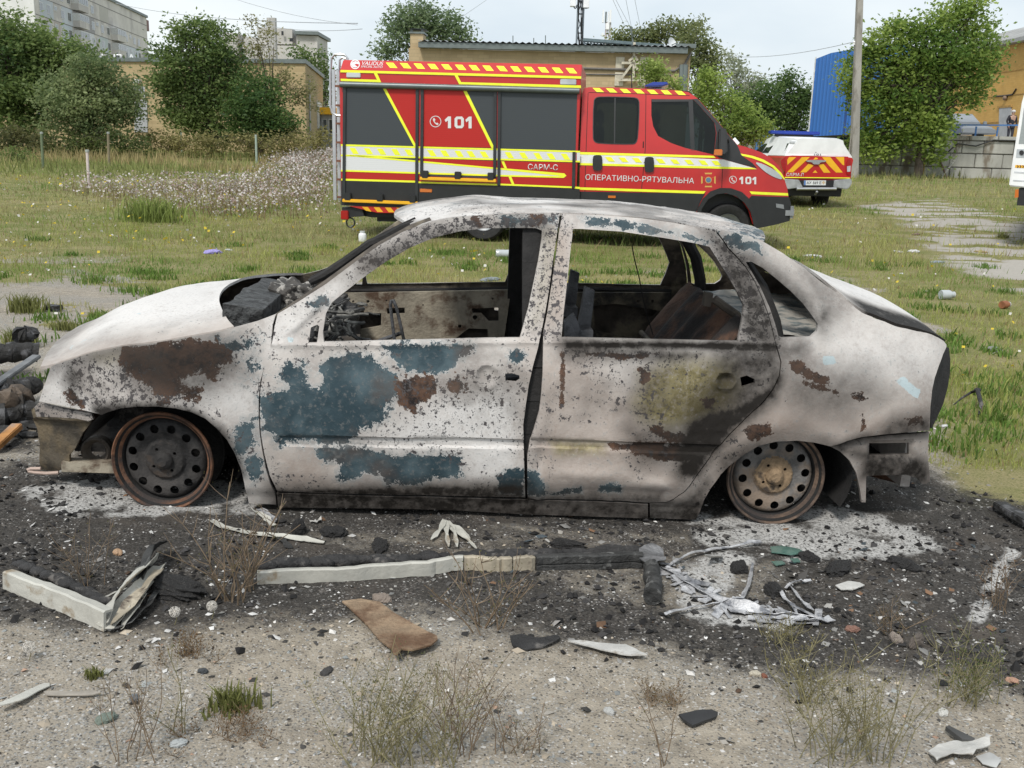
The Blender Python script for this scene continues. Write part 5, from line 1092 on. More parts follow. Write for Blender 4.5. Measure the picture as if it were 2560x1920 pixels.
TK.sheet('reflective_line', 'j', [[(110,738),(1340,772),(1362,792),(110,760)], [(110,838),(1420,872),(1700,882),(1742,896),(1420,892),(110,858)], [(95,1062),(1268,1098),(1250,1122),(95,1084)], [(1672,1100),(2026,1116),(2030,1140),(1692,1126)], [(1590,752),(1700,772),(1800,806),(1900,864),(1965,930),(1998,985),(1990,992),(1945,940),(1880,876),(1790,828),(1690,792),(1604,772)]], M_yel, .0085, .001, parent=cab)
TK.sheet('reflective_block', 'j', [[(x, 782+(x-340)*.036), (x+58, 784+(x-340)*.036), (x+92, 826+(x-340)*.036), (x+36, 824+(x-340)*.036)] for x in (340,465,590,808,940,1070,1200,1320)], M_yel, .0085, .001, parent=cab)
TK.sheet('roof_edge_block', 'j', [[(x, 146+(x-225)*.035), (x+66, 148+(x-225)*.035), (x+108, 186+(x-225)*.035), (x+40, 184+(x-225)*.035)] for x in (225,348,475,600,725,852,980)], M_yel, .0085, .001, parent=cab)
TK.text('cab_lettering', 'ОПЕРАТИВНО-РЯТУВАЛЬНА', 'j', (160,993), (1160,1028), 52, M_let, .008, .0)
TK.sheet('emblem', 'j', [cross_pattee((1294,995), 68)], M_gold, .005, .001); TK.sheet('emblem', 'j', [cross_pattee((1294,995), 54)], M_reddec, .0065, .001); TK.sheet('emblem', 'j', [TK.disc('j', (1294,995), 30)], M_gold, .008, .001); TK.sheet('emblem', 'j', [TK.disc('j', (1294,995), 24)], MT('emblem_blue', (.10,.18,.28), .5), .0095, .001)
TK.sheet('phone_sign', 'j', [ringpoly((1520,992), 35, 5), handset((1520,992), 31)], M_let, .006, .001); num101(TK, 'j', (1574,1032), (1752,1036), 68, .006, cab)
TK.sheet('door_seam', 'j', [[(183,192),(188,192),(156,1180),(150,1180)], [(190,186),(718,200),(718,205),(190,191)], [(716,200),(721,200),(716,700),(672,1180),(666,1180),(710,700)], [(722,202),(1120,215),(1120,220),(722,207)], [(1424,800),(1429,800),(1420,1066),(1414,1066)], [(690,640),(700,640),(698,700),(688,700)]], M_soot, .004, .0008, parent=cab)
for q in ([(228,780),(250,766),(300,766),(316,782),(316,890),(298,910),(246,908),(228,892)], [(704,796),(726,782),(776,782),(792,798),(792,904),(774,924),(722,922),(704,906)]):
    TK.sheet('door_handle', 'j', [smoothpoly(q, 1)], M_blk, .004, .03, parent=cab, smooth=True)
TK.sheet('headlight', 'j', [smoothpoly([(1715,826),(1800,848),(1900,900),(1962,952),(1976,994),(1905,972),(1835,934),(1780,890)], 1)], M_lens, .004, .008, parent=cab, smooth=True)
TK.sheet('fog_lamp', 'j', [[(1915,1212),(1985,1222),(1990,1262),(1918,1248)]], M_steel, .012, .006, parent=cab); TK.sheet('marker_lamp', 'j', [[(370,1138),(440,1140),(438,1162),(370,1160)]], M_amb, .012, .01, parent=cab)
mb = MB(); P = TK.p3(TK.xz('j', [(1378,540),(1395,518),(1425,518),(1448,545),(1452,740),(1430,768),(1390,768),(1372,740)]), .30); mb.prism(P, (0, .22, 0)); o = mb.build('wing_mirror', M_blk, cab, bevel=.02)
mb = MB(); P = TK.p3(TK.xz('j', [(1372,742)]), .31)[0]; mb.box(P-np.array([.07, .01, .045]), P+np.array([.05, .03, .045])); mb.build('indicator', M_amb, o, bevel=.01)
P = TK.p3(TK.xz('j', [(1440,640)]), .1)[0]; mb = MB(); mb.tube([P+np.array([0, -.15, .05]), P+np.array([.05, .12, .0])], .03, 8); mb.build('mirror_arm', M_blk, o)
mb = MB(); P = TK.p3(TK.xz('j', [(1530,630),(1575,682)]), -.35); mb.tube([P[0], P[1]], .07, 12); mb.build('hood_lamp', M_white, cab, True)
roofz = lambda x: np.interp(x, near[4:10, 0], near[4:10, 2])
Q = TS.xz('j', [(700,128),(790,90),(935,90),(945,112),(880,132),(760,138)]); mb = MB(); mb.prism([(x, .35, z+.02) for x, z in Q], (0, 1.5, 0)); o = mb.build('light_bar', M_blue, cab, bevel=.02); mb = MB(); c = Q.mean(0); mb.box((c[0]-.12, .6, roofz(c[0])-.02), (c[0]+.1, 1.6, c[1]-.02)); mb.build('lamp_bracket', M_white, o)
Q = TS.xz('j', [(1045,170),(1130,180),(1190,240),(1120,222)]); mb = MB(); mb.prism([(x, .3, z+.02) for x, z in Q], (0, 1.5, 0)); mb.build('roof_spoiler', M_blk, cab, bevel=.01)
mb = MB(); P = TS.p3(TS.xz('j', [(592,140),(590,-40)]), -.6); mb.tube(P, [.012, .004], 6); mb.build('aerial', M_blk, cab); mb = MB(); mb.tube(TS.p3(TS.xz('j', [(1040,170),(945,70)]), -.8), .006, 5); mb.build('aerial', M_blk, cab)
P = TS.p3(TS.xz('j', [(2050,1310),(2110,1310)]), -.3); mb = MB(); mb.bar(P[0]+np.array([-.1, 0, 0]), P[1], .10, .08); mb.tube([P[1]+np.array([-.03, 0, -.08]), P[1]+np.array([-.03, 0, .1])], .03, 8); mb.build('tow_hitch', M_steel, truck)
wf = TS.xz('j', [(1480,1395)])[0]; RW = (TS.xz('j', [(1480,1178)])[0, 1]-wf[1])
road_wheel(truck, (wf[0], .10, RW-.01), RW, .24); wr = TS.xz('i', [(1294,1500)])[0, 0]
road_wheel(truck, (wr, .10, RW-.01), RW, .24); road_wheel(truck, (wr, WB-.34, RW-.01), RW, .24); road_wheel(truck, (wf[0], WB-.34, RW-.01), RW, .24)
mb = MB(); mb.box((wf[0]-.7, .33, .5), (wf[0]+.7, WB-.33, 1.2)); mb.box((wr-.2, .33, .25), (wr+.2, WB-.33, .5)); mb.build('axle_housing', M_blk, truck)

# ================================================================== pickup seen from behind
pg = gp('k', 1130, 1490)
pick = empty('pickup_truck', (pg[0], pg[1]-.0, pg[2]), rad(1.5)); tag(pick, 'white and red pickup with canopy, blue light bar and amber chevron tailgate seen from behind', 'pickup')
PS = Side(pick)
def px(pts): return PS.xz('k', pts)
_q = px([(560,1000),(1695,1000),(640,620),(1500,340),(700,340),(1130,290),(1130,1490),(470,1190),(1640,1190)])
cx = (_q[0, 0]+_q[1, 0])/2; hw = (_q[1, 0]-_q[0, 0])/2+.02; zbm = _q[7, 1]; zt = px([(1130,625)])[0, 1]; zroof = px([(1130,300)])[0, 1]
def ring(y, hwb, hwt, z0, z1, z2):      # body cross section, base to roof
    return [(cx-hwb, y, z0), (cx-hwb*1.01, y, (z0+z1)/2), (cx-hwb, y, z1), (cx-hwt*1.05, y, z1+(z2-z1)*.72), (cx-hwt, y, z1+(z2-z1)*.93), (cx-hwt*.8, y, z2), (cx+hwt*.8, y, z2), (cx+hwt, y, z1+(z2-z1)*.93), (cx+hwt*1.05, y, z1+(z2-z1)*.72), (cx+hwb, y, z1), (cx+hwb*1.01, y, (z0+z1)/2), (cx+hwb, y, z0)]
zl = zbm+.12
secs = [ring(.0, hw, hw*.80, zl, zt, zt+.02), ring(.02, hw, hw*.80, zl, zt, zt+.02)]
def loftrings(name, rs, mats, parent, mi=None, smooth=True):
    n = len(rs[0]); V = [p for r_ in rs for p in r_]; F = []; MI = []
    for k in range(len(rs)-1):
        for j in range(n): F.append((k*n+j, k*n+(j+1) % n, (k+1)*n+(j+1) % n, (k+1)*n+j)); MI.append(mi(k, j) if mi else 0)
    F += [tuple(range(n-1, -1, -1)), tuple((len(rs)-1)*n+j for j in range(n))]; MI += [mi(0, -1) if mi else 0, 0]
    o = fastmesh(name, V, F, mats, parent, smooth, MI, sharp=35); return o
body = loftrings('body', [ring(.03, hw, hw*.98, zl, zl+.45, zt), ring(1.6, hw, hw*.98, zl, zl+.45, zt), ring(3.4, hw, hw*.98, zl-.05, zl+.45, zt-.02), ring(4.6, hw*.97, hw*.93, zl-.05, zl+.4, zt-.08), ring(4.85, hw*.85, hw*.8, zl, zl+.35, zt-.25)], [M_red], pick)
canw = px([(650,600),(1480,360)]); hwr = (px([(1480,360)])[0, 0]-px([(660,360)])[0, 0])/2
loftrings('canopy', [ring(.05, hw*.985, hwr*.97, zt-.02, zt+.01, zroof-.03), ring(.3, hw*.985, hwr, zt-.02, zt+.01, zroof), ring(1.6, hw*.985, hwr, zt-.02, zt+.01, zroof+.03)], [M_white], pick)
loftrings('cab', [ring(1.62, hw*.985, hwr, zt-.03, zt-.02, zroof+.03), ring(2.3, hw*.985, hwr, zt-.03, zt-.02, zroof+.05), ring(2.8, hw*.985, hwr*.98, zt-.03, zt-.02, zroof-.0), ring(3.45, hw*.97, hwr*1.0, zt-.05, zt-.04, zt+.04)], [M_white], pick)
PS.sheet('tailgate', 'k', [[(575,632),(1655,632),(1690,690),(1695,995),(570,1000)]], M_red, -.025, .03)
ch = [[(640,640),(765,640),(610,775),(608,690)], [(865,640),(1000,640),(735,880),(705,905),(605,902)], [(1060,690),(1090,645),(1130,655),(1140,672)], [(975,755),(1065,785),(935,905),(830,905)], [(1140,770),(1235,760),(1355,910),(1240,912)], [(1210,640),(1350,640),(1568,908),(1450,908),(1330,790)], [(1440,640),(1590,640),(1592,785),(1560,770)], [(1045,912),(1092,866),(1130,912)]]
PS.sheet('chevron_block', 'k', ch, M_ora, .006, .003)
PS.sheet('reflective_line', 'k', [[(565,985),(1690,995),(1690,1010),(565,1000)]], M_yel, .006, .003)
PS.text('tailgate_lettering', 'САРМ-Л', 'k', (588,972), (888,976), 60, M_let, .008, .01)
PS.sheet('tailgate_handle', 'k', [smoothpoly([(925,690),(1275,690),(1265,722),(1165,732),(1155,768),(1045,766),(1035,730),(935,722)], 1)], M_alu, .006, .04, smooth=True)
PS.sheet('tail_lamp', 'k', [smoothpoly([(1640,680),(1700,672),(1706,780),(1700,940),(1625,945),(1620,860)], 1)], M_tail, .004, .03, smooth=True); PS.sheet('tail_lamp', 'k', [smoothpoly([(480,690),(560,650),(578,690),(575,880),(540,900),(500,780)], 1)], M_tail, .004, .03, smooth=True)
PS.sheet('reversing_lamp', 'k', [[(1632,800),(1696,790),(1690,890),(1635,895)]], M_lens, .036, .004)
PS.f = lambda x, z: .05+.12*np.clip((np.asarray(z)-zt)/(zroof-zt), 0, 1)
PS.sheet('canopy_door', 'k', [smoothpoly([(565,618),(650,372),(700,352),(1440,352),(1492,382),(1632,612)], 0)], M_white, .0, .012)
PS.sheet('canopy_spoiler', 'k', [[(648,365),(1488,362),(1500,395),(640,392)]], MT('light_grey_paint', (.50,.52,.53), .4), .014, .03)
Mfaint = MT('faint_grey_print', (.46,.48,.48), .5); PS.text('canopy_lettering', 'VALIDUS', 'k', (808,468), (1078,472), 26, Mfaint, .018, .0); PS.text('canopy_lettering', 'SPECIAL AUTO', 'k', (810,492), (1050,496), 10, Mfaint, .018, 0)
PS.sheet('round_logo', 'k', [ringpoly((722,472), 58, 5), [(680,470),(700,445),(740,440),(770,460),(750,468),(735,490),(770,500),(720,508),(690,495)]], Mfaint, .014, .002)
PS.sheet('emblem', 'k', [cross_pattee((1318,472), 66)], MT('pale_gold', (.52,.38,.20), .5), .014, .002); PS.sheet('emblem', 'k', [TK.disc('k', (1318,472), 22)], MT('grey_print', (.25,.27,.30), .5), .017, .001)
PS.text('canopy_lettering', '101', 'k', (1070,612), (1188,612), 32, MT('grey_print', (.25,.27,.30), .5), .018, .03); PS.sheet('canopy_lock', 'k', [TK.disc('k', (1098,548), 16)], M_blk, .014, .012)
PS.f = lambda x, z: 0*np.asarray(x)
mb = MB(); Q = px([(470,1012),(790,1030),(840,1130),(860,1160),(610,1192),(480,1180)]); mb.prism([(x, -.12, z) for x, z in Q], (0, .2, 0)); mb.build('bumper_end', MT('silver_plastic', (.42,.44,.45), .35, .4), pick, bevel=.015)
mb = MB(); Q = px([(1395,1040),(1690,1010),(1700,1100),(1640,1185),(1580,1192),(1380,1160)]); mb.prism([(x, -.12, z) for x, z in Q], (0, .2, 0)); mb.build('bumper_end', MATS['silver_plastic'], pick, bevel=.015)
mb = MB(); Q = px([(780,1040),(1400,1040),(1400,1205),(740,1205)]); mb.prism([(x, -.10, z) for x, z in Q], (0, .15, 0)); Q = px([(600,1180),(1580,1190),(1560,1330),(620,1310)]); mb.prism([(x, .1, z) for x, z in Q], (0, 3.4, 0)); mb.build('bumper_core', M_blk, pick, bevel=.008)
mb = MB(); P = PS.p3(px([(740,1185),(1420,1185)]), .15); mb.tube(P, .035, 10); mb.build('tow_bar', M_alu, pick, True); mb = MB(); c = PS.p3(px([(1085,1240)]), .16)[0]; mb.sphere(c, .035); mb.tube([c, c+np.array([0, .1, -.06])], .025, 8); mb.build('tow_ball', M_steel, pick, True)
PS.sheet('number_plate', 'k', [[(875,1042),(1255,1040),(1248,1125),(872,1124)]], MT('plate_white', (.62,.64,.64), .4), .106, .004); PS.sheet('plate_band', 'k', [[(877,1044),(905,1044),(903,1122),(875,1122)]], MT('plate_blue', (.06,.17,.45), .4), .111, .001)
PS.text('plate_lettering', 'АХ 569 Е', 'k', (918,1104), (1168,1104), 46, MT('plate_ink', (.05,.055,.06), .5), .113, .0); PS.sheet('plate_emblem', 'k', [cross_pattee((1212,1080), 28)], MT('pale_gold', (.52,.38,.20), .5), .111, .001)
lbw = px([(345,255),(1190,262)]); mb = MB(); zz = zroof+.13; yy = 2.0; sc_ = 1+yy/pg[1]; x0 = cx-.72; mb.box((x0, yy-.12, zz-.04), (x0+1.30, yy+.14, zz+.05)); o = mb.build('light_bar', M_blue, pick, bevel=.02); mb = MB(); mb.box((x0+.15, yy-.05, zz-.10), (x0+1.15, yy+.05, zz-.041)); mb.build('lamp_bracket', M_blk, o)
# left flank glass (canopy pane, two cab windows) and fuel-side trim
def flank(y0, y1, za, zb_, f0, f1):
    def xx(z): return cx-(hw*.985+(hwr*1.05-hw*.985)*np.clip((z-zt)/((zroof-zt)*.72), 0, 1))-.006
    P = [(xx(za), y0, za), (xx(za), y1, za), (xx(zb_), y1-f1, zb_), (xx(zb_), y0+f0, zb_)]; mb = MB(); mb.prism(P, (.02, 0, 0)); return mb.build('side_window', M_dglass, pick)
hz = zroof-zt; flank(.35, 1.40, zt+.08*hz/.5, zt+.66*hz, .12, .06); flank(1.72, 2.32, zt+.05, zt+.66*hz, .02, .02); flank(2.38, 3.25, zt+.05, zt+.66*hz, .02, .55)
for sx in (cx-hw+.02, cx+hw-.28):
    for yy in (.95, 3.95): road_wheel(pick, (0, 0, 0), .37, .26).matrix_local = Matrix.Translation((sx+(.26 if sx < cx else 0), yy, .36))@Matrix.Rotation(rad(90), 4, 'Z')
mb = MB(); Q = px([(1395,1195),(1575,1195),(1560,1335),(1400,1330)]); mb.prism([(x, .42, z) for x, z in Q], (0, .02, 0)); Q2 = 2*cx-Q[:, 0]; mb.prism([(x, .42, z) for x, z in zip(Q2, Q[:, 1])], (0, .02, 0)); mb.build('mud_flap', M_blk, pick)

# ================================================================== white service truck cut by the right edge
wg = at('p', 1655, 1230, 17.0); wt_ = empty('white_truck', (wg[0], 17.0, G1(wg[0], 17.0)), rad(-30)); tag(wt_, 'white service truck with orange chevron strip cut off by the right edge', 'truck')
WS = Side(wt_)
fr2 = [(1659,320),(1640,520),(1612,700),(1585,870),(1555,1060),(1533,1212),(1659,1225),(1900,1235),(1900,320)]
Q = WS.xz('p', fr2); Q[-2:, 0] = Q[5, 0]+2.3; Q[0, 1] = Q[-1, 1] = Q[1, 1]+.9; Q[0, 0] = Q[1, 0]+.12
mb = MB(); mb.prism([(x, 0, z) for x, z in Q], (0, 6.0, 0)); mb.build('body', M_white, wt_, bevel=.02)
WS.sheet('grey_shutter', 'p', [[(1659,560),(1640,700),(1615,860),(1720,862),(1760,560)]], slatmat('pale_shutter', (.30,.33,.33), .06), .0, .006)
WS.sheet('body_fold', 'p', [[(1578,1090),(1720,1098),(1720,1110),(1576,1102)], [(1570,1160),(1720,1168),(1720,1178),(1568,1170)]], MT('fold_grey', (.5,.52,.54), .5), .001, .004)
WS.sheet('lock_recess', 'p', [[(1600,905),(1720,905),(1720,978),(1592,976)]], MT('pale_grey', (.42,.45,.47), .5), .001, .004); WS.sheet('lock_plate', 'p', [TK.disc('p', (1640,935), 20)], M_blk, .006, .01)
WS.sheet('chevron_strip', 'p', [[(1588,1036),(1720,1042),(1720,1066),(1584,1058)]], M_ora, .001, .003)
WS.sheet('chevron_block', 'p', [[(x, 1038), (x+9, 1038), (x+16, 1049), (x+9, 1060), (x, 1060), (x+7, 1049)] for x in (1600, 1622, 1644, 1666, 1690)], MT('brown_black', (.10,.05,.02), .5), .005, .002)
WS.sheet('marker_lamp', 'p', [[(1586,1240),(1614,1238),(1612,1305),(1580,1308)]], M_amb, -.05, .03)
mb = MB(); b0 = WS.xz('p', [(1590,1222)])[0]; mb.box((b0[0]+.05, .05, b0[1]-.30), (b0[0]+2.1, 5.8, b0[1]-.01)); mb.build('chassis', M_blk, wt_)
for yy in (.9, 4.9): road_wheel(wt_, (0, 0, 0), .40, .26).matrix_local = Matrix.Translation((b0[0]+.55, yy, .40))@Matrix.Rotation(rad(90), 4, 'Z')
for yy in (.9, 4.9): road_wheel(wt_, (0, 0, 0), .40, .26).matrix_local = Matrix.Translation((b0[0]+2.15, yy, .40))@Matrix.Rotation(rad(90), 4, 'Z')
# ================================================================== trees
M_leaf = leafmat('foliage', .55, .5); M_bark = MT('bark', (.075,.060,.048), .9, 0, .35, 8, .6, 30)
def tree(name, label, Y, tag_, base, blobs, leaf=.16, per=260, cols=((.035,.06,.016),(.095,.135,.035)), trunk=.13, group=None, cat='tree', sparse=1., dz=1., gy=None, twig=0, upright=0):
    """blobs: photo ellipses (x, y, rx, ry) that the crown fills at distance Y"""
    sc_ = FPX/FR[tag_][2]*0+FPX*FR[tag_][2]/Y          # zoomed pixels per metre
    b = at(tag_, base[0], base[1], Y); bz = G1(b[0], b[1])-.05; e = empty(name, (b[0], b[1], bz)); tag(e, label, cat, group); B0 = np.array([b[0], b[1], bz])
    rg = np.random.default_rng(abs(hash(label)) % 1000 if False else sum(map(ord, label))); P = []; T = []; C = []
    rq = np.random.default_rng(len(label)); blobs = list(blobs)+[(x+rx*1.05*math.cos(a), y+ry*1.05*math.sin(a), rx*f, ry*f) for (x, y, rx, ry) in blobs for a, f in zip(rq.random(2)*6.283, .22+.28*rq.random(2))]
    for (x, y, rx, ry) in blobs:
        c = at(tag_, x, y, Y); r = np.array([rx, (rx+ry)*.5*dz, ry])*1.12/sc_; c = c+np.array([0, rg.normal(0, .35)*r[1], 0]); C.append((c, r))
        vol = r[0]*r[2]; ncl = max(4, int(21*vol/(leaf*leaf*16)*sparse))
        d = rg.normal(0, 1, (ncl, 3)); d /= np.linalg.norm(d, axis=1)[:, None]; q = c+d*r*(rg.random((ncl, 1))**.42)
        tone = rg.normal(.5, .24)+rg.normal(0, .22, ncl)
        m_ = max(10, int(per/11)); L_ = q[:, None]+rg.normal(0, 1, (ncl, m_, 3))*np.array([1, 1, .62])*leaf*1.75; P.append(L_.reshape(-1, 3)); T.append(np.repeat(tone, m_))
    P = np.vstack(P)-B0; T = np.concatenate(T); n = len(P); T = np.clip(T+rg.normal(0, .12, n), 0, 1)[:, None]
    a1 = rg.normal(0, 1, (n, 3)); a1[:, 2] *= .6; a1 /= np.linalg.norm(a1, axis=1)[:, None]; a2 = np.cross(a1, rg.normal(0, 1, (n, 3))); a2 /= np.linalg.norm(a2, axis=1)[:, None]
    s = leaf*(.48+.70*rg.random((n, 1))); V = np.stack([P-a1*s*.62, P+a2*s*.30, P+a1*s*.62, P-a2*s*.30], 1).reshape(-1, 3); i = np.arange(n)*4
    c0, c1 = np.array(cols[0])*1.75, np.array(cols[1])*1.6; col = (c0*(1-T)+c1*T)*(.85+.3*rg.random((n, 1)))
    fastmesh('crown', V, np.stack([i, i+1, i+2, i+3], 1), M_leaf, e, attrs=dict(tone=np.repeat(col, 4, 0)))
    mb = MB(); top = np.mean([c for c, r in C], 0)-B0; zmax = max(c[2]+r[2]*.5 for c, r in C)-B0[2]
    ax = [np.array([0, 0, -.1]), np.array([top[0]*.08, top[1]*.1, zmax*.22]), np.array([top[0]*.4, top[1]*.4, zmax*.5]), np.array([top[0]*.8, top[1]*.8, zmax*.8])]
    mb.tube(ax, [trunk, trunk*.8, trunk*.5, trunk*.2], 8)
    for c, r in C:
        k = .18+.5*rg.random(); s0 = ax[1]*(1-k)+ax[2]*k; tip = c-B0; mid = (s0+tip)/2+np.array([rg.normal(0, .15), rg.normal(0, .15), .15*np.linalg.norm(tip-s0)])
        mb.tube([s0, mid, tip], [trunk*.35, trunk*.22, trunk*.07], 6)
        for _ in range(twig):
            d = rg.normal(0, 1, 3); d[2] = abs(d[2])+.4; d /= np.linalg.norm(d); t2 = mid+(tip-mid)*rg.random(); mb.tube([t2, t2+d*r.mean()*.8+rg.normal(0, .05, 3), t2+d*r.mean()*1.5], [trunk*.10, trunk*.06, trunk*.02], 4)
    mb.build('trunk', M_bark, e, True); return e
DG = ((.045,.078,.026),(.15,.195,.065)); OG = ((.065,.085,.032),(.19,.205,.09)); PG = ((.14,.16,.11),(.28,.30,.21))
tree('spreading_tree', 'dark spreading tree at the far left with low crooked branches', 43, 'n', (60, 900), [(30,190,110,90),(170,240,130,110),(40,330,150,110),(230,340,150,110),(120,440,190,120),(300,430,120,90),(420,330,110,60),(520,340,80,40),(20,560,140,110),(200,570,180,110),(60,680,120,80),(240,690,150,90),(110,790,140,50),(330,560,120,90),(180,820,120,50)], cols=DG, leaf=.17, sparse=1.5)
tree('olive_tree', 'grey green round tree standing before the tall brick wall on the left', 40, 'n', (545, 930), [(640,440,120,80),(520,520,160,110),(700,560,130,110),(560,660,190,120),(760,680,120,100),(420,640,120,110),(640,780,170,80),(830,700,90,80),(440,780,130,80),(560,860,120,60)], cols=((.07,.10,.042),(.20,.235,.11)), leaf=.14, sparse=1.15)
tree('tall_tree', 'tall dark green tree with a ragged top in front of the brick building', 44, 'n', (1350, 940), [(1340,180,55,70),(1210,220,45,60),(1150,230,40,60),(1230,320,130,90),(1380,300,110,110),(1060,330,70,60),(1110,440,130,90),(1300,440,160,110),(1440,400,100,90),(1180,560,150,100),(1360,580,150,110),(1480,560,90,80),(1240,690,170,100),(1420,700,130,100),(1300,800,160,80),(1380,880,110,60),(1120,560,90,90),(1520,480,80,80),(1180,760,110,80)], cols=DG, leaf=.16, sparse=1.15)
tree('dense_shrub', 'dense dark shrub right of the tall tree, below the bare branches', 43, 'n', (1680, 890), [(1640,560,90,90),(1680,690,130,90),(1780,770,120,80),(1600,780,110,90),(1720,830,150,60),(1850,830,60,45),(1560,690,90,90),(1640,860,140,50)], sparse=1.4, cols=((.030,.062,.020),(.10,.15,.045)), leaf=.15, trunk=.1)
tree('sparse_tree', 'half bare thin tree with yellowish leaves at the brick corner', 45, 'n', (1740, 880), [(1700,300,70,140),(1560,340,70,90),(1640,220,60,90),(1900,560,100,90),(1960,640,70,90),(1840,640,90,90),(1740,480,90,70)], cols=((.10,.10,.045),(.20,.19,.09)), leaf=.13, sparse=.16, trunk=.07, twig=7)
tree('backyard_tree', 'dark tree peeping out behind the right end of the left brick building', 76, 'n', (2080, 700), [(1980,360,70,50),(2060,420,60,70),(2090,540,40,80),(2100,640,35,60)], cols=DG, leaf=.22)
tree('chimney_tree', 'large grey green tree rising behind the brick chimney', 58, 'w', (640, 600), [(620,70,60,60),(590,130,110,70),(500,130,60,60),(700,160,90,80),(560,220,120,70),(770,130,60,60),(800,210,90,80),(860,240,50,50),(680,270,130,50),(460,220,50,70),(450,310,80,45),(370,330,40,30)], cols=((.065,.10,.05),(.165,.21,.11)), leaf=.2)
tree('roof_tree', 'olive tree showing above the corrugated roof near the satellite dish', 62, 'q', (1700, 900), [(1380,390,80,55),(1300,440,60,40),(1440,450,90,50),(1560,390,80,50),(1680,350,90,60),(1760,290,70,50),(1870,270,80,55),(1960,330,100,60),(2080,350,70,60),(1830,400,140,60),(1680,450,130,50),(2110,440,60,70),(1350,520,80,40)], cols=OG, leaf=.2)
tree('gable_tree', 'dark leafy tree at the right end of the centre brick building', 52, 'o', (350, 800), [(310,200,60,60),(330,300,70,70),(380,290,45,50),(350,400,70,80),(400,370,40,60),(370,500,70,60),(330,560,60,60)], cols=OG, leaf=.17)
tree('sapling', 'light green sapling leaning behind the bonnet of the fire truck', 29, 'o', (500, 900), [(390,430,25,40),(370,500,50,50),(450,560,70,60),(420,640,80,60),(520,620,80,70),(580,700,70,60),(660,730,60,45),(480,720,90,60),(590,780,80,40),(700,735,30,20),(430,470,50,50),(560,640,70,50),(480,800,90,60),(650,790,80,40)], cols=((.09,.135,.03),(.25,.31,.08)), leaf=.10, sparse=.9, trunk=.05)
tree('slender_sapling', 'slender pale green sapling growing in front of the brick wall above the cab', 30, 'q', (1640, 1300), [(1660,660,35,40),(1600,730,50,45),(1680,740,45,50),(1560,790,50,40),(1700,830,60,50),(1620,830,70,45),(1850,850,50,40),(1900,900,45,40),(1640,900,70,50)], cols=((.11,.155,.035),(.29,.34,.11)), leaf=.09, sparse=.5, trunk=.03)
tree('willow_tree', 'pale feathery willow between the brick building and the dark trees', 72, 'o', (560, 800), [(500,360,40,50),(530,420,60,60),(480,450,40,50),(570,480,60,50),(640,450,50,40),(680,470,45,40),(610,520,70,40)], cols=PG, leaf=.22, sparse=.45, twig=4)
K_ = ((.035,.068,.024),(.115,.165,.05))
tree('dark_tree', 'dark green tree left of the blue shed, nearest to the willow', 61, 'o', (700, 860), [(700,560,70,60),(660,630,80,60),(740,620,80,60),(700,700,110,60),(640,760,80,50),(770,500,40,40),(600,600,60,70),(620,690,80,60),(560,560,50,60)], cols=K_, leaf=.19, group='trees before the blue shed')
tree('dark_tree', 'dark green tree touching the left edge of the blue shed', 62, 'o', (880, 860), [(820,510,60,50),(860,460,35,30),(880,580,80,70),(940,520,45,45),(960,600,35,60),(830,650,100,60),(930,690,60,70),(800,740,110,55),(910,770,70,45),(840,560,60,70),(940,600,40,60),(760,680,80,60)], cols=K_, leaf=.19, group='trees before the blue shed')
tree('broad_tree', 'broad light green tree in front of the blue shed and the block wall', 42, 'o', (1605, 990), [(1280,330,50,60),(1300,600,60,60),(1820,50,80,50),(1900,60,80,60),(1760,120,100,80),(1880,150,120,90),(1980,170,80,80),(1560,150,80,50),(1640,210,110,90),(1500,210,80,70),(1390,210,70,60),(1340,260,60,60),(1420,320,110,80),(1580,330,130,100),(1760,300,140,110),(1920,300,110,90),(2010,330,70,60),(1230,430,60,45),(1190,490,45,35),(1260,530,50,50),(1400,440,120,90),(1560,470,140,100),(1740,460,150,110),(1900,440,100,80),(1970,470,60,50),(1420,570,130,90),(1600,600,160,100),(1690,590,110,80),(1890,550,60,50),(1360,680,100,80),(1520,700,130,90),(1620,710,120,90),(1690,690,70,50),(1330,790,90,80),(1470,810,110,80),(1620,800,110,70),(1360,880,100,50),(1690,800,60,70),(1690,880,45,40)], cols=((.065,.115,.025),(.23,.29,.07)), leaf=.17, trunk=.2)
tree('round_bush', 'round pale green bush in the meadow at the left edge', 34, 'n', (120, 1080), [(120,1010,70,45),(80,1040,50,35),(160,1040,45,30)], cols=((.07,.10,.03),(.16,.20,.07)), leaf=.1, trunk=.03, cat='bush')
tree('low_bush', 'dark bramble bush under the olive tree', 39, 'n', (420, 980), [(300,900,90,50),(440,930,110,55),(600,920,100,50),(760,900,90,50),(900,920,70,45)], cols=((.045,.065,.022),(.14,.165,.06)), leaf=.13, trunk=.03, cat='bush')
tree('low_bush', 'brownish bramble bush between the tall tree and the fire truck', 40, 'n', (1650, 960), [(1350,930,90,45),(1500,920,70,40),(1620,930,90,40),(1780,930,90,45),(1950,910,90,50),(2060,900,60,50)], cols=((.085,.082,.032),(.23,.21,.09)), leaf=.12, trunk=.03, cat='bush')
tree('low_bush', 'dry yellow bramble bush behind the tall weeds in the middle', 41, 'n', (1080, 960), [(960,910,80,45),(1090,900,90,50),(1210,930,60,40)], cols=((.09,.085,.032),(.26,.235,.10)), leaf=.12, trunk=.03, cat='bush')
tree('low_bush', 'dark bush at the far left edge below the spreading tree', 38, 'n', (90, 960), [(40,900,110,60),(180,920,90,50)], cols=((.035,.045,.018),(.12,.115,.05)), leaf=.13, trunk=.03, cat='bush')
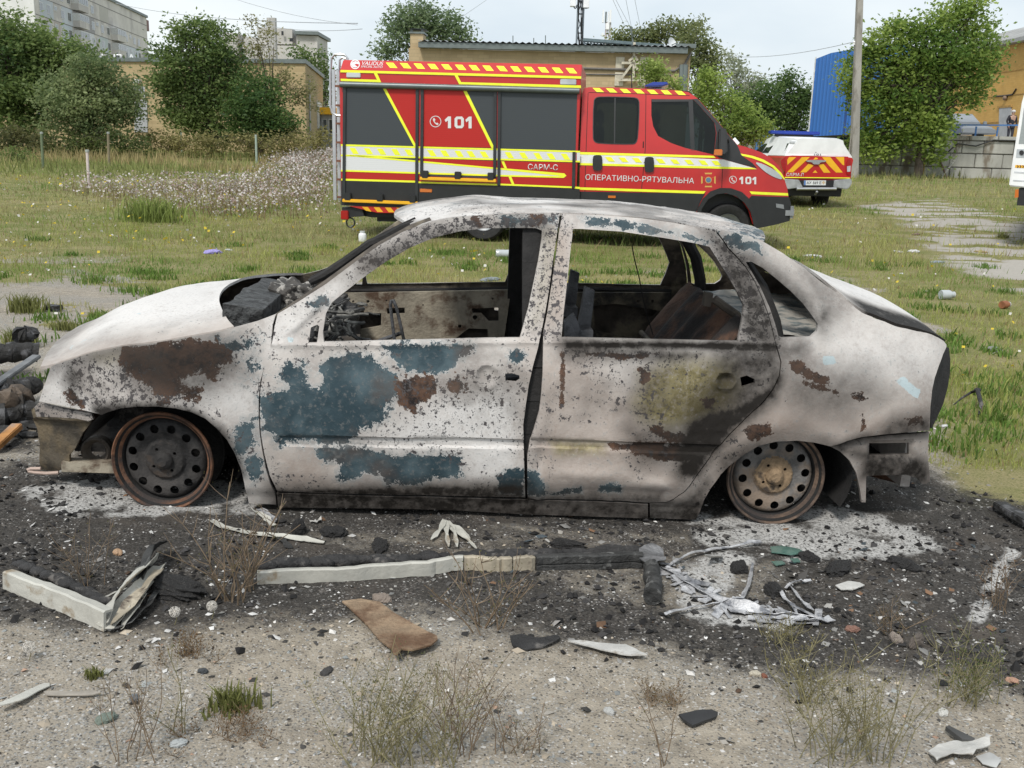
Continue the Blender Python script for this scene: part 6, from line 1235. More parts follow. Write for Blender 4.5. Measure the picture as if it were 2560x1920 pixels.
# ================================================================== buildings
def brick(name, c1, c2, mortar, sx=.26, sz=.075, ax=0):
    mt, t, b = newmat(name); co = _co(t); sp = t.nodes.new('ShaderNodeSeparateXYZ'); t.links.new(co, sp.inputs[0]); cb = t.nodes.new('ShaderNodeCombineXYZ'); t.links.new(_math(t, 'ADD', sp.outputs[0], sp.outputs[1]), cb.inputs[0]); t.links.new(sp.outputs[2], cb.inputs[1])
    br = t.nodes.new('ShaderNodeTexBrick'); t.links.new(cb.outputs[0], br.inputs['Vector']); br.inputs['Scale'].default_value = 1; br.inputs['Brick Width'].default_value = sx; br.inputs['Row Height'].default_value = sz; br.inputs['Mortar Size'].default_value = .006
    br.inputs['Color1'].default_value = (*c1, 1); br.inputs['Color2'].default_value = (*c2, 1); br.inputs['Mortar'].default_value = (*mortar, 1)
    n = _noise(t, .8, 6, .65, co); st = _noise(t, 5, 5, .6, _co(t, 'Object', (1, 1, .15))); c = _mix(t, _math(t, 'MULTIPLY', _ramp(t, n, .4, .7), .35), br.outputs[0], tuple(x*.6 for x in c1)); c = _mix(t, _math(t, 'MULTIPLY', _ramp(t, st, .55, .75), .3), c, tuple(x*.55 for x in c1))
    t.links.new(c, b.inputs['Base Color']); b.inputs['Roughness'].default_value = .9; return mt
M_brick = brick('yellow_brick', (.37,.285,.155), (.43,.335,.19), (.30,.235,.14), .5, .15); M_brick2 = brick('sandy_brick', (.42,.32,.185), (.50,.385,.23), (.36,.29,.18), .4, .12)
M_conc = MT('concrete', (.33,.315,.285), .9, 0, .22, 1.5, .3, 20, (.20,.185,.16), .58, .1, 3, stretch=(1, 1, .35)); M_roofm = MT('grey_sheet_metal', (.16,.185,.18), .5, .4, .15, 3); M_door = MT('grey_door_paint', (.34,.35,.36), .5, 0, .12, 3); M_wframe = MT('white_window_frame', (.58,.59,.58), .5); M_dark = MT('dark_opening', (.02,.022,.025), .4, 0, .3, 4)
M_winpane = gloss('window_pane', (.055,.065,.07), .08, .3, .8)
def wall_frame(name, pl_, pr2, depthdir, depth, label, cat, Hz):
    """an Empty at the left end of a facade; local x along the facade, y into the building"""
    v = pr2[:2]-pl_[:2]; an = math.atan2(v[1], v[0]); z0 = min(float(gz(pl_[0], pl_[1])), float(gz(pr2[0], pr2[1])))-.3
    e = empty(name, (pl_[0], pl_[1], z0), an); tag(e, label, cat); bpy.context.view_layer.update(); return e, float(np.linalg.norm(v))
# -- left brick building
p0, p1 = at('n', -420, 400, 62), at('n', 1962, 405, 57); bl_, ln_ = wall_frame('brick_building', p0, p1, None, 12, 'long yellow brick building behind the left trees with a grey door', 'building', 0)
BS = Side(bl_); zt_ = BS.xz('n', [(1400, 403)])[0, 1]; dl = bl_.matrix_world.inverted().to_3x3()@Vector((-.116, 1, 0)); dl = np.array(dl/dl.y*12)
mb = MB(); mb.prism([(0, 0, 0), (ln_, 0, 0), (ln_+dl[0], 12, 0), (dl[0], 12, 0)], (0, 0, zt_)); mb.build('wall', M_brick, bl_)
mb = MB(); mb.prism([(-.1, -.12, zt_+.004), (ln_+.1, -.12, zt_+.004), (ln_+dl[0]+.1, 12.1, zt_+.004), (dl[0], 12.1, zt_+.004)], (0, 0, .22)); mb.build('roof_coping', M_roofm, bl_)
BS.sheet('door', 'n', [[(868,640),(948,640),(952,850),(868,850)]], M_door, .01, .05)
def window(S_, tag_, x0, y0, x1, y1, parent, nm='window', bars=2, frm=None, pane=None):
    Q = S_.xz(tag_, [(x0, y0), (x1, y1)]); a, b = Q[0], Q[1]; xa, xb, za, zc = min(a[0], b[0]), max(a[0], b[0]), min(a[1], b[1]), max(a[1], b[1]); t_ = .07*max(.5, min(1, (xb-xa)))
    mb = MB(); mb.box((xa, -.05, za), (xa+t_, .0, zc)); mb.box((xb-t_, -.05, za), (xb, .0, zc)); mb.box((xa+t_, -.05, za), (xb-t_, .0, za+t_)); mb.box((xa+t_, -.05, zc-t_), (xb-t_, 0, zc))
    for k in range(1, bars): xx = xa+(xb-xa)*k/bars; mb.box((xx-t_/2, -.047, za+t_), (xx+t_/2, -.001, zc-t_))
    o = mb.build(nm, frm or M_wframe, parent); mb = MB(); mb.box((xa+t_, -.02, za+t_), (xb-t_, -.006, zc-t_)); mb.build('pane', pane or M_winpane, o); return o
window(BS, 'n', 862, 555, 935, 630, bl_, bars=4); window(BS, 'n', 230, 540, 300, 740, bl_); window(BS, 'n', 645, 560, 770, 625, bl_, bars=3); window(BS, 'n', 40, 540, 120, 720, bl_)
mb = MB(); c = BS.p3(BS.xz('n', [(895, 527)]))[0]; mb.box(c+np.array([-.2, -.35, -.1]), c+np.array([.2, 0, .12])); mb.build('wall_lamp', M_wframe, bl_, bevel=.03)
rw0 = np.array([ln_, 0, 0]); mb = MB(); e1 = dl/12
mb.obox(rw0+e1*8.5+np.array([.03, 0, zt_*.52]), e1*1.6, (.03, 0, 0), (0, 0, .85)); mb.build('side_window', M_wframe, bl_)
mb = MB(); mb.obox(rw0+e1*1.6+np.array([.05, 0, zt_*.45]), (.05, 0, 0), (0, .05, 0), (0, 0, zt_*.4)); mb.build('downpipe', M_door, bl_)
sg_ = empty('rooftop_sign', (bl_.location.x, bl_.location.y, bl_.location.z), bl_.rotation_euler.z); tag(sg_, 'row of white sign letters standing on the left brick roof', 'sign'); SS_ = Side(sg_, lambda x, z: .6+0*np.asarray(x))
FR['z'] = (0, 0, 5.183)
for ch_, x0, x1 in (('А', 820, 900), ('У', 972, 1075), ('Р', 1150, 1222), ('Н', 1270, 1340), ('П', 1478, 1580), ('А', 1672, 1742)):
    o = SS_.text('letter', ch_, 'z', (x0, 778), (x1, 778), 74, M_white, .02, .03)
mb = MB(); q = SS_.p3(SS_.xz('z', [(780, 772), (1760, 772)]), -.1); mb.bar(q[0], q[1], .06); 
for f in np.linspace(0, 1, 9): c = q[0]*(1-f)+q[1]*f; mb.bar((c[0], c[1], zt_+.2), (c[0], c[1], c[2]+.4), .05)
mb.build('sign_frame', M_roofm, sg_)
p0, p1 = at('n', 2062, 700, 66), at('n', 2300, 700, 66); ks, l2 = wall_frame('kiosk', p0, p1, None, 4, 'small kiosk with a yellow fascia behind the fire truck ladder', 'kiosk', 0); KS = Side(ks); q = KS.xz('n', [(2060,690),(2060,735),(2060,860)])
mb = MB(); mb.box((0, 0, 0), (l2, 4, q[1, 1]-.004)); mb.build('wall', M_door, ks); mb = MB(); mb.box((-.1, -.3, q[1, 1]), (l2, 4, q[0, 1])); mb.build('fascia', M_ora, ks); window(KS, 'n', 2075, 765, 2105, 862, ks, bars=1); window(KS, 'n', 2112, 765, 2190, 862, ks, bars=2)
# -- centre brick building
p0, p1 = at('w', 545, 300, 38.5), at('q', 2072, 560, 38); bc, lc = wall_frame('brick_workshop', p0, p1, None, 10, 'sandy brick workshop with a corrugated roof behind the fire truck', 'building', 0); CS = Side(bc); zt_ = CS.xz('q', [(1200, 560)])[0, 1]
mb = MB(); mb.box((0, 0, 0), (lc, 10, zt_)); mb.build('wall', M_brick2, bc)
mb = MB(); mb.box((CS.xz('w', [(612,310)])[0, 0], -.35, zt_+.004), (lc-.15, .0, zt_+.20)); mb.build('eaves_board', M_roofm, bc)
mb = MB(); x0_ = CS.xz('w', [(612,300)])[0, 0]; nn = int((lc-x0_)/.06); V = []; 
for k in range(nn+1):
    xx = x0_+k*.06; h = .03*math.cos(k*math.pi/2); V += [(xx, -.42, zt_+.24+h), (xx, 10, zt_+1.0+h)]
mb.add(V, [(2*k, 2*k+2, 2*k+3, 2*k+1) for k in range(nn)]); mb.build('corrugated_roof', MT('grey_asbestos', (.33,.35,.35), .8, 0, .2, 2), bc)
q = CS.xz('w', [(552,300),(630,300),(590,205),(590,165)]); mb = MB(); mb.box((q[0, 0], .1, zt_-.5), (q[1, 0], .9, q[2, 1])); o = mb.build('chimney', M_brick2, bc); mb = MB(); mb.box((q[0, 0]-.06, .04, q[2, 1]+.002), (q[1, 0]+.06, .96, q[2, 1]+.06)); cx_ = (q[0, 0]+q[1, 0])/2; mb.add([(q[0, 0]-.1, 0, q[2, 1]+.17), (q[1, 0]+.1, 0, q[2, 1]+.17), (q[1, 0]+.1, 1, q[2, 1]+.17), (q[0, 0]-.1, 1, q[2, 1]+.17), (cx_, .5, q[3, 1])], [(0,1,4),(1,2,4),(2,3,4),(3,0,4),(0,3,2,1)])
for sx in (q[0, 0], q[1, 0]-.08): mb.box((sx, .12, q[2, 1]+.06), (sx+.08, .2, q[2, 1]+.17))
mb.build('chimney_cap', M_roofm, o)
mb = MB(); c = CS.p3(CS.xz('q', [(895,728),(1900,755),(2010,680),(2072,560)]), .05); mb.tube(c, .05, 6); c = CS.p3(CS.xz('q', [(895,790),(1860,800)]), .03); mb.tube(c, .03, 6); mb.build('cable_run', MT('dusty_cable', (.14,.13,.12), .7), bc)
for xx in (1965, 2005): 
    mb = MB(); c = CS.p3(CS.xz('q', [(xx+8, 690), (xx-8, 1050)]), .10); mb.tube(c, .09, 8); mb.build('downpipe', M_roofm, bc, True)
q = CS.xz('q', [(1925,560),(2090,560),(2090,470)]); mb = MB(); mb.box((q[0, 0], -.1, zt_+.22), (q[1, 0], 4, q[2, 1]-.15)); mb.box((q[0, 0]-.05, -.15, q[2, 1]-.146), (q[1, 0]+.1, 4.1, q[2, 1])); mb.build('parapet', M_roofm, bc)
an = empty('aerial_bracket', bc.location, bc.rotation_euler.z); tag(an, 'cream steel aerial bracket bolted to the brick wall above the cab', 'bracket'); AS = Side(an, lambda x, z: -.15+0*np.asarray(x)); M_cream = MT('cream_steel', (.52,.48,.38), .5)
mb = MB()
for a, b in (((1472,450),(1460,850)), ((1460,660),(1325,845)), ((1470,600),(1412,650)), ((1478,600),(1505,645)), ((1300,850),(1560,850)), ((1335,670),(1600,670)), ((1470,680),(1505,740))):
    c = AS.p3(AS.xz('q', [a, b])); mb.bar(c[0], c[1], .085, .08, up=(0, 1, 0))
mb.build('frame', M_cream, an)
for a in ((1320,675),(1578,675),(1310,840),(1555,845)): mb = MB(); c = AS.p3(AS.xz('q', [a]))[0]; mb.box(c-np.array([.16, -.1, .24]), c+np.array([.16, .14, .24])); mb.build('wall_plate', M_cream, an, bevel=.01)
mb = MB(); c = AS.p3(AS.xz('q', [(1465,470),(1425,285)])); mb.tube(c, .02, 5); c = AS.p3(AS.xz('q', [(1455,500),(1440,280)])); mb.tube(c, .02, 5); mb.build('whip', M_roofm, an)
sdh = at('q', 1868, 480, 40); ds = empty('satellite_dish', sdh); tag(ds, 'white satellite dish on the right end of the corrugated roof', 'satellite dish'); mb = MB(); r_ = 75/(4.2538*FPX/40); nrm_ = np.array([.72, -.62, .3]); mb.lathe([(0, .12*r_), (r_*.5, .09*r_), (r_*.85, -.06*r_), (r_, -.18*r_)], (0, 0, 0), -nrm_, 28); mb.build('reflector', M_white, ds, True); mb = MB(); mb.tube([(0, .1, 0), (.1, .3, -.6), (.1, .3, -1.2)], .05, 6); mb.tube([(0, 0, 0), tuple(nrm_*r_*.8)], .02, 5); mb.build('mount', M_roofm, ds)
# -- aerial masts
def mast(name, label, tag_, Y, x0, x1, ytop, ybot, col, panels, step, rt=.045):
    b = at(tag_, (x0+x1)/2, ybot, Y); e = empty(name, (b[0], Y, G1(b[0], min(Y, 300)))); tag(e, label, 'mast'); MS_ = Side(e); q = MS_.xz(tag_, [(x0, ybot), (x1, ybot), (x0+2, ytop), (x1-2, ytop)]); wx = (q[1, 0]-q[0, 0])/2; tw = (q[3, 0]-q[2, 0])/2; h = q[2, 1]; mb = MB(); cs = [(-1,-1),(1,-1),(1,1),(-1,1)]
    for sx, sy in cs: mb.tube([(sx*wx, sy*wx, 0), (sx*wx, sy*wx, q[0, 1]), (sx*tw+0, sy*tw, h)], rt, 6)
    z = max(0, q[0, 1]-1); k = 0
    while z < h:
        for j in range(4):
            a, b2 = cs[j], cs[(j+1) % 4]; mb.tube([(a[0]*wx, a[1]*wx, z), (b2[0]*wx, b2[1]*wx, min(h, z+step))], rt*.5, 4); mb.tube([(a[0]*wx, a[1]*wx, z), (b2[0]*wx, b2[1]*wx, z)], rt*.4, 4)
        z += step
    mb.build('lattice', col, e)
    for (xa, ya, xb, yb, m2) in panels:
        c = MS_.xz(tag_, [(xa, ya), (xb, yb)]); mb = MB(); mb.box((c[0, 0], -.25-wx, c[1, 1]), (c[1, 0], .05-wx, c[0, 1])); mb.build('aerial_panel', m2, e, bevel=.02)
    return e, MS_
M_galv = MT('galvanised_steel', (.25,.29,.32), .5, .4, .15, 2); M_mred = MT('mast_red', (.30,.08,.08), .6, 0, .2, 1.2, col2=(.55,.54,.53), thr=.5, soft=.02, scale2=.35)
ms, MS1 = mast('radio_mast', 'grey lattice radio mast with panel aerials behind the corrugated roof', 'q', 52, 852, 915, -250, 530, M_galv, [(790,-60,845,80,M_white), (930,-60,985,95,M_white), (860,-200,930,-60,M_white)], .9)
mb = MB(); rg_ = np.random.default_rng(2)
for k in range(5): xx = 870+k*11; c = MS1.p3(MS1.xz('q', [(xx, -100), (xx+rg_.normal(0,5), 150), (xx+rg_.normal(0,6), 300), (xx+8, 480), (925, 530)]), .3); mb.tube(c, .022, 5)
for cx2 in (838, 952): c = MS1.p3(MS1.xz('q', [(cx2-22, 50), (cx2-10, 90), (cx2, 100), (cx2+12, 90), (cx2+20, 60)]), .3); mb.tube(c, .03, 6)
mb.build('cable', M_blk, ms)
mast('striped_mast', 'far red and white mast left of the roof tree', 'q', 115, 1158, 1205, 240, 545, M_mred, [(1132,110,1142,245,M_white), (1160,130,1170,250,M_roofm), (1188,130,1197,250,M_white), (1208,108,1219,245,M_white), (1165,250,1200,320,M_white), (1120,355,1140,390,M_white)], 2.2, .09)
tb_ = empty('cable_bridge', at('q', 930, 470, 47)); tag(tb_, 'dark lattice cable bridge running from the mast across the roof', 'cable bridge'); bs = Side(tb_); mb = MB(); A_ = bs.p3(bs.xz('q', [(925,425),(1780,490)])); B_ = bs.p3(bs.xz('q', [(925,462),(1780,520)])); mb.bar(A_[0], A_[1], .5, .12); mb.bar(B_[0], B_[1], .05, .05)
for k in range(25):
    a = A_[0]+(A_[1]-A_[0])*k/25; b = B_[0]+(B_[1]-B_[0])*(k+.5)/25; a2 = A_[0]+(A_[1]-A_[0])*(k+1)/25; mb.bar(a, b, .035); mb.bar(b, a2, .035)
mb.build('lattice', MT('bridge_steel', (.12,.16,.17), .6, .3), tb_); mb = MB()
for f in (.02, .55, .99): c = A_[0]*(1-f)+A_[1]*f; mb.bar(c, c-np.array([0, 0, 1.6]), .08)
mb.build('support', M_galv, tb_)
# -- panel block at the upper left
P1, P2 = at('n', 236, 200, 165), at('n', 948, 250, 232); ap, la_ = wall_frame('apartment_block', P1, P2, None, 14, 'tall grey panel apartment block with glazed balconies at the upper left', 'apartment block', 0); FS = Side(ap)
zr_ = FS.xz('n', [(700, 2)])[0, 1]; M_pan = MT('panel_concrete', (.62,.595,.555), .9, 0, .10, .25, 0, 20, (.48,.46,.44), .56, .05, .12); M_gable = MT('gable_panel', (.68,.68,.66), .9, 0, .08, .2)
mb = MB(); mb.box((0, 0, -2), (la_, 14, zr_)); mb.build('wall', M_pan, ap)
Lg = 16; mb = MB(); mb.box((-.25, .02, -2), (-.004, 14, zr_-.1)); mb.build('gable_wall', M_gable, ap)
mb = MB(); mb.box((-.3, -.3, zr_+.004), (la_+.3, 14, zr_+.5)); mb.build('roof_edge', M_roofm, ap)
zc = FS.xz('n', [(405, 95)])[0, 1]; sp_ = 2.85
for k in range(-8, 5):
    z = zc+1.42+k*sp_
    if z < zr_-.5: 
        mb = MB(); mb.box((.05, -.03, z-.06), (la_-.05, -.003, z+.06)); mb.build('panel_joint', MT('joint_tar', (.20,.19,.185), .9), ap)
for (xa, ya, xb, yb, cl) in ((250,10,345,110,(.36,.39,.42)), (395,60,470,160,(.40,.43,.46)), (395,160,470,260,(.38,.42,.45)), (545,120,610,205,(.27,.265,.27)), (545,205,610,300,(.50,.51,.52)), (640,240,700,330,(.38,.42,.42)), (780,300,900,360,(.44,.47,.50)), (640,90,700,160,(.36,.35,.32)), (345,110,390,200,(.35,.32,.30))):
    q = FS.xz('n', [(xa, ya), (xb, yb)]); kz = round((q[:, 1].mean()-zc)/sp_); mb = MB(); mb.box((q[0, 0], -.02, zc-1.35+kz*sp_), (q[1, 0], -.002, zc+1.35+kz*sp_)); mb.build('painted_panel', MT('panel_%02d%02d%02d' % tuple(int(c*99) for c in cl), tuple(c*1.3 for c in cl), .9, 0, .06, .3), ap)
rowz = [zc+k*sp_ for k in range(-6, 4) if zc+k*sp_+1 < zr_]
def apwin(xc, wd_, dz_=0, hh=.75, rows=None, twin=False):
    s0 = FS.xz('n', [(xc, 150)])[0, 0]
    for z in (rows or rowz):
        mb = MB(); mb.box((s0-wd_/2, -.06, z+dz_-hh), (s0+wd_/2, -.004, z+dz_+hh)); o = mb.build('window', M_wframe, ap); mb = MB(); mb.box((s0-wd_/2+.12, -.075, z+dz_-hh+.12), (s0-.05, -.062, z+dz_+hh-.12)); mb.box((s0+.05, -.075, z+dz_-hh+.12), (s0+wd_/2-.12, -.062, z+dz_+hh-.12)); mb.build('pane', M_winpane, o)
vis = lambda n0, n1: [zc+k*sp_ for k in range(n0, n1) if zc+k*sp_+1 < zr_]
for xc, a, b in ((272,-1,3),(318,-2,2),(405,-3,2),(448,-3,2),(557,-4,2),(597,-4,2),(655,-5,1),(692,-5,1),(775,-5,1),(806,-6,1),(857,-6,1),(885,-6,1)): apwin(xc, 1.7, rows=vis(a, b))
for xc, a, b in ((362,-3,2),(624,-4,1),(832,-6,1)): apwin(xc, 1.5, .55, .4, vis(a, b)); 
for xc, a, b, wd_ in ((500,-3,2,5.2),(740,-5,1,6.0),(927,-5,0,5.0)):
    s0 = FS.xz('n', [(xc, 150)])[0, 0]
    for z in vis(a, b):
        mb = MB(); mb.box((s0-wd_/2, -1.2, z-1.4), (s0+wd_/2, -.004, z-.35)); o = mb.build('balcony', M_pan, ap); mb = MB(); mb.box((s0-wd_/2, -1.22, z-.346), (s0+wd_/2, -.004, z+.9)); g_ = mb.build('glazing', M_wframe, o); mb = MB()
        for k in range(5): mb.box((s0-wd_/2+.15+k*wd_/5, -1.25, z-.2), (s0-wd_/2+wd_/5-.05+k*wd_/5, -1.225, z+.75))
        mb.build('pane', M_winpane, o)
q = FS.xz('n', [(918,115),(932,190)]); mb = MB(); mb.box((la_+.004, .0, q[1, 1]), (la_+2.0, 6, q[0, 1])); mb.build('stair_tower', MT('brick_brown', (.23,.15,.14), .9), ap)
# -- pale blocks further right
def blocks(name, label, tag_, Y, rects, mat_, dep=10):
    c = at(tag_, rects[0][0], rects[0][3], Y); e = empty(name, (c[0], Y, .5)); tag(e, label, 'apartment block'); bs = Side(e)
    for k, (x0, y0, x1, y1, nm) in enumerate(rects):
        q = bs.xz(tag_, [(x0, y0), (x1, y1)]); mb = MB(); mb.box((q[0, 0], .3*k, 0 if nm == 'wall' else q[1, 1]), (q[1, 0], dep+.3*k, q[0, 1])); mb.build(nm, mat_, e)
    return e, bs
M_pale = MT('pale_block', (.47,.455,.43), .9, 0, .12, .3, 0, 20, (.36,.34,.325), .58, .04, .2); M_pale2 = MT('pale_brick', (.42,.41,.395), .9, 0, .1, .3)
e, bs = blocks('stepped_block', 'pale stepped apartment block behind the bare branches', 'n', 190, [(1560,285,1945,400,'wall'),(1904,225,2040,400,'wall'),(1712,178,1876,284,'roof_house'),(1560,236,1730,284,'roof_house'),(1420,205,1525,400,'wall'),(1640,170,1712,235,'roof_house'),(1800,232,1900,284,'roof_house')], M_pale)
for (xa, ya, xb, yb) in ((1810,200,1824,228),(1555,250,1562,278),(1862,245,1885,268)): q = bs.xz('n', [(xa, ya), (xb, yb)]); mb = MB(); mb.box((q[0, 0], -.15, q[1, 1]), (q[1, 0], -.02, q[0, 1])); mb.build('window', M_dark, e)
mb = MB(); q = bs.xz('n', [(1904,222),(2042,238)]); mb.box((q[0, 0]-.2, -.5, q[0, 1]+.004), (q[1, 0]+.2, 12, q[0, 1]+.6)); mb.build('roof_edge', M_roofm, e)
fl = at('n', 1745, 380, 120); cp = empty('flue_pipes', (fl[0], 120, .5)); tag(cp, 'pair of tall thin steel flue pipes before the stepped block', 'flue'); cs_ = Side(cp); mb = MB()
q = cs_.xz('n', [(1737,116),(1755,116),(1755,230),(1742,400),(1762,400)]); mb = MB(); mb.tube([(q[3, 0], 0, 0), (q[0, 0], 0, q[0, 1])], .42, 8); mb.build('pipe', M_pale2, cp, True); mb = MB(); mb.tube([(q[4, 0], 0, 0), (q[1, 0], 0, q[1, 1])], .42, 8); mb.build('pipe', M_pale2, cp, True)
e, bs = blocks('flat_block', 'far flat roofed block just above the corrugated roof', 'q', 160, [(188,474,684,560,'wall'),(440,482,446,560,'wall'),(245,455,330,470,'roof_house'),(445,458,535,472,'roof_house')], M_pale)
mb = MB()
for xx, yy in ((180,375),(402,400),(527,372)): q = bs.xz('q', [(xx, 472), (xx, yy)]); mb.tube([(q[0, 0], .5, q[0, 1]), (q[1, 0], .5, q[1, 1])], .07, 4)
mb.build('roof_aerial', M_roofm, e)
# -- blue shed
p0, p1 = at('o', 968, 800, 53), at('o', 1545, 800, 50.4); sh, ls = wall_frame('blue_shed', p0, p1, None, 12, 'bright blue corrugated metal shed with a curved roof behind the tree', 'shed', 0); HS = Side(sh)
def ribmat(name, col, step=.18):
    mt, t, b = newmat(name); co = _co(t); sx = t.nodes.new('ShaderNodeSeparateXYZ'); t.links.new(co, sx.inputs[0]); ph = _math(t, 'FRACT', _math(t, 'DIVIDE', _math(t, 'ADD', sx.outputs[0], sx.outputs[1]), step)); h = _math(t, 'MULTIPLY', _ramp(t, ph, .0, .2), _ramp(t, ph, .75, .5))
    c = _mix(t, h, tuple(x*.8 for x in col), col); c = _mix(t, _math(t, 'MULTIPLY', _ramp(t, _noise(t, .6, 4, .6, co), .45, .7), .25), c, tuple(x*.7 for x in col)); t.links.new(c, b.inputs['Base Color']); b.inputs['Roughness'].default_value = .5; _bump(t, b, h, .6, .04); return mt
M_bluew = ribmat('blue_sheeting', (.035,.15,.45)); q = HS.xz('o', [(993,340),(1100,305),(1240,280),(1400,262),(1545,258)])
mb = MB(); mb.prism([(0, 0, 0), (ls, 0, 0)]+[(min(ls, max(0, x)), 0, z) for x, z in q[::-1]], (0, 12, 0)); mb.build('wall', M_bluew, sh)
mb = MB(); mb.box((-.02, -.05, .2), (.035, -.004, q[0, 1]+.1)); mb.build('corner_trim', M_wframe, sh); xd = HS.xz('o', [(1192,600)])[0, 0]; mb = MB(); mb.box((xd-.05, -.03, .3), (xd+.05, -.004, q[2, 1]-1)); mb.build('door_joint', MT('navy', (.02,.06,.2), .5), sh)
# -- precast fence left of the pole and blue posts
p0, p1 = at('o', 560, 850, 47), at('o', 1228, 850, 47); fc, lf = wall_frame('concrete_fence', p0, p1, None, 1, 'beige ribbed concrete fence behind the pickup', 'fence', 0); fs = Side(fc); zt_ = fs.xz('o', [(1180, 803)])[0, 1]; npn = 8
for k in range(npn):
    mb = MB(); xa, xb = lf*k/npn, lf*(k+1)/npn-.12; mb.box((xa, 0, 0), (xb, .12, zt_))
    for j in range(8): xx = xa+(xb-xa)*(j+.5)/8; mb.box((xx-.05, -.04, .1), (xx+.05, -.003, zt_-.1))
    mb.build('panel', M_conc, fc); mb = MB(); mb.box((xb+.003, -.06, 0), (xb+.117, .2, zt_+.05)); mb.build('post', M_conc, fc)
M_bpost = MT('blue_post_paint', (.06,.17,.40), .5)
for k, xx in enumerate((672, 702, 735)):
    p = at('o', xx, 840, 45); o = empty('gate_post', (p[0], 45, G1(p[0], 45)+.0)); tag(o, ('leftmost','middle','rightmost')[k]+' of three blue posts between sapling and pickup', 'post', 'blue posts beyond the pickup'); z = at('o', xx, 788, 45)[2]-o.location.z; mb = MB(); mb.box((-.05, -.05, 0), (.05, .05, z)); mb.box((-.07, -.07, z+.002), (.07, .07, z+.05)); mb.build('shaft', M_bpost, o)
# -- retaining wall of concrete blocks, platform and everything on it
p0, p1 = at('p', 285, 1000, 43.5), at('p', 1900, 1000, 42.5); rwl, lw = wall_frame('block_wall', p0, p1, None, 1, 'rough retaining wall of big grey concrete blocks at the right', 'wall', 0); rs = Side(rwl); lv = rs.xz('p', [(1300,792),(1300,838),(1300,945),(1300,1062),(1300,1175)])[:, 1]; lv[4] = 0
mb = MB(); mb.box((0, .05, 0), (lw, .45, lv[0]-.02)); mb.build('backing', MT('dark_joint', (.19,.175,.155), .95), rwl); mb = MB(); rg_ = np.random.default_rng(8); cuts = ([0,760,960,1180,1420,1640,1900],[0,700,900,1130,1310,1560,1900],[0,640,860,1040,1250,1480,1720,1900],[0,560,800,1050,1145,1400,1700,1900])
for r_ in range(4):
    xs = [0 if c == 0 else (lw if c == 1900 else rs.xz('p', [(c, 1000)])[0, 0]) for c in cuts[r_]]
    for a, b in zip(xs[:-1], xs[1:]):
        j_ = rg_.normal(0, .02); mb.box((a+.012, -.05+j_, lv[r_+1]+.016), (b-.016, .052+abs(j_)+.01, lv[r_]-.02))
mb.build('blocks', MT('weathered_block', (.40,.395,.36), .95, 0, .22, 1.2, .5, 14, (.19,.16,.125), .58, .07, 1.6, stretch=(1, 1, .4)), rwl, bevel=.02)
pf = tag(fastmesh('platform', [(p0[0], p0[1]+.46, rwl.location.z+lv[0]-.06), (p1[0]+30, p1[1]+.46, rwl.location.z+lv[0]-.06), (p1[0]+45, 95, rwl.location.z+lv[0]-.02), (p0[0]+2, 95, rwl.location.z+lv[0]-.02)], [(0, 1, 2, 3)], M_conc), kind='structure'); PZ = rwl.location.z+lv[0]-.05
mb = MB(); c = rs.p3(rs.xz('p', [(940,1000),(1100,860),(1250,880),(1400,830),(1600,836)]), .12); mb.tube(c, .03, 6); o = mb.build('hanging_hose', M_blk, None, True); o.matrix_world = rwl.matrix_world; tag(o, 'black hose looped along the face of the concrete block wall', 'hose')
for k, (a, b, cl, lb) in enumerate((((800,1150),(818,900),(.35,.24,.08),'yellow rusty pipe standing beside the trunk of the broad tree'), ((1010,1160),(925,960),(.14,.09,.07),'brown pole leaning left against the block wall'), ((940,1140),(1060,1000),(.40,.39,.37),'pale pole leaning right against the block wall'))):
    c = rs.p3(rs.xz('p', [a, b]), .35); mb = MB(); c[0][2] = max(0, c[0][2]-.1); mb.tube([c[0], (c[0]+c[1])/2+np.array([.02, 0, .01]), c[1]], [.045, .04, .038], 7); mb.lathe([(.0, 0), (.055, 0), (.055, .05), (0, .05)], c[1]-np.array([0, 0, .03]), (0, 0, 1), 10); o = mb.build('leaning_pole' if k else 'standing_pipe', MT('pole_paint_%s' % 'abc'[k], cl, .7), None, True); o.matrix_world = rwl.matrix_world; tag(o, lb, 'pole' if k else 'pipe')
rl = empty('guard_rail', rwl.location, rwl.rotation_euler.z); tag(rl, 'low blue guard rail along the top of the block wall', 'railing'); gs = Side(rl, lambda x, z: .25+0*np.asarray(x)); c = gs.p3(gs.xz('r', [(420,428),(1600,434)])); mb = MB(); mb.bar(c[0], c[1], .05, .06); mb.build('top_rail', M_bpost, rl); zb_ = lv[0]-.05
for xx in (520, 835, 1155, 1480): mb = MB(); q = gs.p3(gs.xz('r', [(xx, 450)]))[0]; mb.bar((q[0], q[1], zb_), (q[0], q[1], c[0][2]-.035), .055, .06); mb.build('post', M_bpost, rl)
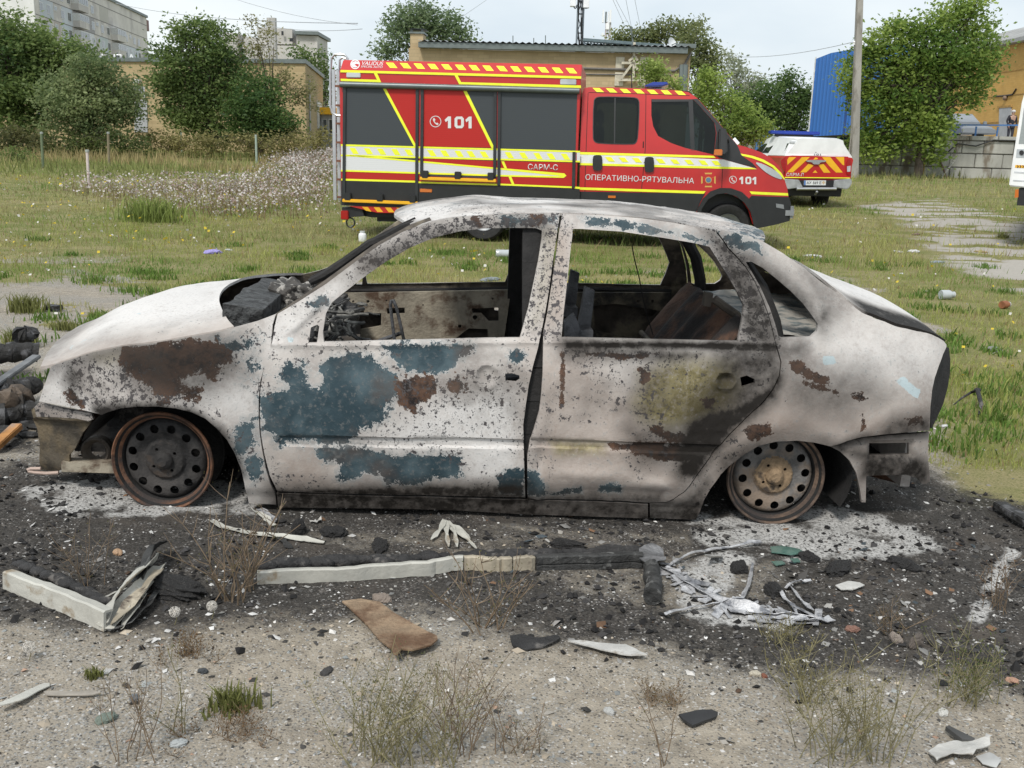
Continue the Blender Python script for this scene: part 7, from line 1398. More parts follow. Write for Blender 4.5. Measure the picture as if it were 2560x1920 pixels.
# -- yellow building
p0, p1 = at('o', 1700, 600, 78), at('o', 2450, 600, 60); yb, ly = wall_frame('yellow_building', p0, p1, None, 10, 'yellow brick building with a grey roof above the block wall at the right', 'building', 0); ys_ = Side(yb); q = ys_.xz('o', [(1990,292),(2212,240),(2100,215)]); zt_ = q[:2, 1].mean()
M_ybrick = brick('ochre_brick', (.50,.30,.08), (.55,.34,.10), (.42,.26,.09), .4, .12); mb = MB(); mb.box((0, 0, 0), (ly, 10, zt_)); mb.build('wall', M_ybrick, yb); mb = MB(); mb.prism([(-.4, -.6, zt_+.004), (-.4, -.6, zt_+.25), (-.4, 5, zt_+2.2), (-.4, 10.4, zt_+.25), (-.4, 10.4, zt_+.004)], (ly+.8, 0, 0)); mb.build('roof', MT('grey_slate', (.30,.30,.29), .85, 0, .2, 1), yb)
for zz in (.42, .62, .8): mb = MB(); mb.box((0, -.03, zt_*zz), (ly, -.003, zt_*zz+.05)); mb.build('string_course', MT('dark_ochre', (.33,.20,.06), .9), yb)  # courses in a deeper ochre than the wall
ys_.sheet('door', 'o', [[(2075,622),(2142,618),(2142,800),(2070,800)]], M_door, .01, .06); ys_.sheet('door_lintel', 'o', [[(2066,612),(2146,606),(2146,618),(2066,624)]], MT('dark_ochre', (.33,.20,.06), .9), .01, .09)
mb = MB(); c = ys_.p3(ys_.xz('o', [(2040,556),(2100,552),(2150,545),(2172,512)]), .06); mb.tube(c, .05, 6); mb.build('wall_cable', M_blk, yb); mb = MB(); c = ys_.p3(ys_.xz('o', [(2112,565)]), .1)[0]; mb.sphere(c, .16); mb.build('wall_lamp', MT('brown_lamp', (.18,.12,.08), .5), yb, True)
# -- silver off-roader on the platform
c0 = at('r', 860, 560, 51); sv = empty('silver_offroader', (c0[0], 51, PZ), rad(6)); tag(sv, 'silver off-road car facing the camera behind the blue guard rail', 'car'); vs_ = Side(sv); sc2 = FPX*5.923/51; M_silver = gloss('silver_paint', (.24,.255,.27), .3, .06, .5, .4); hw2 = .90
def ring2(y, hb, ht, z0, z1, z2): return [(-hb, y, z0), (-hb*1.02, y, (z0+z1)/2), (-hb, y, z1), (-ht, y, z2-.12), (-ht*.86, y, z2), (ht*.86, y, z2), (ht, y, z2-.12), (hb, y, z1), (hb*1.02, y, (z0+z1)/2), (hb, y, z0)]
zw_ = vs_.xz('r', [(760,408)])[0, 1]; zto = vs_.xz('r', [(760,240)])[0, 1]; zho = zw_-.02
loftrings('body', [ring2(0, hw2*.94, hw2*.9, .32, zho-.25, zho-.2), ring2(.12, hw2, hw2*.95, .30, zho-.2, zho-.10), ring2(1.2, hw2, hw2*.95, .30, zho-.12, zho), ring2(4.4, hw2, hw2*.95, .30, zho-.1, zho)], [M_silver], sv); loftrings('cabin', [ring2(1.15, hw2*.92, hw2*.86, zho-.02, zho, zho+.14), ring2(1.85, hw2*.92, hw2*.80, zho-.02, zho, zto), ring2(4.3, hw2*.92, hw2*.80, zho-.02, zho, zto+.02)], [M_silver], sv)
mb = MB(); mb.prism([(-hw2*.80, 1.27, zho+.10), (hw2*.80, 1.27, zho+.10), (hw2*.70, 1.80, zto-.10), (-hw2*.70, 1.80, zto-.10)], (0, -.05, .02)); mb.build('windscreen', M_dglass, sv)
for xa in (-1, 1):
    mb = MB(); mb.box((xa*.74-.17, -.03, zho-.42), (xa*.74+.17, .05, zho-.22)); mb.build('headlight', M_lens, sv, bevel=.04); mb = MB(); mb.box((xa*1.02-.1, 1.2, zho+.02), (xa*1.02+.1, 1.3, zho+.2)); mb.build('wing_mirror', M_silver, sv, bevel=.03)
for xa in (-.25, .25): mb = MB(); mb.box((xa-.22, -.04, zho-.37), (xa+.22, .01, zho-.30)); mb.build('grille', M_blk, sv)
mb = MB(); mb.box((-.5, -.04, zho-.48), (.5, .01, zho-.43)); mb.build('grille', M_blk, sv); mb = MB(); mb.box((-.93, -.12, .32), (.93, .05, .55)); mb.build('bumper', M_silver, sv, bevel=.05)
for sx in (-.88, .62):
    for yy in (.85, 3.5): road_wheel(sv, (0, 0, 0), .37, .26).matrix_local = Matrix.Translation((sx+.26*(sx < 0), yy, .37))@Matrix.Rotation(rad(90), 4, 'Z')
# -- person at the grey door
def person():
    h = at('r', 1372, 300, 55.5); e = empty('person', (h[0], 55.5, PZ), rad(8)); tag(e, 'white haired person in a dark jacket standing behind the blue rail', 'person'); s = 1.0
    J = dict(pel=(0,0,.93), wa=(0,.0,1.08), ch=(0,-.02,1.30), ne=(0,-.03,1.47), hd=(0,-.05,1.60), tp=(0,-.05,1.70), hl=(-.10,0,.90), kl=(-.12,-.03,.50), al=(-.12,.02,.09), tl=(-.13,-.15,.04), hr=(.10,0,.90), kr=(.11,-.02,.50), ar=(.11,.02,.09), tr=(.13,-.15,.04), sl=(-.19,0,1.40), el=(-.30,-.01,1.14), wl=(-.27,-.16,.93), sr=(.19,0,1.40), er=(.27,.01,1.13), wr=(.26,-.12,.90))
    E = [('pel','wa'),('wa','ch'),('ch','ne'),('ne','hd'),('hd','tp'),('pel','hl'),('hl','kl'),('kl','al'),('al','tl'),('pel','hr'),('hr','kr'),('kr','ar'),('ar','tr'),('ch','sl'),('sl','el'),('el','wl'),('ch','sr'),('sr','er'),('er','wr')]
    R = dict(pel=.15, wa=.15, ch=.16, ne=.055, hd=.085, tp=.06, hl=.10, kl=.065, al=.045, tl=.035, hr=.10, kr=.065, ar=.045, tr=.035, sl=.075, el=.05, wl=.032, sr=.075, er=.05, wr=.032)
    def grow(nm, sel, mat_, k, parent, root='pel'):
        ks = [x for x in J if x in sel]; me = bpy.data.meshes.new(nm); me.from_pydata([J[x] for x in ks], [(ks.index(a), ks.index(b)) for a, b in E if a in sel and b in sel], []); o = bpy.data.objects.new(nm, me); COL.objects.link(o); md = o.modifiers.new('skin', 'SKIN'); sb_ = o.modifiers.new('sub', 'SUBSURF'); sb_.levels = sb_.render_levels = 2
        for x, dv in zip(ks, me.skin_vertices[0].data): dv.radius = (R[x]*k, R[x]*k*(.72 if x in ('ch','wa','pel') else 1)); dv.use_root = x == root
        me.materials.append(mat_); o.parent = parent; bpy.context.view_layer.update(); m2 = bpy.data.meshes.new_from_object(o.evaluated_get(bpy.context.evaluated_depsgraph_get())); o.modifiers.clear(); o.data = m2; m2.name = nm; m2.shade_smooth(); return o
    Msk = MT('skin', (.42,.26,.19), .6); bd = grow('body', set(J), Msk, .93, e)
    grow('jacket', {'pel','wa','ch','sl','el','wl','sr','er','wr'}, MT('dark_jacket', (.020,.019,.024), .8), 1.12, e); grow('trousers', {'pel','hl','kl','al','hr','kr','ar'}, MT('dark_trousers', (.035,.035,.045), .8), 1.1, e)
    mb = MB(); mb.sphere((0, -.035, 1.665), .105, 12, 8, (1, 1.05, .85)); mb.build('hair', MT('white_hair', (.55,.53,.50), .8), e, True)
    mb = MB(); mb.sphere((-.032, -.142, 1.63), .012, 6, 5); mb.sphere((.032, -.142, 1.63), .012, 6, 5); mb.add([(-.015,-.135,1.61),(.015,-.135,1.61),(0,-.165,1.585),(0,-.13,1.64)], [(0,1,2),(0,2,3),(1,3,2)]); mb.box((-.025,-.14,1.552),(.025,-.128,1.560)); mb.build('face', MT('face_detail', (.22,.12,.10), .6), e)
    for sx, w_ in ((-1, 'wl'), (1, 'wr')):
        mb = MB(); p = np.array(J[w_]); mb.obox(p+np.array([0, -.02, -.05]), (.018, 0, 0), (0, .035, 0), (0, 0, .045))
        for f in range(4): b = p+np.array([0, -.05+f*.02, -.09]); L_ = (.065,.075,.07,.055)[f]; mb.tube([b, b+np.array([sx*-.008, -.006, -L_*.5]), b+np.array([sx*-.02, -.01, -L_])], [.009,.009,.007], 6)
        b = p+np.array([0, -.06, -.03]); mb.tube([b, b+np.array([0, -.03, -.03]), b+np.array([0, -.035, -.06])], [.011,.010,.008], 6); mb.build('hand', Msk, e, True)
person()
# -- concrete pole and the wires
pb = at('p', 252, 1118, 40); pb[2] = G1(pb[0], 40.) - .05; po = empty('utility_pole', pb); tag(po, 'tall square concrete utility pole beside the broad tree', 'utility pole'); ptop = at('p', 306, -640, pb[1])-pb; mb = MB(); n4 = [(-1,-1),(1,-1),(1,1),(-1,1)]; wb_ = .155; w1 = .105
V = [(sx*wb_, sy*wb_, -.3) for sx, sy in n4]+[(ptop[0]+sx*w1, sy*w1, ptop[2]) for sx, sy in n4]; mb.add(V, [(0,1,5,4),(1,2,6,5),(2,3,7,6),(3,0,4,7),(4,5,6,7),(3,2,1,0)]); mb.build('shaft', M_conc, po, bevel=.02)
for dx_ in (-1, 1):
    mb = MB(); c = at('p', 290+dx_*34-5, 25, pb[1])-pb; mb.tube([c-np.array([dx_*.2, 0, 0]), c], .02, 6); mb.lathe([(0, -.07), (.05, -.06), (.03, -.02), (.055, .02), (.03, .05), (.03, .08), (0, .09)], c, (0, 0, 1), 10); mb.build('insulator', M_white, po, True)
mb = MB(); c = at('p', 228, 700, pb[1])-pb; mb.tube([(c[0], 0, -.2), (c[0]+.05, 0, c[2])], .035, 6); mb.build('stay_pipe', M_conc, po)
def wire(label, tag_, pts, Ys, r_=.012, sag=0):
    P = [at(tag_, x, y, Y) for (x, y), Y in zip(pts, Ys)]; Q = []
    for a, b in zip(P[:-1], P[1:]):
        for k in range(10): f = k/10; Q.append(a*(1-f)+b*f-np.array([0, 0, sag*4*f*(1-f)]))
    Q.append(P[-1]); mb = MB(); mb.tube(Q, r_*.8, 5); o = mb.build('overhead_wire', MT('wire_grey', (.36,.38,.40), .6), None); tag(o, label, 'wire', 'overhead wires')
wire('thin wire running left from the concrete pole', 'o', [(1238,240),(430,316)], [pb[1],60], .014, .3)
wire('wire from the apartment roof down to the chimney tree, highest of three', 'n', [(745,22),(2300,150)], [120,60], .03, .5); wire('wire entering at the top edge left of the fire truck', 'n', [(1500,-10),(2300,160)], [62,60], .016, .2); wire('wire nearly level behind the tall tree', 'n', [(1650,150),(2330,186)], [90,60], .022, .3); wire('short wire right of the chimney tree slanting up to the right', 'w', [(860,112),(1080,-40)], [58,70], .016)
for k, (a, b) in enumerate((((1430,290),(1270,-10)), ((1440,290),(1380,-10)), ((1545,340),(1475,-10)), ((1370,280),(1240,-10)))): wire(('steep aerial wire above the bracket, second from the left','steep aerial wire above the bracket, third from the left','steep aerial wire above the bracket, rightmost','steep aerial wire above the bracket, leftmost')[k], 'q', [a, b], [39,36], .008)
# -- fence posts of the meadow
for k, (xt, yt, xb, yb_, lb, cl) in enumerate(((1163,838,1170,990,'grey green fence post in front of the tall tree',(.30,.36,.31)), (1645,868,1650,1030,'pale green fence post before the brownish bramble',(.30,.37,.32)), (695,850,698,1030,'brown fence post right of the olive tree trunk',(.20,.17,.11)), (266,850,272,1025,'thin green fence post under the spreading tree',(.13,.17,.10)), (560,965,562,1082,'white wooden stake in the meadow left of the flowers',(.58,.50,.48)))):
    b = gp('n', xb, yb_); o = empty('fence_post' if k < 4 else 'stake', b); tag(o, lb, 'post', 'posts along the meadow edge' if k < 4 else None); t_ = at('n', xt, yt, b[1])-b; mb = MB(); mb.tube([(0, 0, -.2), (t_[0]*.5, 0, t_[2]*.5), (t_[0], 0, t_[2])], .042 if k < 4 else .035, 8); mb.build('shaft', MT('post_%s' % 'abcde'[k], cl, .8), o, True); mb = MB(); mb.lathe([(0, .01), (.03, .01), (.046, .0), (.046, -.05), (0, -.05)], (t_[0], 0, t_[2]), (0, 0, 1), 10); mb.build('cap', MT('cap_grey', (.33,.36,.33), .8), o, True)
# ================================================================== debris lying in front of the car
M_trim = MT('scorched_white_trim', (.44,.43,.385), .55, 0, .14, 6, .2, 40, (.26,.20,.13), .62, .06, 7); M_trimtan = MT('heat_tanned_trim', (.36,.315,.24), .6, 0, .25, 9, .2, 40, (.08,.06,.045), .58, .07, 12); M_trimblk = MT('charred_trim', (.035,.035,.034), .7, 0, .4, 14, .6, 60, (.14,.14,.135), .6, .05, 18)
M_alus = MT('melted_aluminium', (.50,.50,.51), .45, .35, .2, 18, .4, 70, (.17,.175,.19), .56, .08, 20); M_rustsheet = MT('rusty_sheet', (.30,.215,.14), .9, .1, .3, 16, .6, 70, (.12,.065,.035), .52, .12, 7); M_ashw = MT('burnt_white_plastic', (.47,.46,.435), .6, 0, .12, 12, .3, 60, (.30,.27,.23), .63, .05, 10)
def plate(name, label, cat, tag_, pts, mat_, lift=.006, th=.004, curl=.0, h=.02, seed=1, tilt=(0, 0), parent=None, holes=(), fr=9, group=None, mi=None):
    G = np.array([gp(tag_, *p) for p in pts]); P2 = G[:, :2]; V2, T = cdt(P2, [np.array([gp(tag_, *p)[:2] for p in q]) for q in holes], h)
    c = P2.mean(0); z = float(np.max(gsample(P2[:, 0], P2[:, 1])[0]))+lift+curl*2*(fbm(V2[:, 0]*fr+seed, V2[:, 1]*fr, seed, 3)-.45)+(V2[:, 0]-c[0])*tilt[0]+(V2[:, 1]-c[1])*tilt[1]
    a = V2[T[:, 1]]-V2[T[:, 0]]; b = V2[T[:, 2]]-V2[T[:, 0]]; T = np.where((a[:, 0]*b[:, 1]-a[:, 1]*b[:, 0] > 0)[:, None], T, T[:, ::-1]); o3 = np.column_stack([V2-c, z-z.min()+th]); i3 = o3-np.array([0, 0, th])
    V, F, k, nb = skin(V2, T, o3, i3); o = fastmesh(name, V, F, mat_, None, True, sharp=40); o.location = (c[0], c[1], z.min()-th)
    if parent is not None: o.parent = parent
    else: tag(o, label, cat, group)
    return o
def profile_strip(mb, pts, prof, wob=.0, seed=0):
    """sweep an open profile [(side, up)...] along ground points (closed section)"""
    P = [np.array(p, float) for p in pts]; n = len(prof); V = []; F = []; rg = np.random.default_rng(seed)
    for k, p in enumerate(P):
        d = P[min(k+1, len(P)-1)]-P[max(k-1, 0)]; d[2] = 0; d /= np.linalg.norm(d)+1e-9; s = np.array([d[1], -d[0], 0]); jit = rg.normal(0, wob, 2)
        for a, b in prof: V.append(p+s*(a+jit[0])+np.array([0, 0, b+jit[1]*.6]))
    for k in range(len(P)-1):
        for j in range(n): F.append((k*n+j, k*n+(j+1) % n, (k+1)*n+(j+1) % n, (k+1)*n+j))
    F += [tuple(range(n)), tuple((len(P)-1)*n+j for j in range(n))[::-1]]; mb.add(V, F)
def ribbon(mb, pts, wd, tw, th=.0025):
    P = [np.array(p, float) for p in pts]; n = len(P); V = []
    for k, p in enumerate(P):
        f = k/(n-1); d = P[min(k+1, n-1)]-P[max(k-1, 0)]; d /= np.linalg.norm(d)+1e-9; s = np.cross(d, (0, 0, 1.)); s /= np.linalg.norm(s)+1e-9; u = np.cross(s, d); a = np.interp(f, np.linspace(0, 1, len(tw)), tw); w_ = np.interp(f, np.linspace(0, 1, len(wd)), wd)/2
        e = s*math.cos(a)+u*math.sin(a); g = np.cross(d, e); V += [p-e*w_, p-e*.0+g*w_*.25, p+e*w_, p+e*w_+g*th, p+g*(w_*.25+th), p-e*w_+g*th]
    F = [(k*6+j, k*6+(j+1) % 6, k*6+6+(j+1) % 6, k*6+6+j) for k in range(n-1) for j in range(6)]+[(0, 5, 4, 1), (1, 4, 3, 2)]; o_ = (n-1)*6; F += [(o_, o_+1, o_+4, o_+5), (o_+1, o_+2, o_+3, o_+4)]; mb.add(V, F)
def straight(pts, lift=.012):
    z = np.array([p[2] for p in pts]); f = np.linspace(0, 1, len(z)); c = np.polyfit(f, z, 1); return [np.array([p[0], p[1], max(np.polyval(c, q), p[2]-.01)+lift]) for p, q in zip(pts, f)]
def gline(tag_, pts, m_=6, dz=0):
    R = resample(np.array(pts, float), 1e9, False) if m_ < 2 else np.vstack([np.array(a)*(1-f)+np.array(b)*f for a, b in zip(pts[:-1], pts[1:]) for f in np.arange(m_)/m_]+[np.array(pts[-1])]); return [gp(tag_, *p)+np.array([0, 0, dz]) for p in R]
LP = [(.0, .0), (.0, .046), (-.006, .050), (-.022, .048), (-.022, .042), (-.008, .040), (-.008, .0)]
def flat(pts): zz = [p[2] for p in pts]; m0 = np.mean(zz); return [np.array([p[0], p[1], m0+.35*(p[2]-m0)]) for p in pts]
ts = empty('trim_strip', gp('l', 1600, 430)); tag(ts, 'long pale sill trim lying parallel to the car, charred along its back edge', 'trim strip'); off_ = np.array(ts.location)
for seg, mm, sd_ in (([(1112,452),(1500,438),(1850,416),(2000,392)], M_trim, 1), ([(2006,392),(2110,396),(2212,394)], M_trimtan, 2)):
    mb = MB(); profile_strip(mb, [p-off_ for p in flat(gline('l', seg, 9))], LP, .0014, sd_); mb.build('trim_face', mm, ts, True, 30)
mb = MB(); profile_strip(mb, [p-off_ for p in flat(gline('m', [(4,394),(100,390)], 6))], LP, .002, 3); mb.build('trim_face', M_trimtan, ts, True, 30)
mb = MB(); profile_strip(mb, [p-off_ for p in flat(gline('m', [(108,392),(330,388),(562,384)], 9))], [(.0,.0),(.0,.018),(-.006,.022),(0,.026),(.0,.05),(-.006,.054),(-.03,.052),(-.03,0)], .001, 4); mb.build('trim_face', M_trimblk, ts, True, 30)
mb = MB(); rg_ = np.random.default_rng(12)
for p in gline('l', [(1105,418),(1500,400),(2000,378),(2212,370)], 22)+gline('m', [(0,372),(300,362),(560,356)], 12):
    mb.sphere(p-off_+np.array([rg_.normal(0,.008),   .05+rg_.normal(0,.010), .020]), .020+.013*rg_.random(), 7, 5, (1.5, .8, .7))
mb.build('charred_edge', M_char, ts, True, 180)
bt = empty('bent_trim', gp('l', 445, 640)); tag(bt, 'white trim strip snapped into a V at the lower left, one arm crumpled and scorched', 'trim strip'); off_ = np.array(bt.location)
mb = MB(); profile_strip(mb, [p-off_ for p in flat(gline('l', [(10,470),(230,560),(448,662)], 8))], [(.0,.0),(-.005,.058),(-.012,.061),(-.040,.056),(-.040,.050),(-.014,.053),(-.010,.0)], .0012, 5); mb.build('trim_face', M_trim, bt, True, 30)
mb = MB()
for p in gline('l', [(60,405),(250,480),(440,575)], 16): mb.sphere(p-off_+np.array([rg_.normal(0,.006), .02, .03]), .012+.012*rg_.random(), 7, 5, (1.4, .9, .6))
mb.build('charred_edge', M_char, bt, True, 180)
for pts, mm, wd, tw, hh in (([(448,655),(480,590),(560,500),(640,420),(672,385)], M_trim, (.03,.05,.06,.05), (.2,.9,.5,1.1), .05), ([(455,660),(520,600),(600,520),(690,400)], M_trim, (.05,.07,.05,.04), (-.3,.3,-.5,.2), .03), ([(480,660),(560,600),(640,510),(690,430)], M_trimtan, (.02,.04,.05,.03), (.6,-.2,.7,.1), .045), ([(530,655),(570,590),(620,530)], M_trim, (.02,.05,.03), (.9,.2,.8), .02), ([(400,560),(480,530),(560,490)], M_trim, (.015,.03,.02), (.1,.5,.2), .02), ([(590,470),(640,390),(690,320)], M_trimblk, (.05,.09,.06), (.3,1.,.2), .05), ([(470,668),(560,640),(640,570),(690,480)], M_trimblk, (.02,.025,.02), (.2,.6,.1), .015)):
    mb = MB(); pp = straight(gline('l', pts, 6), .008); ribbon(mb, [p-off_+np.array([0, 0, hh*math.sin(.4+2.2*k/len(pp))]) for k, p in enumerate(pp)], wd, tw); mb.build('crumpled_arm', mm, bt, True, 30)
plate('rusty_sheet', 'rusty sheet metal panel lying flat on the gravel below the trim strip', 'metal sheet', 'l', [(1478,545),(1560,522),(1640,540),(1700,590),(1845,684),(1888,705),(1890,725),(1860,752),(1780,782),(1735,775),(1718,800),(1700,798),(1690,770),(1640,725),(1590,660),(1540,605)], M_rustsheet, .022, .005, .007, .02, 5, (0, -.05), fr=5)
plate('white_shard', 'long pointed white plastic shard right of the rusty sheet', 'plastic shard', 'm', [(240,708),(330,715),(425,728),(490,732),(535,752),(582,786),(520,782),(470,776),(380,758),(300,735)], M_ashw, .012, .004, .008, .015, 6, (0, -.12))
mb = MB(); pp = gline('m', [(600,405),(605,470),(604,545)], 5, .03); mb.tube([p+rg_.normal(0,.003,3) for p in pp], [.028,.026,.03,.027,.026,.03,.027,.026,.03,.029,.031], 10); o = mb.build('charred_pipe', M_trimblk, None, True); tag(o, 'short charred pipe pointing at the camera from the end of the trim strip', 'pipe')
plate('crumpled_foil', 'crumpled grey metal scrap at the right end of the trim strip', 'metal scrap', 'm', [(545,345),(600,322),(650,345),(662,395),(620,415),(570,412),(548,385)], MT('scorched_foil', (.20,.20,.205), .5, .4, .35, 18, .6, 60), .045, .003, .03, .012, 7)
for k, (pts, lb) in enumerate((([(662,388),(740,352),(880,310),(1000,292),(1075,284)], 'bent aluminium moulding running up towards the rear wheel'), ([(655,392),(760,455),(880,530),(1000,570),(1130,598),(1330,604)], 'long cracked aluminium moulding curving to the lower right'), ([(660,602),(780,570),(900,545),(992,528),(1020,470),(1038,386)], 'thin hooked aluminium moulding crossing the cracked one'), ([(1120,615),(1200,612),(1300,625),(1380,618)], 'flaky aluminium strip below the cracked moulding'), ([(1145,488),(1190,545),(1230,590)], 'short splayed aluminium strip, left of the forked pair'), ([(1205,480),(1245,540),(1300,588)], 'short splayed aluminium strip, right of the forked pair'), ([(1180,480),(1240,452),(1290,450)], 'stubby scorched aluminium strip above the forked pair'))):
    mb = MB(); pp = straight(gline('m', pts, 6)); w_ = .030 if k in (1, 3) else .014; rq = np.random.default_rng(k+20); ribbon(mb, [p+np.array([0, 0, .012*vn(q*.5, k*3.)]) for q, p in enumerate(pp)], [w_*(.5+.8*rq.random()) for _ in range(9)], [rq.normal(0, .5) for _ in range(7)]); o = mb.build('moulding', M_alus, None, True, 30); tag(o, lb, 'metal strip', 'melted aluminium strips behind the rear wheel')
rg_ = np.random.default_rng(33); mb = MB()
for _ in range(90):
    f = rg_.random(); P = np.array([(655,392),(760,455),(880,530),(1000,570),(1130,598),(1300,606)]); i = int(f*5); q = P[i]*(1-(f*5-i))+P[i+1]*(f*5-i)+rg_.normal(0, 22, 2); p = gp('m', *q); a = rg_.random()*3.14; L_ = .012+.03*rg_.random(); mb.obox(p+np.array([0, 0, .008]), np.array([math.cos(a), math.sin(a), rg_.normal(0,.15)])*L_, np.array([-math.sin(a), math.cos(a), rg_.normal(0,.2)])*L_*.3, (0, 0, .0015))
o = mb.build('aluminium_flakes', M_alus, None); tag(o, 'silvery flakes broken off the cracked aluminium moulding', 'debris', kind='stuff')
plate('melted_patch', 'flat black patch of melted plastic left of the white shard', 'melted plastic', 'm', [(-10,702),(40,690),(90,698),(140,690),(195,680),(208,700),(170,722),(120,735),(60,742),(0,735)], M_char, .006, .004, .022, .012, 44)
plate('white_chunk', 'upright white angular fragment inside the bent moulding', 'plastic shard', 'm', [(828,392),(860,335),(908,318),(910,345),(898,372),(860,378)], M_ashw, .02, .004, .01, .012, 8, (.1, -.5))
plate('white_leaf_scrap', 'pale leaf shaped scrap on the black ash right of the forked strips', 'scrap', 'm', [(1395,472),(1450,455),(1500,458),(1522,468),(1470,484),(1420,486)], M_ashw, .012, .003, .008, .012, 9)
plate('ridged_rubber', 'black ridged rubber flap on the gravel at the lower right', 'rubber piece', 'm', [(718,1042),(790,1022),(862,1008),(888,1020),(880,1038),(830,1060),(778,1078),(740,1062)], MT('ridged_black_rubber', (.025,.025,.026), .7, 0, .2, 8), .012, .006, .012, .012, 10)
plate('crumpled_sheet', 'crumpled white plastic sheet at the bottom right corner', 'plastic sheet', 'm', [(1795,1195),(1840,1160),(1920,1148),(2000,1158),(2055,1160),(2060,1185),(2000,1205),(1985,1230),(1900,1215),(1850,1235),(1830,1250)], M_ashw, .015, .003, .028, .012, 11)
plate('grey_slat', 'dark grey slat behind the crumpled white sheet', 'slat', 'm', [(1868,1100),(1885,1098),(1995,1145),(1988,1158),(1940,1150)], MT('dark_slat', (.06,.06,.058), .8), .02, .012, .002, .02, 12)
plate('torn_bag', 'pale torn film beside the crumpled white sheet', 'plastic film', 'm', [(2000,1210),(2060,1200),(2110,1240),(2090,1262),(2030,1245)], MT('dirty_film', (.38,.38,.37), .5), .01, .002, .02, .014, 13)
hl = [[(30+q*24+4*math.cos(t), 1000-q*14.5+3.4*math.sin(t)) for t in np.linspace(0, 6.283, 8)[:-1]] for q in range(1, 7)]
plate('perforated_strip', 'white strip with a row of punched holes at the left edge', 'metal strip', 'l', [(-10,1006),(40,978),(120,925),(190,888),(214,886),(216,898),(170,928),(90,985),(20,1012),(-10,1020)], M_trim, .014, .003, .004, .012, 14, (0, -.15), holes=[])
for q in range(1, 7): pass
plate('dirty_strip', 'dusty grey strip lying right of the perforated strip', 'metal strip', 'l', [(190,925),(260,922),(330,930),(400,925),(438,938),(400,945),(320,944),(250,948),(200,942)], MT('dusty_strip', (.30,.27,.23), .8, 0, .25, 12), .008, .003, .006, .014, 15)
for k, (pts, lb) in enumerate((([(915,185),(960,210),(1100,240),(1280,262),(1400,280)], 'long pale moulding strip on the black ash under the front door'), ([(1100,140),(1140,165),(1180,205)], 'short pale splintered strip behind the long moulding strip'), ([(1120,135),(1165,160),(1185,190)], 'short grey splintered strip beside the pale one'), ([(1150,235),(1220,270),(1250,300)], 'ribbed dark strip in front of the long moulding strip'), ([(1340,190),(1390,182)], 'tiny white sliver at the end of the long moulding strip'))):
    mb = MB(); rq = np.random.default_rng(k+50); ribbon(mb, straight(gline('l', pts, 6)), [.026*(.5+.8*rq.random()) for _ in range(7)], [rq.normal(0, .4) for _ in range(5)]); o = mb.build('moulding', (M_trim, M_trim, M_alus, M_trimblk, M_ashw)[k], None, True, 30); tag(o, lb, 'strip', 'broken strips under the front door')
ft = empty('melted_fan', gp('l', 1930, 240)); tag(ft, 'white melted plastic spread like fingers in front of the rear door', 'melted plastic'); off_ = np.array(ft.location)
for pts in ([(1920,200),(1900,235),(1862,272)], [(1925,200),(1930,250),(1938,300)], [(1935,200),(1965,250),(1975,300)], [(1945,215),(2000,240),(2030,265)], [(1960,230),(2020,275),(2058,308)]):
    mb = MB(); pp = straight(gline('l', pts, 4)); ribbon(mb, [p-off_+np.array([0, 0, .014*(1-k/len(pp))]) for k, p in enumerate(pp)], (.016,.026,.010,.020,.005), (.3,-.4,.5,.1)); mb.build('finger', M_trim, ft, True, 40)
def rock(name, label, tag_, x, y, r, col, cat='stone', sc=(1.3, .9, .65), seed=1, mat_=None):
    p = gp(tag_, x, y); bm = bmesh.new(); bmesh.ops.create_icosphere(bm, subdivisions=4, radius=1); ch_ = mat_ is M_char; r = r*(.66 if ch_ else .62)
    C_ = np.array([v.co[:] for v in bm.verts]); f = fbm(C_[:, 0]*1.6+C_[:, 2]+seed*7, C_[:, 1]*1.6-C_[:, 2]*.7, seed, 3); f2 = fbm(C_[:, 0]*4+seed, C_[:, 1]*4+C_[:, 2]*5, seed+3, 3)
    C_ = C_*((.45+.55*f+.65*f2) if ch_ else (.55+.45*f+.45*f2))[:, None]
    for v, q in zip(bm.verts, C_): v.co = q
    me = bpy.data.meshes.new(name); bm.to_mesh(me); bm.free(); me.materials.append(mat_ or MT('stone_%02d%02d%02d' % tuple(int(q*99) for q in col), col, .85, 0, .25, 14, .4, 60)); me.shade_smooth(); me.set_sharp_from_angle(angle=rad(22)); o = bpy.data.objects.new(name, me); COL.objects.link(o); o.scale = (r*sc[0], r*sc[1], r*sc[2]); o.rotation_euler = (0, 0, seed*1.3); o.location = p+np.array([0, 0, r*sc[2]*.45]); return tag(o, label, cat)
rock('stone', 'brown rounded stone touching the rusty sheet', 'l', 1648, 522, .042, (.22,.18,.15), seed=2); rock('stone', 'flat grey green stone low on the left gravel', 'l', 460, 1038, .032, (.15,.18,.15), seed=3); rock('stone', 'orange brick crumb on the black ground at the left', 'l', 508, 318, .028, (.40,.26,.16), seed=4); rock('stone', 'reddish stone on the burnt soil at the right', 'm', 1470, 652, .030, (.22,.12,.09), seed=5)
rock('stone', 'small rust red pebble on the sand right of the white shard', 'm', 1090, 850, .014, (.20,.075,.045), seed=6); rock('stone', 'pale yellowish pebble beside the rust red pebble', 'm', 1052, 842, .020, (.45,.41,.33), seed=7); rock('stone', 'pale stone among weeds near the right edge', 'm', 1860, 1010, .022, (.52,.51,.48), seed=8); rock('stone', 'grey white pebble on the sand in the lower middle', 'm', 418, 1005, .022, (.40,.40,.385), seed=9); rock('stone', 'grey squared stone chip at the bottom left of centre', 'l', 775, 1145, .026, (.38,.40,.40), seed=10); rock('stone', 'grey slaty stone left of the grass tuft', 'l', 580, 945, .020, (.14,.15,.16), seed=11)
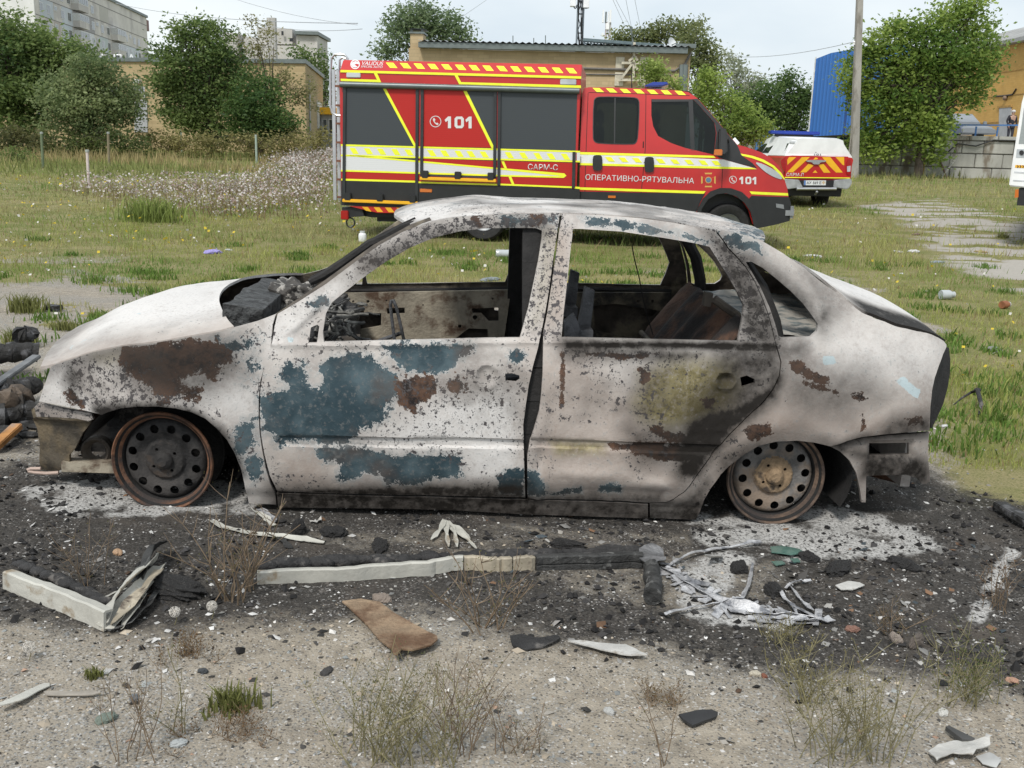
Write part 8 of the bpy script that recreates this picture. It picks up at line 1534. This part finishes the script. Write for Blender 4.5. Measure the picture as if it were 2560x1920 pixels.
rock('stone', 'dark lump in front of the rusty sheet, leftmost of the dark lumps', 'l', 878, 830, .018, (.05,.055,.06), seed=12); rock('stone', 'dark elongated lump below the rusty sheet corner', 'l', 1410, 832, .026, (.05,.047,.045), seed=13, sc=(1.6,.8,.5)); rock('stone', 'pink brick chip at the far right edge', 'm', 2160, 872, .022, (.40,.24,.17), seed=14); rock('stone', 'brown curled scrap on the burnt soil left of the white ash streak', 'm', 1745, 720, .045, (.12,.10,.085), 'scrap', (1.2,.5,1.0), 15); rock('stone', 'pale curled scrap beside the brown curled scrap', 'm', 1660, 700, .035, (.26,.22,.19), 'scrap', (1.2,.5,.9), 16)
for k, (x, y, r_, sc, lb) in enumerate(((1410,392,.062,(1.7,.8,.55),'black charred lump right of the green glass'), (1690,372,.055,(1.6,.9,.5),'black flat charred lump on the right burnt soil'), (980,395,.045,(1,.9,.9),'charred lump beside the white angular fragment'), (1130,490,.05,(1.2,.9,.7),'spiky black lump left of the forked strips'), (240,290,.05,(1.9,.8,.6),'blue black melted lump behind the dark end of the trim strip'), (560,318,.04,(2.2,.7,.6),'black melted lump above the crumpled scrap'), (1280,345,.04,(1.4,.9,.7),'small charred lump at the end of the green glass'))): rock('charred_lump', lb, 'm', x, y, r_, (.03,.03,.03), 'charred lump', sc, 20+k, M_char)
for k, (x, y, r_, sc, lb) in enumerate(((1640,290,.05,(1.8,.8,.5),'twisted black rubber lump in front of the sill'), (1440,235,.05,(1.3,1,.6),'dark round cinder heap in front of the sill'), (1290,230,.05,(.8,.7,1.1),'burnt brown block standing among the strips under the door'), (760,480,.10,(1.5,.8,.4),'dark cinder heap right of the bent trim'))): rock('charred_lump', lb, 'l', x, y, r_, (.03,.03,.03), 'charred lump', sc, 40+k, M_char)
Mgg = gloss('green_glass', (.10,.19,.16), .15, .2, .6)
for k, (pts, lb) in enumerate((([(1115,300),(1160,290),(1240,312),(1265,330),(1200,338),(1120,325)], 'largest greenish glass sheet right of the bent moulding'), ([(1120,362),(1165,356),(1180,372),(1140,380)], 'small green glass piece below the largest glass sheet'), ([(1200,352),(1235,348),(1245,362),(1215,368)], 'small green glass piece right of the other small one'))): plate('glass_piece', lb, 'glass', 'm', pts, Mgg, .008, .004, .006, .02, 30+k, (0, -.06), group='broken green glass')
# charred timber heap at the left, planks
Mwood = MT('charred_timber', (.022,.021,.020), .8, 0, .4, 20, 1.0, 30, (.10,.10,.105), .58, .06, 14)
def log(name, label, tag_, a, b, r, mat_, lift=0., n=9, seed=0, group=None, cat='timber', lb=0):
    p, q = gp(tag_, *a)+np.array([0, 0, r+lift]), gp(tag_, *b)+np.array([0, 0, r+lift+lb]); rg = np.random.default_rng(seed); mb = MB(); mb.tube([p*(1-f)+q*f+rg.normal(0, r*.10, 3) for f in np.linspace(0, 1, 14)], [r*(.85+.3*rg.random()) for _ in range(14)], n); o = mb.build(name, mat_, None, True, 45); return tag(o, label, cat, group)
log('charred_beam', 'cracked black beam at the left edge, topmost of the heap', 'f', (-150,470), (540,420), .055, Mwood, .14, seed=1, group='burnt timber heap'); log('charred_beam', 'round black stump end on top of the burnt heap', 'f', (330,330), (440,310), .05, Mwood, .20, seed=2, group='burnt timber heap'); log('charred_beam', 'black beam low in the heap touching the front apron', 'f', (-100,1000), (420,930), .06, Mwood, .0, seed=3, group='burnt timber heap'); log('charred_beam', 'black beam in the middle of the burnt heap', 'f', (40,760), (470,660), .05, Mwood, .05, seed=4, group='burnt timber heap'); log('charred_beam', 'thick black log end below the grey plank', 'f', (60,960), (300,900), .07, MT('brown_burnt_wood', (.10,.075,.055), .85, 0, .4, 10, .6, 40, (.03,.028,.026), .5, .1, 6), .04, seed=5, group='burnt timber heap')
def plank(label, tag_, a, b, wd_, th, mat_, lift, lb=0, name='plank'):
    p, q = gp(tag_, *a)+np.array([0, 0, lift]), gp(tag_, *b)+np.array([0, 0, lift+lb]); mb = MB(); mb.bar(p, q, wd_, th); o = mb.build(name, mat_, None, bevel=.004); return tag(o, label, 'plank')
plank('grey scorched plank leaning across the burnt heap', 'f', (-120,810), (520,540), .05, .02, MT('grey_burnt_plank', (.13,.135,.14), .7, 0, .3, 12), .13, .08); plank('orange rusty bar sticking out of the burnt heap', 'f', (-80,1330), (240,1120), .05, .03, MT('orange_rust_bar', (.36,.17,.05), .85, 0, .4, 9, .4, 50, (.25,.22,.20), .55, .1, 5), .03, .03, 'rusty_bar'); plank('charred plank at the right edge of the burnt soil', 'm', (2100,135), (2290,250), .06, .03, Mwood, .03); plank('black board with white crumbs lying in the grass at the left', 'v', (290,1172), (372,1178), .08, .04, Mwood, .03)
mb = MB(); 
for _ in range(160):
    q = np.array([rg_.normal(150, 150), rg_.normal(870, 130)]); p = gp('f', *q); r_ = .01+.03*rg_.random()**2; mb.sphere(p+np.array([0, 0, r_*.5]), r_, 6, 4, (1+rg_.random(), 1, .6))
o = mb.build('charcoal_rubble', Mwood, None, True, 30); tag(o, 'loose charcoal crumbs between the burnt beams at the left', 'charcoal', kind='stuff')
# ------------------------------------------------------------------ weeds in the foreground
M_stem = MT('dry_stem', (.165,.12,.078), .8, 0, .3, 20); M_gstem = MT('green_stem', (.19,.17,.085), .8, 0, .3, 20)
def weed(label, tag_, x, y, hgt, n, spread, leafy=40, cols=((.10,.105,.035),(.20,.175,.08)), lean=.35, stem=None, seed=0, r=.0012, name='dry_weed', side=6, cat='weed', group='weeds in the foreground', ls=.0085):
    n = int(n*1.5); b = gp(tag_, x, y); e = empty(name, b); tag(e, label, cat, group); rg = np.random.default_rng(seed+sum(map(ord, label))); mb = MB(); P = []
    for _ in range(n):
        a = rg.random()*6.283; s0 = np.array([math.cos(a), math.sin(a)*.7, 0])*spread*rg.random(); h = hgt*(.45+.55*rg.random()); d = np.array([rg.normal(0, lean), rg.normal(0, lean*.6), 1.]); pts = [s0+np.array([0, 0, -.01])]; m_ = 7
        for q in range(m_): d = d+np.array([rg.normal(0, .12), rg.normal(0, .09), -.02]); d /= np.linalg.norm(d); pts.append(pts[-1]+d*h/m_)
        mb.tube(pts, [r*1.3-(r*.8)*q/m_ for q in range(m_+1)], 4)
        for _ in range(side):
            i = rg.integers(2, m_); dd = np.array([rg.normal(0, .8), rg.normal(0, .6), .7]); dd /= np.linalg.norm(dd); L_ = h*.28*rg.random()+.02; q1 = pts[i]+dd*L_*.5; q2 = pts[i]+dd*L_+np.array([0, 0, .01]); mb.tube([pts[i], q1, q2], [r*.7, r*.55, r*.3], 3); P += [q1, q2, (q1+q2)/2]
        P += [pts[i]+rg.normal(0, .006, 3) for i in range(1, m_+1)]
    mb.build('stem', stem or M_stem, e)
    if leafy:
        P = np.array(P); P = P[rg.integers(0, len(P), leafy*n)]+rg.normal(0, .008, (leafy*n, 3)); N_ = len(P); a1 = rg.normal(0, 1, (N_, 3)); a1[:, 2] += .6; a1 /= np.linalg.norm(a1, axis=1)[:, None]; a2 = np.cross(a1, rg.normal(0, 1, (N_, 3))); a2 /= np.linalg.norm(a2, axis=1)[:, None]; s = ls*(.4+.8*rg.random((N_, 1))); P[:, 2] = np.maximum(P[:, 2], .004)
        V = np.stack([P, P+a1*s*.5+a2*s*.2, P+a1*s, P+a1*s*.5-a2*s*.2], 1).reshape(-1, 3); i = np.arange(N_)*4; t_ = rg.random((N_, 1)); col = np.array(cols[0])*(1-t_)+np.array(cols[1])*t_; fastmesh('foliage', V, np.stack([i, i+1, i+2, i+3], 1), M_leaf, e, attrs=dict(tone=np.repeat(col, 4, 0)))
    return e
weed('tall dry weed standing between the front wheel and the trim strip', 'l', 1000, 520, .40, 9, .06, 22, lean=.28, seed=1, r=.002); weed('reddish dry weed right of the tall dry weed, before the sill', 'l', 1085, 480, .34, 5, .05, 12, lean=.25, seed=2, r=.002); weed('thin brown stems on the burnt soil below the front wheel', 'l', 370, 450, .26, 6, .06, 6, lean=.35, seed=3); weed('spreading weed with fallen stem right of the rusty sheet', 'l', 2090, 640, .30, 8, .07, 22, ((.09,.11,.035),(.19,.17,.07)), .5, seed=4, r=.002)
weed('large pale green weed clump at the bottom centre, left half', 'l', 1640, 1215, .34, 16, .10, 40, ((.11,.12,.05),(.22,.20,.10)), .30, M_gstem, 5); weed('large pale green weed clump at the bottom centre, right half', 'l', 1850, 1230, .32, 15, .10, 36, ((.11,.12,.05),(.22,.19,.10)), .34, M_gstem, 6); weed('dry brown weed right of the large pale clump', 'l', 2020, 1180, .26, 8, .09, 16, ((.15,.12,.055),(.24,.19,.10)), .5, None, 7)
weed('yellowish weed with fine leaves right of the lower middle', 'm', 1260, 960, .22, 12, .08, 34, ((.15,.14,.05),(.26,.22,.10)), .4, M_gstem, 8); weed('tall faint weed at the bottom, under the yellowish weed', 'm', 1400, 1200, .34, 14, .14, 30, ((.14,.13,.06),(.25,.22,.12)), .3, M_gstem, 9); weed('faint weed at the bottom right of centre', 'm', 1560, 1225, .33, 12, .10, 26, ((.14,.13,.06),(.25,.22,.12)), .3, M_gstem, 10)
weed('bushy green weed at the right under the white ash streak', 'm', 1960, 960, .24, 18, .09, 46, ((.08,.115,.03),(.18,.20,.07)), .35, M_gstem, 11); weed('reddish thin weed at the right edge of the burnt soil', 'm', 2100, 560, .25, 8, .10, 10, ((.15,.07,.04),(.22,.13,.07)), .4, None, 12); weed('thin stem with seed head standing alone on the sand', 'm', 655, 1235, .30, 2, .02, 8, lean=.12, seed=13); weed('pair of thin stems left of the bottom centre', 'l', 800, 1110, .26, 3, .03, 8, ((.10,.12,.04),(.22,.18,.08)), .2, M_gstem, 14); weed('thin weed at the bottom, left of centre', 'l', 600, 1215, .26, 6, .08, 10, ((.14,.12,.05),(.24,.20,.1)), .3, None, 15)
weed('flat reddish weed on the gravel below the dandelions', 'l', 830, 760, .10, 10, .10, 30, ((.14,.075,.035),(.24,.16,.07)), .9, None, 16); weed('flat reddish weed low at the bottom left of centre', 'l', 980, 1130, .09, 12, .14, 30, ((.15,.085,.04),(.24,.15,.08)), .9, None, 17); weed('small reddish sprig at the sandy middle', 'm', 630, 960, .08, 8, .06, 26, ((.16,.09,.04),(.22,.17,.08)), .8, None, 18); weed('dry grey weed at the bottom left corner of the right half', 'm', 30, 1190, .16, 7, .07, 12, ((.16,.15,.08),(.24,.22,.13)), .5, None, 19)
weed('weed with orange blooms near the bottom weed clump', 'l', 1950, 1080, .30, 5, .05, 10, ((.16,.12,.05),(.26,.18,.08)), .35, None, 20); weed('dry weed in front of the sill, below the rear wheel', 'm', 1640, 660, .14, 6, .08, 14, ((.14,.12,.05),(.22,.18,.08)), .6, None, 21); weed('faint grassy weed on the burnt edge right of centre', 'm', 1180, 700, .12, 9, .09, 22, ((.15,.14,.05),(.25,.20,.09)), .6, M_gstem, 22)
for (tg_, x, y, lb, s_, nb_) in (('l', 1005, 985, 'green yellow grass tuft alone on the gravel', .065, 160), ('l', 412, 850, 'small moss green tuft left on the gravel', .03, 90), ('v', 170, 1180, 'leafy green weed clump on the gravel behind the front wheel', .16, 240), ('v', 120, 1390, 'broad green weed clump at the left edge behind the bonnet tip', .13, 300), ('v', 395, 1290, 'small green weed behind the bonnet', .09, 120), ('v', 580, 1215, 'tiny green weed behind the middle of the bonnet', .05, 100), ('v', 1180, 1080, 'bright green tuft behind the rear edge of the bonnet', .10, 160), ('o', 2090, 1370, 'green weed clump on the pale track at the right', .12, 160), ('v', 930, 620, 'large bright green bush in the meadow below the flowers', .45, 420)):
    b = gp(tg_, x, y); rg = np.random.default_rng(nb_+int(x)); k = nb_; rr_ = s_*(.9 if s_ < .2 else 1.1); xx = b[0]+rg.normal(0, rr_*.5, k); yy = b[1]+rg.normal(0, rr_*.35, k); o = blades('weed_tuft', xx, yy, s_*(.4+.7*rg.random(k)), (.004+.05*s_)*(.6+.6*rg.random(k)), np.array([[.19,.20,.068] if s_ < .2 else [.24,.30,.085]])*(.55+.8*rg.random((k, 1))), M_grass, 2, .8, lb, 'weed'); o['kind'] = 'thing'; o['group'] = 'green tufts'
for (x, y, lb) in ((755,570,'dandelion clock, leftmost of the pair right of the bent trim'), (915,545,'dandelion clock, rightmost of the pair right of the bent trim'), (125,722,'dandelion clock alone at the left gravel')):
    b = gp('l', x, y+55); t_ = at('l', x, y, b[1])-b; e = empty('dandelion', b); tag(e, lb, 'dandelion', 'dandelion clocks'); mb = MB(); mb.tube([(0, 0, 0), (t_[0]*.4+.006, 0, t_[2]*.5), (t_[0], 0, t_[2])], .0013, 5); mb.build('stem', M_gstem, e); mb = MB(); mb.sphere((t_[0], 0, t_[2]), .0045, 8, 6); rg = np.random.default_rng(int(x))
    for _ in range(130):
        d = rg.normal(0, 1, 3); d /= np.linalg.norm(d); c = np.array([t_[0], 0, t_[2]]); mb.bar(c+d*.003, c+d*.015, .0007); s = np.cross(d, rg.normal(0, 1, 3)); s /= np.linalg.norm(s); mb.bar(c+d*.0155-s*.0035, c+d*.0155+s*.0035, .0008)
    mb.build('seed_head', MT('seed_down', (.60,.57,.52), .8), e)
# ------------------------------------------------------------------ litter in the field
def litter(name, label, cat, tag_, x, y, r, col, sc=(1.3, .9, .5), seed=1, rough=.5): return rock(name, label, tag_, x, y, r, col, cat, sc, seed, MT('litter_%02d%02d%02d' % tuple(int(q*99) for q in col), col, rough, 0, .2, 14, .5, 40))
litter('plastic_bag', 'crumpled violet plastic bag in the meadow', 'plastic bag', 'v', 1310, 820, .14, (.33,.29,.62), (1.4,.8,.42), 3); litter('paper_scrap', 'grey paper scrap right of the violet bag', 'paper', 'v', 1405, 800, .09, (.46,.47,.48), (1.6,.8,.2), 4); litter('plastic_bag', 'crumpled white plastic bag beside the pale track', 'plastic bag', 'd', 955, 300, .11, (.62,.62,.62), (1.4,.9,.5), 5); litter('plastic_bag', 'flat whitish plastic rag left of the white bag', 'plastic bag', 'd', 880, 298, .12, (.50,.50,.47), (1.8,.8,.25), 6); litter('rag', 'white crumpled rag in the grass above the boot', 'rag', 'd', 460, 320, .11, (.60,.60,.60), (1.8,.9,.35), 7); litter('scrap', 'brown bark scrap on the pale track', 'scrap', 'd', 965, 211, .16, (.16,.09,.06), (1.8,.6,.2), 8); litter('stone', 'tan flat stone on the pale track', 'stone', 'd', 1285, 298, .11, (.36,.27,.15), (1.6,.8,.3), 9, .9); litter('plastic_scrap', 'blue grey plastic scrap at the edge of the track', 'plastic', 'd', 1075, 350, .12, (.26,.30,.36), (1.9,.7,.3), 10); litter('rag', 'grey crumpled rag in the grass right of the car', 'rag', 'd', 1350, 783, .075, (.30,.30,.29), (1.6,.9,.5), 11); litter('paper_scrap', 'small white scrap in the grass right of the tail', 'paper', 'd', 1115, 1162, .03, (.66,.66,.68), (1.2,.9,.6), 12); litter('paper_scrap', 'small white scrap in the grass above the boot lid', 'paper', 'd', 895, 405, .045, (.60,.60,.60), (1.6,.8,.4), 13); litter('paper_scrap', 'pale scrap in the grass, left of the clear jar', 'paper', 'd', 1025, 490, .04, (.55,.55,.52), (1.6,.8,.3), 14); litter('plastic_tray', 'crushed grey plastic tray seen through the front door window', 'tray', 'g', 985, 965, .13, (.22,.25,.26), (1.5,.8,.3), 15); litter('paper_scrap', 'whitish scrap by the grass left of the bonnet', 'paper', 'v', 1175, 1030, .05, (.55,.54,.52), (1.2,.8,.4), 16); litter('board_scrap', 'tan cardboard scrap in the grass right of the tail', 'cardboard', 'd', 1240, 947, .07, (.30,.27,.16), (1.9,.8,.15), 17)
def jar(name, label, cat, tag_, x, y, r, L_, mat_, lie=True, rot=.2):
    b = gp(tag_, x, y); e = empty(name, b+np.array([0, 0, r if lie else 0]), (0, 0, rot)); tag(e, label, cat); mb = MB(); ax = (1, 0, 0) if lie else (0, 0, 1); mb.lathe([(0, 0), (r*.92, 0), (r, .01), (r, L_*.62), (r*.86, L_*.76), (r*.62, L_*.82), (r*.62, L_)], (-L_/2 if lie else 0, 0, 0), ax, 20); mb.build('shell', mat_, e, True, 45); mb = MB(); mb.lathe([(r*.66, 0), (r*.68, .0), (r*.68, L_*.10), (0, L_*.105)], (L_/2*.9 if lie else 0, 0, L_*.9 if not lie else 0), ax, 16); mb.build('rim', M_gw, e, True); return e
M_clr = MT('clear_plastic', (.42,.45,.46), .15, 0, .1, 8, spec=.8)
jar('plastic_cup', 'clear plastic cup lying in the grass right of the boot', 'cup', 'd', 1118, 530, .05, .15, M_clr, True, .2); jar('plastic_bottle', 'crushed clear plastic bottle seen through the front door window', 'bottle', 'g', 1165, 718, .055, .30, M_clr, True, .1); jar('paper_cup', 'white paper cup standing in the grass below the truck tail', 'cup', 'b', 526, 245, .06, .16, M_wht, False); jar('tin_can', 'rusty tin can in the grass at the right', 'can', 'd', 1405, 575, .04, .11, MT('can_rust', (.28,.11,.05), .7, .2, .3, 14), True, .5)
c = [gp('d', *p)+np.array([0, 0, z]) for p, z in (((1150,1068),.02), ((1190,1055),.05), ((1230,1045),.07), ((1260,1055),.10), ((1285,1090),.05), ((1275,1115),.02))]; mb = MB(); mb.tube(c, [.004,.006,.008,.014,.012,.005], 8); mb.sphere(c[3], .018, 8, 6, (1.3,.8,.8)); o = mb.build('melted_hose', M_char, None, True); tag(o, 'black melted hose curled in the grass right of the car', 'hose')
